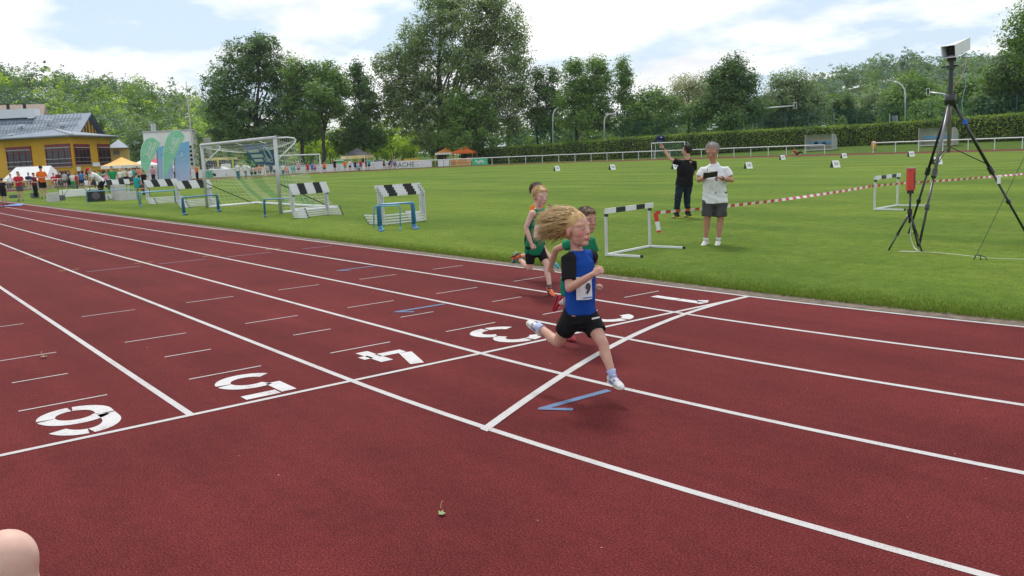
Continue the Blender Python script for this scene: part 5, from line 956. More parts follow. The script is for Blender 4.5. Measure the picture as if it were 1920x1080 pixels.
p = G(182, 379); p[2] = .03; r = empty('loudspeaker', p, face_cam(p)-.1, label='black portable loudspeaker on the turf by the bending man', cat='loudspeaker'); MB().box((0, 0, .32), (.45, .85, .58)).obj('cabinet', M_black, r); MB().tube([(.225, 0, .32), (.24, 0, .32)], .2, 16).obj('grille', mat('grille', (.10, .10, .11), .5), r)
for y in (-.35, .35): MB().box((0, y, .015), (.4, .06, .03)).obj('foot', M_black, r)
MB().tube([(0, -.3, .6), (0, -.3, .68), (0, .3, .68), (0, .3, .6)], .02, 6).obj('handle', M_black, r)
p = G(17, 387); MB().add([(-.5, -.5, .02), (.5, -.4, .06), (.6, .5, .03), (0, .7, .12), (-.6, .4, .04)], [(0, 1, 3), (1, 2, 3), (0, 3, 4)]).obj('blue_sheet', mat('sheet_blue', (.10, .25, .60), .7, var=.3, scale=4), None, label='crumpled bright blue sheet on the track behind the waiting child', cat='sheet').location = p
for k in range(4):
    p = PT(25+k*24, 100); r = empty('crowd_barrier', p, face_cam(p), label='low silver crowd barrier in front of the white marquee', cat='barrier', group='barriers before the marquee')
    MB().tube([(0, -.95, .05), (0, -.95, 1.0), (0, .95, 1.0), (0, .95, .05)], .025, 6).obj('frame', M_steel, r)
    for s in np.linspace(-.75, .75, 7): MB().tube([(0, s, .2), (0, s, 1.0)], .01, 4).obj('bar', M_steel, r)
    MB().tube([(0, -.95, .2), (0, .95, .2)], .02, 5).obj('bottom_rail', M_steel, r)
# ================================================================== PEOPLE
def skinmat(name, col, flush=None):
    m = bpy.data.materials.new(name); m.use_nodes = True; t = m.node_tree; b = t.nodes['Principled BSDF']; b.inputs['Roughness'].default_value = .55; b.inputs['Specular IOR Level'].default_value = .35
    b.inputs['Subsurface Weight'].default_value = .12; b.inputs['Subsurface Radius'].default_value = (.02, .008, .004); b.inputs['Subsurface Scale'].default_value = .5
    tc = N(t, 'ShaderNodeTexCoord'); n = N(t, 'ShaderNodeTexNoise'); n.inputs['Scale'].default_value = 22; n.inputs['Detail'].default_value = 5; LK(t, tc.outputs['Object'], n.inputs['Vector'])
    r = N(t, 'ShaderNodeValToRGB'); r.color_ramp.elements[0].position = .3; r.color_ramp.elements[1].position = .7; r.color_ramp.elements[0].color = (col[0]*.9, col[1]*.82, col[2]*.8, 1); r.color_ramp.elements[1].color = (*[min(1, c*1.05) for c in col], 1); LK(t, n.outputs['Fac'], r.inputs[0])
    a = N(t, 'ShaderNodeAttribute', attribute_name='flush'); x = N(t, 'ShaderNodeMix', data_type='RGBA'); LK(t, a.outputs['Fac'], x.inputs[0]); LK(t, r.outputs[0], x.inputs[6]); x.inputs[7].default_value = (*(flush or (col[0]*.95, col[1]*.62, col[2]*.6)), 1); LK(t, x.outputs[2], b.inputs['Base Color']); return m
SK = dict(fair=skinmat('skin_fair', (.60, .36, .27), (.56, .20, .17)), pale=skinmat('skin_pale', (.66, .44, .36), (.60, .26, .22)), tan=skinmat('skin_tan', (.46, .245, .165), (.36, .12, .09)), mid=skinmat('skin_mid', (.50, .28, .20), (.45, .17, .13)))
HM = dict(midbrown=mat('hair_midbrown', (.20, .12, .065), .6, col2=(.10, .06, .035), scale=40), blond=mat('hair_blond', (.60, .40, .16), .42, col2=(.40, .24, .08), scale=40), sand=mat('hair_sand', (.46, .28, .11), .45, col2=(.30, .17, .06), scale=40), brown=mat('hair_brown', (.10, .062, .04), .6, col2=(.05, .03, .02), scale=40), dark=mat('hair_dark', (.03, .022, .018), .55, col2=(.015, .011, .01), scale=40), grey=mat('hair_grey', (.42, .42, .41), .6, col2=(.25, .25, .25), scale=40), light=mat('hair_light', (.66, .47, .23), .45, col2=(.46, .29, .12), scale=40))
M_eye = mat('eye_white', (.7, .68, .65), .3); M_iris = mat('eye_dark', (.05, .04, .035), .25); M_lip = mat('lip', (.45, .14, .13), .45); M_lid = mat('eyelid', (.26, .13, .09), .6); M_brow = mat('brow', (.22, .13, .07), .7)
nz3 = lambda v: np.asarray(v, float)/np.linalg.norm(v)
def creases(me, amp, seed, wl=.15):
    "cloth folds: a few crossing wave trains along the normals"
    r_ = np.random.default_rng(seed); n = len(me.vertices); co = np.empty(n*3); no = np.empty(n*3); me.vertices.foreach_get('co', co); me.vertices.foreach_get('normal', no); co = co.reshape(-1, 3); no = no.reshape(-1, 3); h = np.zeros(n)
    for k in range(7):
        d = r_.normal(size=3)*[1, 1, .8]; d /= np.linalg.norm(d); ph = r_.uniform(0, 6.28); e = r_.normal(size=3); e /= np.linalg.norm(e); w_ = np.sin(co@d*2*PI/(wl*r_.uniform(.6, 1.6))+ph+1.5*np.sin(co@e*14+ph)); h += np.sign(w_)*np.abs(w_)**.7*np.clip(np.sin(co@e*9+ph*2)+.3, 0, 1)
    me.vertices.foreach_set('co', (co+no*(h*amp*.5)[:, None]).ravel()); me.update(); return me
def lerp(a, b, t): return np.asarray(a)+(np.asarray(b)-np.asarray(a))*t
def hand(mb, wr, d, palm, s=1., curl=.5, thumb=1):
    "wrist point, pointing direction, palm normal, thumb side +-1; five separate fingers of unequal length"
    d = nz3(d); palm = np.asarray(palm, float); palm = nz3(palm-d*(palm@d)); w_ = np.cross(d, palm)*thumb; L = .088*s
    kn = wr+d*L; mb.tube([wr-d*.01*s, wr+d*L*.45, kn], [(.026*s, .019*s), (.038*s, .017*s), (.040*s, .0145*s)], 10, lat=w_, dome=True)
    for i, (off, ln) in enumerate(((.030, .072), (.010, .080), (-.010, .075), (-.029, .058))):
        p = kn+w_*off*s; a = 0.; pts = [p-d*.012*s]; q = p.copy()
        for k, f in enumerate((.45, .32, .25)):
            a += curl*(1.15 if k else .9); dd = d*math.cos(a)+palm*math.sin(a); q = q+dd*ln*s*f; pts.append(q.copy())
        mb.tube(pts, [.0095*s, .009*s, .008*s, .0068*s], 8, dome=True)
    b = wr+d*L*.3+w_*.03*s; t1 = b+nz3(d*.7+w_*.75+palm*.25)*.036*s; t2 = t1+nz3(d*.9+w_*.15+palm*(.3+curl*.5))*.028*s; mb.tube([wr+d*L*.2+w_*.012*s, b, t1, t2], [.013*s, .0125*s, .0105*s, .008*s], 8, dome=True)
def headparts(mb, c, f, u, h, jaw=1., child=False):
    f = nz3(f); u = nz3(np.asarray(u)-f*(np.asarray(u)@f)); l = np.cross(u, f); fr = [f, l, u]; Q = lambda a, b, e: c+(f*a+l*b+u*e)*h
    mb.ell(Q(-.06, 0, .13), .40*h, .325*h, .37*h, fr); mb.ell(Q(.09, 0, -.13), .265*h, .25*h*jaw, .335*h, fr); mb.ell(Q(.21, 0, -.37), .115*h, .12*h*jaw, .10*h, fr)
    for s in (-1, 1):
        mb.ell(Q(.17, s*.145, -.09), .14*h, .12*h, .15*h, fr); mb.ell(Q(-.05, s*.33, -.04), .075*h, .032*h, .115*h, fr); mb.ell(Q(.22 if child else .25, s*.12, .12), .10*h, .14*h, (.09 if child else .055)*h, fr)
    if child: mb.ell(Q(.10, 0, -.02), .265*h, .285*h, .30*h, fr); mb.tube([Q(.32, 0, .04), Q(.355, 0, -.04), Q(.39, 0, -.10)], [.03*h, .036*h, .046*h], 8, dome=True)
    else: mb.tube([Q(.31, 0, .07), Q(.38, 0, -.03), Q(.425, 0, -.095)], [.035*h, .042*h, .058*h], 8, dome=True)
    for s in (-1, 1): mb.ell(Q(.345 if child else .37, s*.045, -.11), .035*h, .03*h, .03*h, fr)
    mb.ell(Q(.325, 0, -.235), .055*h, .11*h, .05*h, fr)
    return Q, fr
def face(Q, fr, h, parent, o, mouth=.0, closed=.4, brow=M_brow, both=True):
    for s in (-1, 1):
        e = MB().ell(Q(.315, s*.135, .015)-o, .03*h, .058*h, .03*h*(1-closed*.7), fr, 10, 7).obj('eye', M_eye, parent, True); MB().ell(Q(.338, s*.13, .010)-o, .014*h, .026*h, .026*h*(1-closed*.7), fr, 8, 6).obj('iris', M_iris, e, True)
        MB().tube([Q(.318, s*.195, .028)-o, Q(.345, s*.135, .044)-o, Q(.345, s*.075, .030)-o], .0065*h, 5).obj('eyelid', M_lid, parent)
        MB().tube([Q(.30, s*.215, .105)-o, Q(.338, s*.14, .135)-o, Q(.352, s*.06, .115)-o], [.005*h, .010*h, .007*h], 5).obj('eyebrow', brow, parent)
    for z, r_ in ((-.218, .016), (-.258-mouth, .02)): MB().tube([Q(.335, -.085, -.238-mouth*.4)-o, Q(.378, 0, z)-o, Q(.335, .085, -.238-mouth*.4)-o], [r_*h*.5, r_*h, r_*h*.5], 6, dome=True).obj('lip', M_lip, parent, True)
    if mouth: MB().ell(Q(.352, 0, -.238-mouth*.5)-o, .02*h, .055*h, mouth*.45*h, fr, 8, 6).obj('mouth', M_iris, parent, True)
def shoe(an, toe, upv, s, parent, o, m, sole, name='shoe', extra=None):
    f = nz3(np.asarray(toe)-an); u = np.asarray(upv, float); u = nz3(u-f*(u@f)); l = np.cross(u, f); B = lambda a, z: an+f*a*s+u*z*s-o
    mb = MB(); mb.tube([B(-.062, -.045), B(-.05, -.03), B(0, -.022), B(.06, -.035), B(.115, -.047), B(.155, -.055), B(.172, -.06)], [(.022*s, .02*s), (.036*s, .036*s), (.038*s, .044*s), (.042*s, .033*s), (.045*s, .024*s), (.036*s, .018*s), (.018*s, .010*s)], 12, lat=l, dome=True)
    mb.tube([B(-.005, -.03), B(-.012, .028)], [(.034*s, .046*s), (.036*s, .044*s)], 10, lat=l); r = mkobj(name, skinned(mb, .006*s if s > .5 else .01, 3, .5, name), m, parent)
    sb = MB(); sb.tube([B(-.07, -.068), B(-.05, -.07), B(.02, -.068), B(.10, -.073), B(.155, -.072), B(.18, -.066)], [(.02*s, .008*s), (.038*s, .013*s), (.036*s, .012*s), (.047*s, .011*s), (.040*s, .010*s), (.018*s, .007*s)], 12, lat=l).obj('sole', sole, r, True)
    if extra:
        for sd_ in (-1, 1):
            for a in (.015, .04, .065): MB().tube([B(a+.012, -.005)+l*sd_*.026*s, B(a-.012, -.05)+l*sd_*.043*s], .006*s, 5).obj('stripe', extra, r)
    lc = MB()
    for a in (.03, .055, .08): lc.tube([B(a, -.002-.16*a)-l*.022*s, B(a+.008, .006-.16*a), B(a, -.002-.16*a)+l*.022*s], .0035*s, 5)
    lc.obj('laces', M_white, r); return r
def strands(starts, ctrl, rad, m, parent, name='hair_strands'):
    "tapered three-sided strands through control points (n, k, 3)"
    V = []; F = []; c = 0
    for pts in ctrl:
        k = len(pts); T = np.gradient(pts, axis=0); T /= np.linalg.norm(T, axis=1)[:, None]+1e-9; a = np.cross(T, (.3, .4, .85)); a /= np.linalg.norm(a, axis=1)[:, None]+1e-9; d = np.cross(T, a); r_ = (rad*np.linspace(1, .25, k))[:, None]
        for q in (0, 2.1, 4.2): V.append(pts+(a*math.cos(q)+d*math.sin(q))*r_)
        for s in range(3):
            s2 = (s+1) % 3
            for i in range(k-1): F.append((c+s*k+i, c+s*k+i+1, c+s2*k+i+1, c+s2*k+i))
        c += 3*k
    me = bpy.data.meshes.new(name); me.from_pydata(np.concatenate(V).tolist(), [], F); me.update(); me.polygons.foreach_set('use_smooth', [True]*len(me.polygons)); return mkobj(name, me, m, parent)
def person(label, org, J, hf, hh, s, skin, vox, wear, hair='brown', group=None, detail=True, hu=(0, 0, 1), hands=(.6, .6), palms=None, thumbs=(1, 1), girth=1., closed=.4, mouth=0., name='person', hstyle='short'):
    o = np.array([org[0], org[1], 0.]); J = {k: np.asarray(v, float) for k, v in J.items()}; g = girth
    root = empty(name, o, label=label, cat='person', group=group); L = {k: v-o for k, v in J.items()}
    sh, hp = (L['shL']+L['shR'])/2, (L['hipL']+L['hipR'])/2; lat = nz3(nz3(L['shL']-L['shR'])+nz3(L['hipL']-L['hipR'])); up = nz3(sh-hp)
    mb = MB(); hc = L['head']; Q, fr = headparts(mb, hc, hf, hu, hh, 1.0, s < .85)
    mb.tube([Q(-.12, 0, -.15), lerp(Q(-.12, 0, -.3), L['neck'], .5), L['neck']-up*.03*s], [.052*s, .05*s, .06*s], 12, dome=True)
    tors = [hp-up*.06*s, hp+up*.02*s, lerp(hp, sh, .35), lerp(hp, sh, .68), lerp(hp, sh, .90), lerp(sh, L['neck'], .5)]; tr = [(.120, .088), (.135, .098), (.130*g, .10*g), (.158*g, .112*g), (.150, .092), (.085, .07)]
    tr = [(a*s, b*s) for a, b in tr]; mb.tube(tors, tr, 16, lat=lat, dome=True)
    for S in 'LR':
        a, e, w_ = L['sh'+S], L['el'+S], L['wr'+S]; mb.tube([lerp(sh, a, .55), a, lerp(a, e, .45), e], [.058*s, .057*s, .047*s, .039*s], 10, dome=True); mb.ell(a, .062*s, .062*s, .066*s) if 'delt' in wear else None; mb.tube([e, lerp(e, w_, .3), lerp(e, w_, .7), w_], [.038*s, .042*s, .034*s, .0265*s], 10, dome=True)
        i = 0 if S == 'L' else 1; pm = palms[i] if palms else -lat*(1 if S == 'L' else -1); hd_ = w_-e
        if 'hd'+S in L: hd_ = L['hd'+S]-w_
        hand(mb, w_, hd_, pm, s*.98, hands[i], thumbs[i])
        h_, k, n_ = L['hip'+S], L['kn'+S], L['an'+S]; mb.tube([h_, lerp(h_, k, .3), lerp(h_, k, .7), k], [.080*s, .080*s, .066*s, .054*s], 12, dome=True)
        cb = nz3(np.cross(lat, k-n_)); cb = cb if cb@fr[0] < 0 else -cb; mb.tube([k, lerp(k, n_, .28)+cb*.010*s, lerp(k, n_, .65), n_], [.052*s, .056*s, .042*s, .034*s], 12, dome=True)
    bm = skinned(mb, vox, 3, .5, 'body'); body = mkobj('body', bm, SK[skin], root)
    if detail:
        co = np.empty(len(bm.vertices)*3); bm.vertices.foreach_get('co', co); co = co.reshape(-1, 3); fl = np.zeros(len(co))
        for sd_ in (-1, 1): fl = np.maximum(fl, .85*np.exp(-(np.linalg.norm(co-Q(.25, sd_*.19, -.12), axis=1)/(.13*hh))**2)); fl = np.maximum(fl, .7*np.exp(-(np.linalg.norm(co-Q(-.05, sd_*.36, -.04), axis=1)/(.1*hh))**2)); fl = np.maximum(fl, .6*np.exp(-(np.linalg.norm(co-L['kn'+('L' if sd_ > 0 else 'R')], axis=1)/(.05*s))**2))
        fl = np.maximum(fl, .6*np.exp(-(np.linalg.norm(co-Q(.44, 0, -.1), axis=1)/(.06*hh))**2)); bm.attributes.new('flush', 'FLOAT', 'POINT').data.foreach_set('value', fl); face(Q, fr, hh, body, np.zeros(3), mouth, closed, HM.get(hair, M_brow))
    def grow(r_, d): return [(a+d, b+d) for a, b in r_]
    d = .014*s
    if 'shirt' in wear:
        m, sl, hem, loose = wear['shirt'][:4]; mb = MB(); hz = hp-up*hem*s; pts = [hz, lerp(hz, hp, .6)]+tors[2:5]+[lerp(sh, L['neck'], .42), lerp(sh, L['neck'], .92)]; rr = [(.158*g*s+loose, .118*g*s+loose), (.156*g*s+loose, .116*g*s+loose)]+[(a+d+loose*k_, b+d+loose*k_) for (a, b), k_ in zip(tr[2:5], (.9, .6, .3))]+[(.100*s, .080*s), (.070*s, .064*s)]
        mb.tube(pts, rr, 18, lat=lat)
        for S in 'LR':
            a, e = L['sh'+S], L['el'+S]
            mb.tube([L['neck']-up*.035*s, lerp(L['neck']-up*.05*s, a, .55), lerp(sh, a, .80 if sl < 0 else 1.)], [.042*s, .042*s, .044*s], 12, dome=sl > 0)
            if sl > 0: mb.tube([lerp(sh, a, .5), lerp(sh, a, .97), lerp(a, e, .4*sl/.5 if sl < .5 else .4), lerp(a, e, sl)], [.060*s, .066*s, .060*s+loose*.5, .056*s+loose*.6], 12)
            else: mb.tube([lerp(sh, a, .35), lerp(sh, a, .82)], [.068*s, .064*s], 12)
            if sl > 1: mb.tube([L['el'+S], L['wr'+S]], [.05*s, .04*s], 10, dome=True)
        shm = skinned(mb, vox*1.15, 6 if detail else 3, .5, 'shirt'); sm = mkobj('shirt', creases(shm, .0055*s, int(abs(org[0])*100)) if detail else shm, m, root)
        if wear.get('collar'): MB().tube([lerp(sh, L['neck'], .5)+fr[0]*.075*s*math.cos(a)+fr[1]*.075*s*math.sin(a)+up*(.012*s-.03*s*math.cos(a)) for a in np.linspace(.35, 2*PI-.35, 16)], .017*s, 6).obj('collar', m, sm, True)
        if wear.get('bib'):
            bf = nz3(np.cross(lat, up)); bf = bf if bf@fr[0] > -.2 else -bf; bf = wear.get('front', bf); c_ = lerp(hp, sh, .50)+bf*(.112*s*g+d+loose+.011); P_ = []
            for b_ in (-1, 1):
                for a_ in np.linspace(-1, 1, 7): P_.append(c_+lat*a_*.135*s+up*b_*.11*s-bf*.06*s*a_*a_+bf*.004)
            bb = MB().add(P_, [(i, i+1, i+8, i+7) for i in range(6)]).obj('race_bib', mat('bib_white', (.78, .79, .82), .6), sm)
            xr = -lat; ux = xr if np.cross(xr, up)@bf > 0 else lat
            if wear['bib'] != ' ': text_obj(wear['bib'], 'bib_number', M_txt, bb, frame_mat(c_+bf*.008-up*.005*s, ux, up), .13*s, .003, .004)
            for z in (.09, -.088): MB().bar(c_+bf*.006+ux*-.07*s+up*z*s, c_+bf*.006+ux*.07*s+up*z*s, .004, .010*s, up).obj('bib_print', mat('bib_blue', (.12, .25, .5), .6), bb)
    if 'legs' in wear:
        m, fr_, loose = wear['legs'][:3]; mb = MB(); mb.tube([hp-up*.075*s, hp+up*.0*s, hp+up*.10*s], [(.155*s+d, .115*s+d), (.168*s+d, .122*s+d), (.150*g*s+d, .108*g*s+d)], 16, lat=lat); mb.ell(hp-up*.085*s, .115*s+loose, .108*s+loose, .095*s, [lat, nz3(np.cross(up, lat)), up])
        for S in 'LR':
            h_, k, n_ = L['hip'+S], L['kn'+S], L['an'+S]
            if fr_ <= 1: mb.tube([h_+up*.03*s, lerp(h_, k, .4), lerp(h_, k, fr_)], [.098*s+loose*.4, .09*s+loose, .076*s*(1.14-.14*fr_)+loose*1.1], 14)
            else: mb.tube([h_+up*.03*s, lerp(h_, k, .4), k, lerp(k, n_, .5), lerp(k, n_, fr_-1)], [.10*s, .092*s+loose*.7, .066*s+loose, .056*s+loose, .046*s+loose], 14)
        lgm = skinned(mb, vox*1.15, 3, .5, 'shorts'); mkobj('trousers' if fr_ > 1 else 'shorts', creases(lgm, .007*s, int(abs(org[1])*100)+5) if detail and loose > 0 else lgm, m, root)
    for S in 'LR':
        n_, k = L['an'+S], L['kn'+S]; t_ = L['toe'+S]
        if 'socks' in wear: sk_, hgt = wear['socks'][:2]; MB().tube([n_-nz3(k-n_)*.02*s, lerp(n_, k, hgt*.5), lerp(n_, k, hgt)], [.040*s, .039*s, .041*s+.004], 12).obj('sock', sk_, root, True)
        a, b = wear['shoes'][:2]
        if detail: shoe(n_, t_, k-n_, s, root, np.zeros(3), a, b, 'shoe', wear['shoes'][2] if len(wear['shoes']) > 2 else None)
        else:
            f = nz3(t_-n_); u = np.array([0, 0, 1.]); l = nz3(np.cross(u, f)); MB().tube([n_-f*.06*s-u*.02*s, n_-u*.02*s, n_+f*.08*s-u*.035*s, n_+f*.16*s-u*.05*s], [(.03*s, .03*s), (.04*s, .045*s), (.042*s, .03*s), (.03*s, .018*s)], 8, lat=l, dome=True).obj('shoe', a, root, True)
    if hair:
        mb = MB(); cr_ = hstyle == 'crop'; mb.ell(Q(-.13 if cr_ else -.095, 0, .165 if cr_ else .185), (.395 if cr_ else .405)*hh, .340*hh, (.358 if cr_ else .355)*hh, fr, 18, 12); mb.ell(Q(-.20, 0, .0), .27*hh, .295*hh, .26*hh, fr, 16, 10)
        if hstyle == 'short': mb.ell(Q(.10, 0, .36), .22*hh, .25*hh, .12*hh, fr)
        hm = skinned(mb, max(vox, .005), 2, .5, 'hair'); co = np.empty(len(hm.vertices)*3); hm.vertices.foreach_get('co', co); co = co.reshape(-1, 3)+rng.normal(0, .0012*s if detail else 0, (len(hm.vertices), 3)); hm.vertices.foreach_set('co', co.ravel()); hair_o = mkobj('hair', hm, HM[hair], root)
        if detail and hstyle != 'long':
            cs_ = []
            for _ in range(900):
                v = rng.normal(size=3); v /= np.linalg.norm(v); a_, b_, c_ = v[0]*.41, v[1]*.358, v[2]*.36
                if c_ < -.28 or (a_ > .12 and c_ < .17): continue
                p_ = Q(-.095+a_, b_, .185+c_); n_ = nz3(p_-Q(-.095, 0, .15)); t_ = nz3(fr[0]*.5-fr[2]*.55+fr[1]*np.sign(b_)*.4+rng.normal(0, .3, 3)); t_ = nz3(t_-n_*(t_@n_)); ln_ = rng.uniform(.10, .22)*hh*(.6 if cr_ else 1)
                cs_.append(np.array([p_-n_*.01*hh, p_+t_*ln_*.5+n_*.03*hh, p_+t_*ln_+n_*.015*hh]))
            strands(None, cs_, .0024 if s < .9 else .003, HM[hair], root)
    return root, Q, fr, body, L, o
def UY(px, py, Y): d = ray(px, py); return CAM+d*((Y-CAM[1])/d[1])
C_blue = cloth('royal_blue', (.010, .065, .33)); C_blk = cloth('black', (.013, .013, .015)); C_grn = cloth('green', (.012, .20, .095)); C_or = cloth('orange', (.75, .20, .03)); C_wht = cloth('white', (.74, .75, .76), bscale=14, bump=.5); C_char = cloth('charcoal', (.075, .072, .075)); C_jean = cloth('dark_denim', (.018, .028, .045)); C_sock = cloth('lavender_sock', (.42, .48, .72)); C_wsock = cloth('white_sock', (.7, .7, .7)); C_gsock = cloth('grey_sock', (.12, .12, .12))
S_wht = mat('shoe_white', (.66, .65, .62), .6, var=.15, scale=30); S_sole = mat('shoe_sole', (.60, .54, .42), .7, var=.15, scale=30); S_blk = mat('shoe_black', (.02, .02, .022), .6); S_teal = mat('shoe_teal', (.02, .20, .24), .6); S_orange = mat('shoe_orange', (.75, .13, .03), .55); S_red = mat('shoe_red', (.38, .015, .035), .5); S_yel = mat('shoe_yellow', (.75, .62, .02), .5); S_blu = mat('shoe_blue', (.03, .06, .45), .5)
# --- the girl in front
Y = -3.92; J = dict(head=UY(1082, 431, Y-.02), neck=UY(1081, 468, Y), shR=UY(1066, 486, Y-.115), shL=UY(1108, 480, Y+.115), elR=UY(1067, 541, Y-.17), wrR=UY(1112, 514, Y-.13), elL=UY(1080, 535, Y+.24), wrL=UY(1112, 540, Y+.22), hipR=UY(1077, 590, Y-.065), hipL=UY(1099, 588, Y+.065), knR=UY(1046, 641, Y-.075), anR=UY(1010, 612, Y-.07), knL=UY(1131, 645, Y+.05), anL=UY(1149, 706, Y+.03), toeL=UY(1172, 719, Y+.0), toeR=UY(990, 592, Y-.07))
hfw = nz3([.96, .17, .10]); girl = person('child with long flying blond hair sprinting in a blue vest and black shorts', UY(1085, 700, Y), J, hfw, .245, .70, 'fair', .0042, dict(shirt=(C_blue, -.1, -.035, .016), legs=(C_blk, .62, .012), socks=(C_sock, .2), shoes=(S_wht, S_sole, S_blu), bib='9', front=nz3([.96, -.28, 0])), hair='blond', hands=(1.1, 1.1), palms=(np.array([0, .3, .6]), np.array([-.3, .5, -.3])), thumbs=(-1, 1), closed=.92, mouth=.05, hstyle='long', hu=(-.12, 0, 1))
gr, Q, fr, bd, L, go = girl
for S in 'LR':
    mb = MB(); a, e = L['sh'+S], L['el'+S]; mb.tube([lerp((L['shL']+L['shR'])/2, a, .75), a, lerp(a, e, .4), lerp(a, e, .72)], [.050, .053, .050, .049], 12); mkobj('undershirt_sleeve', skinned(mb, .005, 3, .5, 'sleeve'), C_blk, gr)

hd_ = fr[0]; bk = -hd_; dn = np.array([0, 0, -1.]); ctrl = [[], [], []]
wind = nz3(np.array([-1., -.18, 0])); h = .245
for i in range(230):                                  # locks of about fourteen strands each
    u = rng.normal(size=3); u /= np.linalg.norm(u); loc = np.array([u[0]*.40, u[1]*.345, u[2]*.36])
    if loc[2] < -.22 or (loc[0] > .10 and loc[2] < .22) or loc[0] > .26: continue
    p = Q(-.085+loc[0], loc[1], .175+loc[2]); n_ = nz3(p-Q(-.085, 0, .175)); ln = rng.uniform(.15, .26); fan = rng.normal(0, .13, 3)*[.4, 1, .8]; ph = rng.uniform(0, 6.28); amp = rng.uniform(.08, .26); fall = (-.55+.75*loc[2])*rng.uniform(.5, 1.5)
    pts = [p-n_*.008]; q = p.copy(); d_ = nz3(wind*.9+n_*.25)
    for k in range(9):
        t = (k+1)/9; d_ = nz3(d_*.5+wind*.8+fan*t+np.array([0, 0, fall*.75*t+amp*math.sin(ph+k*.95)])+n_*.12*(1-t)); q = q+d_*ln/9; pts.append(q.copy())
    pts = np.array(pts); tone = int(rng.integers(3))
    for _ in range(30):
        sp_ = rng.normal(0, .0085, 3); e_ = rng.normal(0, .013, 3); tt = np.linspace(0, 1, 10)[:, None]; k0 = int(rng.integers(8, 11)); ctrl[tone if rng.random() < .7 else int(rng.integers(3))].append((pts+sp_*np.minimum(1, tt*3+.2)+e_*tt**2)[:k0])
for k, m in enumerate(('blond', 'light', 'sand')): strands(None, ctrl[k], .0019, HM[m], gr, 'hair_strands')
for x0, x1, y in ((1108, 1124, 592),): a, b = UY(1110, 598, Y-.03), UY(1124, 595, Y+.02); MB().tube([a-go, lerp(a, b, .5)-go, b-go], .006, 5).obj('shorts_print', M_white, gr)
# --- the child behind, green shirt and red shoes
Y = -2.83; J = dict(head=UY(1101, 414, Y), neck=UY(1096, 444, Y), shR=UY(1078, 453, Y-.13), shL=UY(1108, 451, Y+.13), elR=UY(1042, 468, Y-.20), wrR=UY(1033, 499, Y-.17), elL=UY(1116, 490, Y+.14), wrL=UY(1112, 476, Y-.02), hipR=UY(1066, 524, Y-.07), hipL=UY(1081, 522, Y+.07), knR=UY(1069, 563, Y-.07), anR=UY(1053, 566, Y-.09), knL=UY(1090, 578, Y+.06), anL=UY(1066, 622, Y+.03), toeL=UY(1084, 632, Y), toeR=UY(1047, 588, Y-.09))
J['anL'][2] = max(J['anL'][2], .075); J['toeL'][2] = .055
person('child in green shirt and red shoes running half hidden behind the blond runner', UY(1080, 640, Y), J, nz3([.98, .02, -.02]), .215, .70, 'mid', .006, dict(shirt=(C_grn, .55, .06, .012), legs=(C_grn, .75, .02), socks=(C_wsock, .4), shoes=(S_red, S_red)), hair='midbrown', hands=(.35, .9), thumbs=(-1, 1), closed=.5, mouth=.03)
# --- the child in the green vest
Y = -1.35; J = dict(head=UY(1014, 369, Y), neck=UY(1007, 394, Y), shR=UY(998, 400, Y-.12), shL=UY(1022, 397, Y+.12), elR=UY(986, 427, Y-.18), wrR=UY(996, 456, Y-.15), elL=UY(1041, 420, Y+.2), wrL=UY(1034, 399, Y+.14), hipR=UY(995, 465, Y-.065), hipL=UY(1009, 464, Y+.065), knR=UY(993, 502, Y-.075), anR=UY(972, 485, Y-.07), knL=UY(1025, 495, Y+.06), anL=UY(1031, 541, Y+.03), toeL=UY(1040, 549, Y), toeR=UY(958, 493, Y-.07))
J['hdL'] = UY(1033, 388, Y+.13); J['anL'][2] = max(J['anL'][2], .08)
person('fair-haired child in a green vest and black tights running in orange spikes', UY(1010, 555, Y), J, nz3([.96, -.12, -.14]), .232, .72, 'pale', .0055, dict(shirt=(C_grn, -.1, .09, .020), legs=(C_blk, .8, -.004), socks=(C_gsock, .14), shoes=(S_orange, S_blk, S_blk), bib='2', front=nz3([.97, -.25, 0])), hair='light', hands=(.3, 1.1), thumbs=(-1, 1), closed=.85)
Y = -.62; J = dict(head=UY(1008, 360, Y), neck=UY(1006, 384, Y), shR=UY(1000, 390, Y-.12), shL=UY(1014, 388, Y+.12), elR=UY(1000, 414, Y-.16), wrR=UY(1004, 422, Y-.12), elL=UY(1012, 415, Y+.2), wrL=UY(1020, 405, Y+.1), hipR=UY(993, 448, Y-.065), hipL=UY(1003, 447, Y+.065), knR=UY(996, 478, Y-.07), anR=UY(970, 482, Y-.07), knL=UY(1022, 472, Y+.06), anL=UY(1038, 490, Y+.03), toeL=UY(1048, 499, Y), toeR=UY(964, 503, Y-.07))
person('child in orange shirt running behind the fair-haired one in teal shoes', UY(1000, 505, Y), J, nz3([.98, .0, 0]), .225, .72, 'fair', .0075, dict(shirt=(C_or, .5, .08, .012), legs=(C_blk, .6, .01), shoes=(S_teal, S_wht)), hair='brown', hands=(.9, .9))
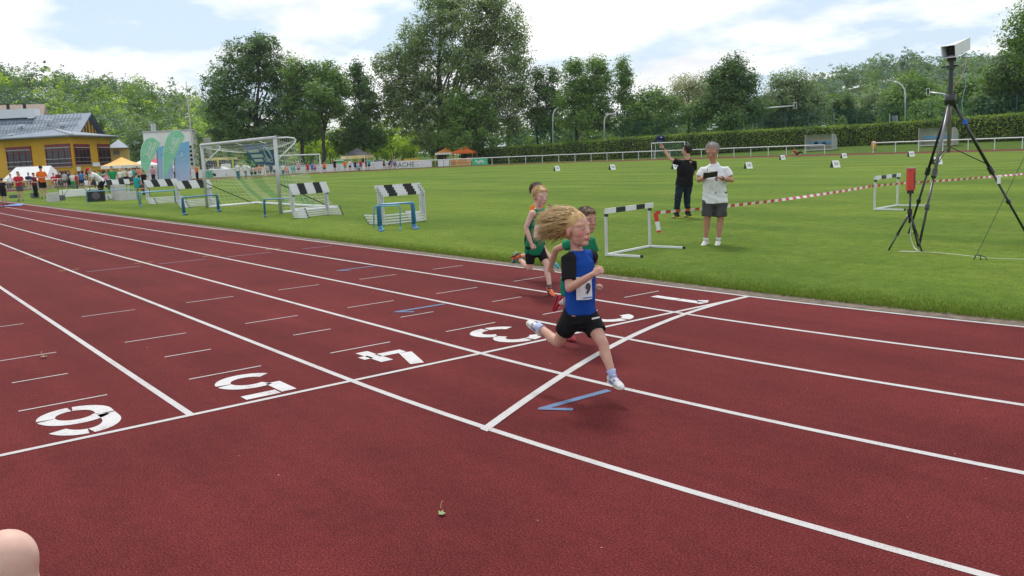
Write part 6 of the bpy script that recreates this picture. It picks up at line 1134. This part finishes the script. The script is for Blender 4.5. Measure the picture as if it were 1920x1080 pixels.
# --- man in white polo with clipboard
og = G(1334, 462); U = lambda x, y, d=0.: UP(x, y, og, d)
J = dict(head=U(1335, 285, .08), neck=U(1338, 306), shR=U(1317, 319), shL=U(1362, 319), elR=U(1310, 338, .04), wrR=U(1326, 331, .25), elL=U(1372, 338, .06), wrL=U(1352, 334, .26), hipR=U(1330, 372), hipL=U(1351, 372), knR=U(1326, 410, .03), knL=U(1351, 411, .03), anR=U(1323, 450), anL=U(1347, 452, .02), toeR=U(1316, 461, .13), toeL=U(1344, 465, .15))
J['toeR'][2] = J['toeL'][2] = .045; J['anR'][2] = J['anL'][2] = .105
tocam = nz3((CAM-og)*[1, 1, 0]); rgt = np.array([-tocam[1], tocam[0], 0.]); rgt = rgt if rgt@_r > 0 else -rgt
wm_ = person('grey-haired man in white polo and grey shorts writing on a clipboard', og, J, nz3(tocam-rgt*.22-np.array([0, 0, .42])), .285, 1.0, 'tan', .0075, dict(shirt=(C_wht, .66, .075, .020), collar=True, legs=(C_char, .88, .022), socks=(C_wsock, .12), shoes=(S_wht, S_wht)), hair='grey', hu=tocam*.35+np.array([0, 0, 1]), hands=(.7, .5), palms=(np.array([0, 0, -1.]), np.array([0, 0, 1.])), thumbs=(1, -1), girth=1.2, closed=.85, hstyle='crop')
cb = U(1332, 330, .36); r = empty('clipboard', cb, label='dark clipboard with white sheet held by the man in the polo', cat='clipboard'); a, b, c_, d_ = [U(x, y, q)-cb for x, y, q in ((1318, 335, .30), (1345, 331, .30), (1346, 322, .47), (1319, 325, .47))]
nn = nz3(np.cross(b-a, d_-a)); MB().poly([a, b, c_, d_], .008, nn).obj('board', C_char, r); k_ = lambda u, v: a+(b-a)*u+(d_-a)*v-nn*.012; MB().poly([k_(.06, .08), k_(.94, .08), k_(.94, .92), k_(.06, .92)]).obj('paper', M_white, r); MB().bar(k_(.4, .96), k_(.6, .96), .02, .015).obj('clip', M_steel, r)
pn = U(1327, 322, .36); r = MB().tube([np.zeros(3), U(1326, 316, .33)-pn], .005, 6).obj('pen', M_black, None, label='black pen in the writing hand of the man in the polo', cat='pen'); r.location = pn
MB().tube([lerp(wm_[4]['elL'], wm_[4]['wrL'], .88), lerp(wm_[4]['elL'], wm_[4]['wrL'], .96)], .034, 12).obj('wristwatch', M_black, wm_[0])
# --- man in black raising a cap
og = G(1275, 411); J = dict(head=U(1287, 283), neck=U(1290, 302), shL=U(1272, 305, .1), shR=U(1302, 305, -.06), elL=U(1257, 299, .12), wrL=U(1243, 277, .12), elR=U(1300, 326, -.16), wrR=U(1282, 318, -.3), hipL=U(1276, 343, .06), hipR=U(1290, 343, -.04), knL=U(1271, 374, .10), knR=U(1288, 374, -.04), anL=U(1268, 402, .08), anR=U(1290, 401, -.06), toeL=U(1252, 411, .12), toeR=U(1276, 409, -.02))
J['toeL'][2] = J['toeR'][2] = .045; J['anL'][2] = J['anR'][2] = .105; J['hdL'] = U(1238, 269, .12)
tocam = nz3((CAM-og)*[1, 1, 0]); rgt = np.array([-tocam[1], tocam[0], 0.]); rgt = rgt if rgt@_r > 0 else -rgt
bm_ = person('man in black shirt and dark jeans with yellow soles holding up a cap', og, J, nz3(-rgt-tocam*.5), .26, 1.0, 'fair', .008, dict(shirt=(C_blk, .62, .06, .03), collar=True, legs=(C_jean, 1.97, .012), shoes=(S_blk, S_yel, S_yel)), hair='dark', hands=(.8, .6), palms=(tocam*-1, tocam), girth=1.15, hstyle='crop')
MB().tube([lerp(bm_[4]['elL'], bm_[4]['wrL'], .86), lerp(bm_[4]['elL'], bm_[4]['wrL'], .95)], .034, 12).obj('wristwatch', M_black, bm_[0])
cp = U(1238.5, 262, .12); r = empty('cap', cp, label='navy baseball cap held up by the man in black', cat='cap'); C_navy = cloth('navy', (.012, .02, .065)); mb = MB(); ang = np.linspace(0, PI/2, 7)
mb.tube([rgt*0+np.array([0, 0, .105*math.sin(a)]) for a in ang], [.10*math.cos(a)+.004 for a in ang], 18, squash=1.15).obj('crown', C_navy, r, True); MB().add([(-rgt*.03-tocam*-.0+rgt*math.cos(a)*.08*-1+tocam*math.sin(a)*.09+np.array([0, 0, -.01])) + tocam*.0 for a in np.linspace(-.2, PI+.2, 12)]+[tocam*.19*math.sin(a)+rgt*-.10*math.cos(a)+np.array([0, 0, -.04]) for a in np.linspace(.1, PI-.1, 12)], [(i, i+1, i+13, i+12) for i in range(11)]).obj('peak', C_navy, r, True); MB().ell(tocam*.108+np.array([0, 0, .05])+rgt*.02, .006, .022, .014, [tocam, rgt, np.array([0, 0, 1])], 8, 6).obj('badge', mat('badge', (.5, .5, .55), .5), r)
# --- child by the camera of whom only a shoulder shows
d = ray(10, 1040); d /= np.linalg.norm(d); sp_ = CAM+d*1.66; vf = nz3(_fw*[1, 1, 0]); lf = -np.array([vf[1], -vf[0], 0.]); og = np.array([*(sp_+lf*.15)[:2], 0.]); zs = sp_[2]; k_ = zs/1.40; B = lambda a, b, z: og-lf*a+vf*b+np.array([0, 0, z*k_])
J = dict(head=B(-.05, .03, 1.60), neck=B(-.02, 0, 1.46), shR=B(.15, 0, 1.385), shL=B(-.17, 0, 1.385), elR=B(.20, -.02, 1.10), elL=B(-.22, -.02, 1.10), wrR=B(.20, .06, .86), wrL=B(-.22, .06, .86), hipR=B(.07, 0, .90), hipL=B(-.07, 0, .90), knR=B(.07, .02, .48), knL=B(-.07, .02, .48), anR=B(.07, 0, .10), anL=B(-.07, 0, .10), toeR=B(.09, .12, .045), toeL=B(-.09, .12, .045))
person('bare-shouldered child standing beside the photographer, only the shoulder in view', og, J, vf, .22, .80, 'pale', .009, dict(delt=1, shirt=(C_wht, -.1, .06, .01), legs=(C_blk, .7, .015), shoes=(S_blk, S_wht)), hair='brown')
# ================================================================== FARTHER PEOPLE
FC = {}
def fc(name, c):
    if name not in FC: FC[name] = cloth('far_'+name, c, bump=0)
    return FC[name]
COLS = dict(red=(.50, .03, .05), maroon=(.16, .03, .04), orange=(.80, .16, .02), white=(.74, .74, .74), black=(.015, .015, .017), grey=(.10, .10, .105), lgrey=(.42, .43, .45), green=(.03, .26, .10), blue=(.05, .20, .50), navy=(.02, .03, .09), sky=(.25, .52, .72), cream=(.66, .62, .45), lavender=(.42, .34, .46), teal=(.02, .34, .36), coral=(.75, .24, .16), pink=(.60, .25, .38), brown=(.16, .08, .04), jean=(.05, .09, .18), purple=(.24, .08, .30), lime=(.1, .45, .12), bare=None)
POSE = dict(
    stand=dict(elL=(-.26, -.03, 1.12), wrL=(-.27, .05, .86), elR=(.26, -.03, 1.12), wrR=(.27, .05, .86)),
    fold=dict(elL=(-.27, .02, 1.13), wrL=(-.08, .24, 1.13), elR=(.27, .02, 1.13), wrR=(.08, .24, 1.10)),
    hip=dict(elL=(-.34, -.06, 1.16), wrL=(-.18, .04, .99), elR=(.26, -.03, 1.12), wrR=(.26, .08, .87)),
    walk=dict(elL=(-.25, -.12, 1.13), wrL=(-.24, .02, .92), elR=(.25, .08, 1.13), wrR=(.22, .26, 1.0), knL=(-.09, .16, .50), anL=(-.09, .14, .10), knR=(.09, -.02, .48), anR=(.09, -.24, .13)),
    bend=dict(head=(0, .46, 1.42), neck=(0, .36, 1.32), shL=(-.18, .32, 1.26), shR=(.18, .32, 1.26), elL=(-.22, .42, .99), wrL=(-.14, .50, .76), elR=(.22, .42, .99), wrR=(.14, .50, .76), hipL=(-.09, -.06, .90), hipR=(.09, -.06, .90)),
    sit=dict(head=(0, .05, 1.18), neck=(0, 0, 1.03), shL=(-.18, 0, .96), shR=(.18, 0, .96), elL=(-.25, .08, .70), wrL=(-.14, .28, .62), elR=(.25, .08, .70), wrR=(.14, .28, .62), hipL=(-.09, 0, .48), hipR=(.09, 0, .48), knL=(-.10, .42, .50), knR=(.10, .42, .50), anL=(-.10, .42, .10), anR=(.10, .42, .10)))
def crowd(label, px, py, hpx, shirt, legs, pose='stand', face_=0., hair='brown', skin='fair', sl=.55, lf=.75, cap=None, dist=None, shoes='grey', group='people across the field'):
    p = PT(px, dist) if dist else G(px, py); dd = math.hypot(*(p-CAM)[:2]); k = hpx*dd/FPX/1.75; p[2] = .03 if not dist else 0
    if pose == 'bend': k *= 1.12
    if pose == 'sit': k *= 1.3
    a = math.atan2(CAM[1]-p[1], CAM[0]-p[0])+face_; f = np.array([math.cos(a), math.sin(a), 0]); r_ = np.array([math.sin(a), -math.cos(a), 0]); child = k < .82
    T = dict(head=(0, .02, 1.62), neck=(0, 0, 1.47), shL=(-.185, 0, 1.40), shR=(.185, 0, 1.40), hipL=(-.09, 0, .92), hipR=(.09, 0, .92), knL=(-.10, .02, .50), knR=(.10, .02, .50), anL=(-.11, 0, .095), anR=(.11, 0, .095)); T.update(POSE[pose])
    j = rng.normal(0, .012, 3)
    J = {q: p+(r_*v[0]+f*v[1]+np.array([0, 0, v[2]])+(j if q[:2] in ('el', 'wr') else 0))*k for q, v in T.items()}
    for S, sg in (('L', -1), ('R', 1)): J['toe'+S] = J['an'+S]+(f*.12+r_*sg*.04-np.array([0, 0, .05]))*k
    wear = dict(legs=(fc(legs, COLS[legs]), lf if lf <= 1 else 1.95, .02*k), shoes=(fc(shoes, COLS[shoes]), M_black))
    if shirt != 'bare': wear['shirt'] = (fc(shirt, COLS[shirt]), sl, .05, .022*k)
    fd = 2 if pose == 'bend' else 0
    hfv = f+np.array([0, 0, -.15 if pose != 'bend' else -.8]); q = person(label, p, J, hfv, (.25 if not child else .29)*k, k, skin, .024*max(k, .6), wear, hair, group, detail=False, hands=(.5, .5), girth=1.08)
    q[0].location.z = p[2]; 
    for ch in q[0].children: ch.location.z = -p[2]
    if cap:
        Q, fr = q[1], q[2]; h = .25*k; m = fc(cap, COLS[cap]); c = MB(); c.ell(Q(-.05, 0, .22), .43*h, .37*h, .33*h, fr, 12, 8); c.obj('cap', m, q[0], True).location.z = -p[2]; MB().tube([Q(.25, 0, .28), Q(.62, 0, .22)], [(.26*h, .03*h), (.2*h, .02*h)], 8, lat=fr[1]).obj('cap_peak', m, q[0]).location.z = -p[2]
    return q
CR = [
 ('child in black shirt with a white bib waiting on the track', 9, 386, 44, 'black', 'black', 'stand', 2.6, 'dark', 'mid', .55, .8),
 ('child in dark vest at the track edge beside the waiting child', -3, 390, 42, 'coral', 'black', 'stand', 2.0, 'brown', 'fair', .1, .6),
 ('man in red shirt and grey shorts holding something dark', 40, 378, 48, 'red', 'grey', 'fold', -.3, 'dark', 'fair', .55, .8),
 ('person in maroon shirt and dark trousers by the man in orange', 68, 373, 42, 'maroon', 'black', 'fold', 1.0, 'brown', 'fair', .5, 2),
 ('tall man in bright orange shirt, black shorts and dark cap', 83, 374, 54, 'orange', 'black', 'fold', .5, 'dark', 'fair', .75, .8),
 ('man in white shirt and red cap bending over the loudspeaker', 192, 377, 56, 'white', 'black', 'bend', -1.3, 'grey', 'fair', .6, 2),
 ('person in green shirt and black trousers beside the orange gazebo', 215, 367, 49, 'green', 'black', 'stand', .3, 'dark', 'fair', .6, 2),
 ('person in black shirt and dark jeans at the green flag foot', 273, 366, 42, 'black', 'jean', 'stand', -.8, 'dark', 'fair', .6, 2),
 ('child in light blue shirt sitting on the wooden bench', 259, 367, 40, 'teal', 'grey', 'sit', 2.2, 'brown', 'fair', .6, .9),
 ('person in pink sitting low behind the person in green', 203, 362, 36, 'pink', 'grey', 'sit', .4, 'brown', 'fair', .6, 2)]
for c in CR: crowd(c[0], c[1], c[2], c[3], c[4], c[5], c[6], c[7], c[8], c[9], c[10], c[11], cap='black' if 'orange shirt, black' in c[0] else ('red' if 'red cap' in c[0] else None), group='people by the clubhouse')
b = bpy.data.objects
for i, (px, sh, lg, pose, fa, hr, lb) in enumerate([(221, 'white', 'grey', 'stand', 2.6, 'light', 'person in white with white hat under the orange gazebo'), (229, 'cream', 'black', 'stand', 3.0, 'grey', 'person in cream shirt under the orange gazebo'), (235, 'lavender', 'black', 'stand', 2.9, 'dark', 'person in lavender shirt with long dark hair under the gazebo'), (240, 'white', 'grey', 'hip', 2.5, 'brown', 'person in white shirt behind the one in lavender'), (247, 'teal', 'grey', 'stand', 2.2, 'brown', 'person in teal shirt at the gazebo corner'), (254, 'coral', 'black', 'fold', .5, 'brown', 'person in coral shirt right of the gazebo'), (264, 'coral', 'black', 'stand', 2.8, 'sand', 'second person in coral next to the green flag')]):
    crowd(lb, px, 0, 29+i % 3, sh, lg, pose, fa, hr, dist=97+i % 3*2.5, lf=2 if i % 2 else .8, group='people under the orange gazebo', cap='white' if i == 0 else None)
for i, (px, sh, lg, pose, fa, d, hp_, lb) in enumerate([(147, 'blue', 'navy', 'stand', 3.0, 92, 30, 'person in bright blue shirt behind the dark folding table'), (137, 'red', 'grey', 'stand', 1.0, 92, 27, 'person in red shirt next to the one in bright blue'), (130, 'white', 'green', 'fold', .6, 90, 29, 'person in white and green left of the one in red'), (162, 'green', 'grey', 'stand', .5, 100, 25, 'person in dark green between the blue shirts'), (174, 'sky', 'brown', 'stand', 3.0, 92, 30, 'person in pale blue shirt behind the bending man'), (105, 'maroon', 'grey', 'sit', .4, 104, 30, 'person in maroon sitting before the marquee end'), (48, 'navy', 'grey', 'sit', .2, 106, 28, 'person in navy seated under the marquee edge'), (30, 'grey', 'grey', 'sit', .5, 106, 27, 'person in grey seated under the marquee'), (14, 'white', 'grey', 'sit', -.4, 106, 27, 'person in white seated at the far marquee end'), (95, 'red', 'grey', 'sit', .3, 103, 26, 'person in red seated behind the man in orange')]):
    crowd(lb, px, 0, hp_, sh, lg, pose, fa, 'dark' if i % 2 else 'brown', dist=d, lf=2 if i % 3 else .8, group='people before the clubhouse')
MID = [(326, 113, 32, 'white', 'jean', 'stand', 2.7, 'person in white shirt and jeans between the blue banners'), (398, 96, 28, 'white', 'black', 'walk', 1.2, 'child in white shirt and black shorts running before the green board'), (443, 98, 32, 'white', 'jean', 'stand', 2.4, 'man in white shirt and blue jeans seen through the goal'), (457, 104, 30, 'white', 'grey', 'walk', 2.4, 'person in white shirt and dark trousers beside the man in jeans'),
 (469, 104, 21, 'bare', 'black', 'stand', 2.5, 'bare-chested child in black shorts, first of three by the goal'), (475.5, 105, 21, 'bare', 'black', 'stand', 2.9, 'bare-chested child in black shorts, second of three by the goal'), (484, 106, 25, 'coral', 'brown', 'stand', 2.9, 'child in coral shirt behind the goal post'), (499, 112, 23, 'lgrey', 'brown', 'stand', 2.9, 'person in light grey at the left post of the white goal'), (505.5, 113, 24, 'navy', 'navy', 'fold', 2.5, 'person in navy with white cap inside the white goal'), (512, 113, 23, 'white', 'navy', 'stand', 2.8, 'person in white shirt and navy shorts inside the white goal'),
 (528.5, 114, 22, 'white', 'grey', 'stand', 3.0, 'person in white and grey right of the big goal post'), (534.5, 116, 20, 'coral', 'blue', 'sit', 2.6, 'person crouching in coral and blue inside the white goal'), (547, 115, 23, 'teal', 'lavender', 'sit', 2.7, 'person in teal sitting inside the white goal'), (557.5, 116, 25, 'pink', 'purple', 'hip', 2.7, 'person in pink and purple with a white cap inside the goal'), (575, 119, 21, 'red', 'red', 'stand', 2.9, 'child in red shirt and shorts right in the white goal'), (583.5, 120, 21, 'blue', 'blue', 'stand', 2.6, 'child in blue next to the child in red'), (588.5, 121, 21, 'pink', 'purple', 'stand', 3.0, 'child in pink by the right post of the white goal'),
 (606.5, 122, 21, 'orange', 'black', 'stand', .2, 'person in orange vest and black shorts right of the white goal'), (626, 126, 24, 'black', 'black', 'stand', .6, 'person all in black before the green container'), (645.5, 126, 22, 'orange', 'lime', 'stand', 3.0, 'person in orange shirt and green shorts before the black gazebo'), (654.5, 127, 22, 'white', 'black', 'fold', 2.5, 'person in white shirt and black shorts beside the orange one'), (664.5, 129, 20, 'navy', 'navy', 'stand', 2.7, 'child in navy under the black gazebo'), (669.5, 127, 16, 'sky', 'grey', 'sit', 2.9, 'child in pale blue crouching before the black gazebo'), (675, 130, 21, 'red', 'brown', 'stand', .3, 'person in red and white under the black gazebo'), (685, 131, 20, 'black', 'black', 'stand', 1.2, 'person in black right of the red one'), (690.5, 129, 22, 'teal', 'navy', 'stand', 3.0, 'person in turquoise shirt at the right gazebo leg'),
 (718.5, 133, 20, 'black', 'black', 'walk', .8, 'jumper in black vest before the white boards'), (729.5, 134, 19, 'navy', 'black', 'bend', 1.2, 'person in navy bending over before the white boards'), (738.5, 135, 21, 'lavender', 'blue', 'stand', 2.8, 'child in lavender and blue before the white boards'), (750, 136, 20, 'red', 'red', 'stand', 1.5, 'person in red vest and shorts before the lettered board'),
 (876.5, 151, 15, 'coral', 'grey', 'stand', .4, 'person in coral behind the orange banner'), (882, 151, 14, 'white', 'grey', 'stand', 2.6, 'person in white behind the orange banner')]
for px, d, hp_, sh, lg, pose, fa, lb in MID: crowd(lb, px, 0, hp_, sh, lg, pose, fa, 'brown' if px % 2 else 'sand', dist=d, lf=2 if lg in ('jean', 'grey') else .7, sl=.1 if 'vest' in lb else .55, cap='white' if 'white cap' in lb else None, group='people at the far bend')
names = [('lgrey', 'pale grey'), ('navy', 'navy'), ('coral', 'coral'), ('white', 'white'), ('lime', 'lime green'), ('sky', 'sky blue'), ('purple', 'purple'), ('maroon', 'maroon'), ('cream', 'cream'), ('teal', 'teal'), ('pink', 'pink'), ('blue', 'blue'), ('red', 'red'), ('orange', 'orange')]
for i, (px, d) in enumerate([(116, 99), (123, 101), (154, 101), (168, 99), (181, 101), (196, 100), (208, 104), (233, 107), (243, 106), (251, 103), (283, 110), (312, 112), (352, 112), (366, 109)]):
    sh, nm = names[i]; lg = ['grey', 'black', 'jean'][i % 3]; crowd(f'spectator in {nm} shirt and {dict(grey="grey", black="black", jean="blue")[lg]} legwear in the crowd before the clubhouse', px, 0, 28+(i*5) % 5, sh, lg, ['stand', 'fold', 'hip', 'stand'][i % 4], [2.8, .4, 1.6, -.9, 2.2][i % 5], ['brown', 'dark', 'sand'][i % 3], dist=d, lf=2 if i % 3 else .8, group='spectators before the clubhouse')
# person resting by the far railing
p = G(1489, 291); a = face_cam(p); f = nz3(_rt); J = {k: p+f*x+np.array([math.cos(a), math.sin(a), 0])*y+np.array([0, 0, z]) for k, (x, y, z) in dict(head=(.05, 0, .78), neck=(.0, 0, .62), shL=(-.02, -.17, .55), shR=(-.02, .17, .55), elL=(-.22, -.2, .3), wrL=(-.3, -.2, .06), elR=(-.22, .2, .3), wrR=(-.3, .2, .06), hipL=(.3, -.09, .13), hipR=(.3, .09, .13), knL=(.75, -.1, .42), knR=(.78, .1, .34), anL=(1.15, -.1, .1), anR=(1.2, .1, .1), toeL=(1.28, -.1, .12), toeR=(1.33, .1, .12)).items()}
person('person in red and black resting on the ground by the far railing', p, J, f, .25, 1.0, 'fair', .024, dict(shirt=(fc('red', COLS['red']), .6, .02, .02), legs=(fc('black', COLS['black']), 1.6, .02), shoes=(fc('blue', COLS['blue']), M_black)), 'dark', detail=False)
# ---- air: faint haze over the whole ground
hz = bpy.data.materials.new('haze'); hz.use_nodes = True; t = hz.node_tree; t.nodes.clear(); o = N(t, 'ShaderNodeOutputMaterial'); v = N(t, 'ShaderNodeVolumePrincipled'); v.inputs['Color'].default_value = (.86, .92, 1, 1); v.inputs['Density'].default_value = .00013; v.inputs['Anisotropy'].default_value = .2; LK(t, v.outputs[0], o.inputs['Volume'])
MB().box((-130, 265, 34), (1160, 1100, 74)).obj('haze', hz, None, kind='stuff')
bpy.data.scenes.remove(TMP)
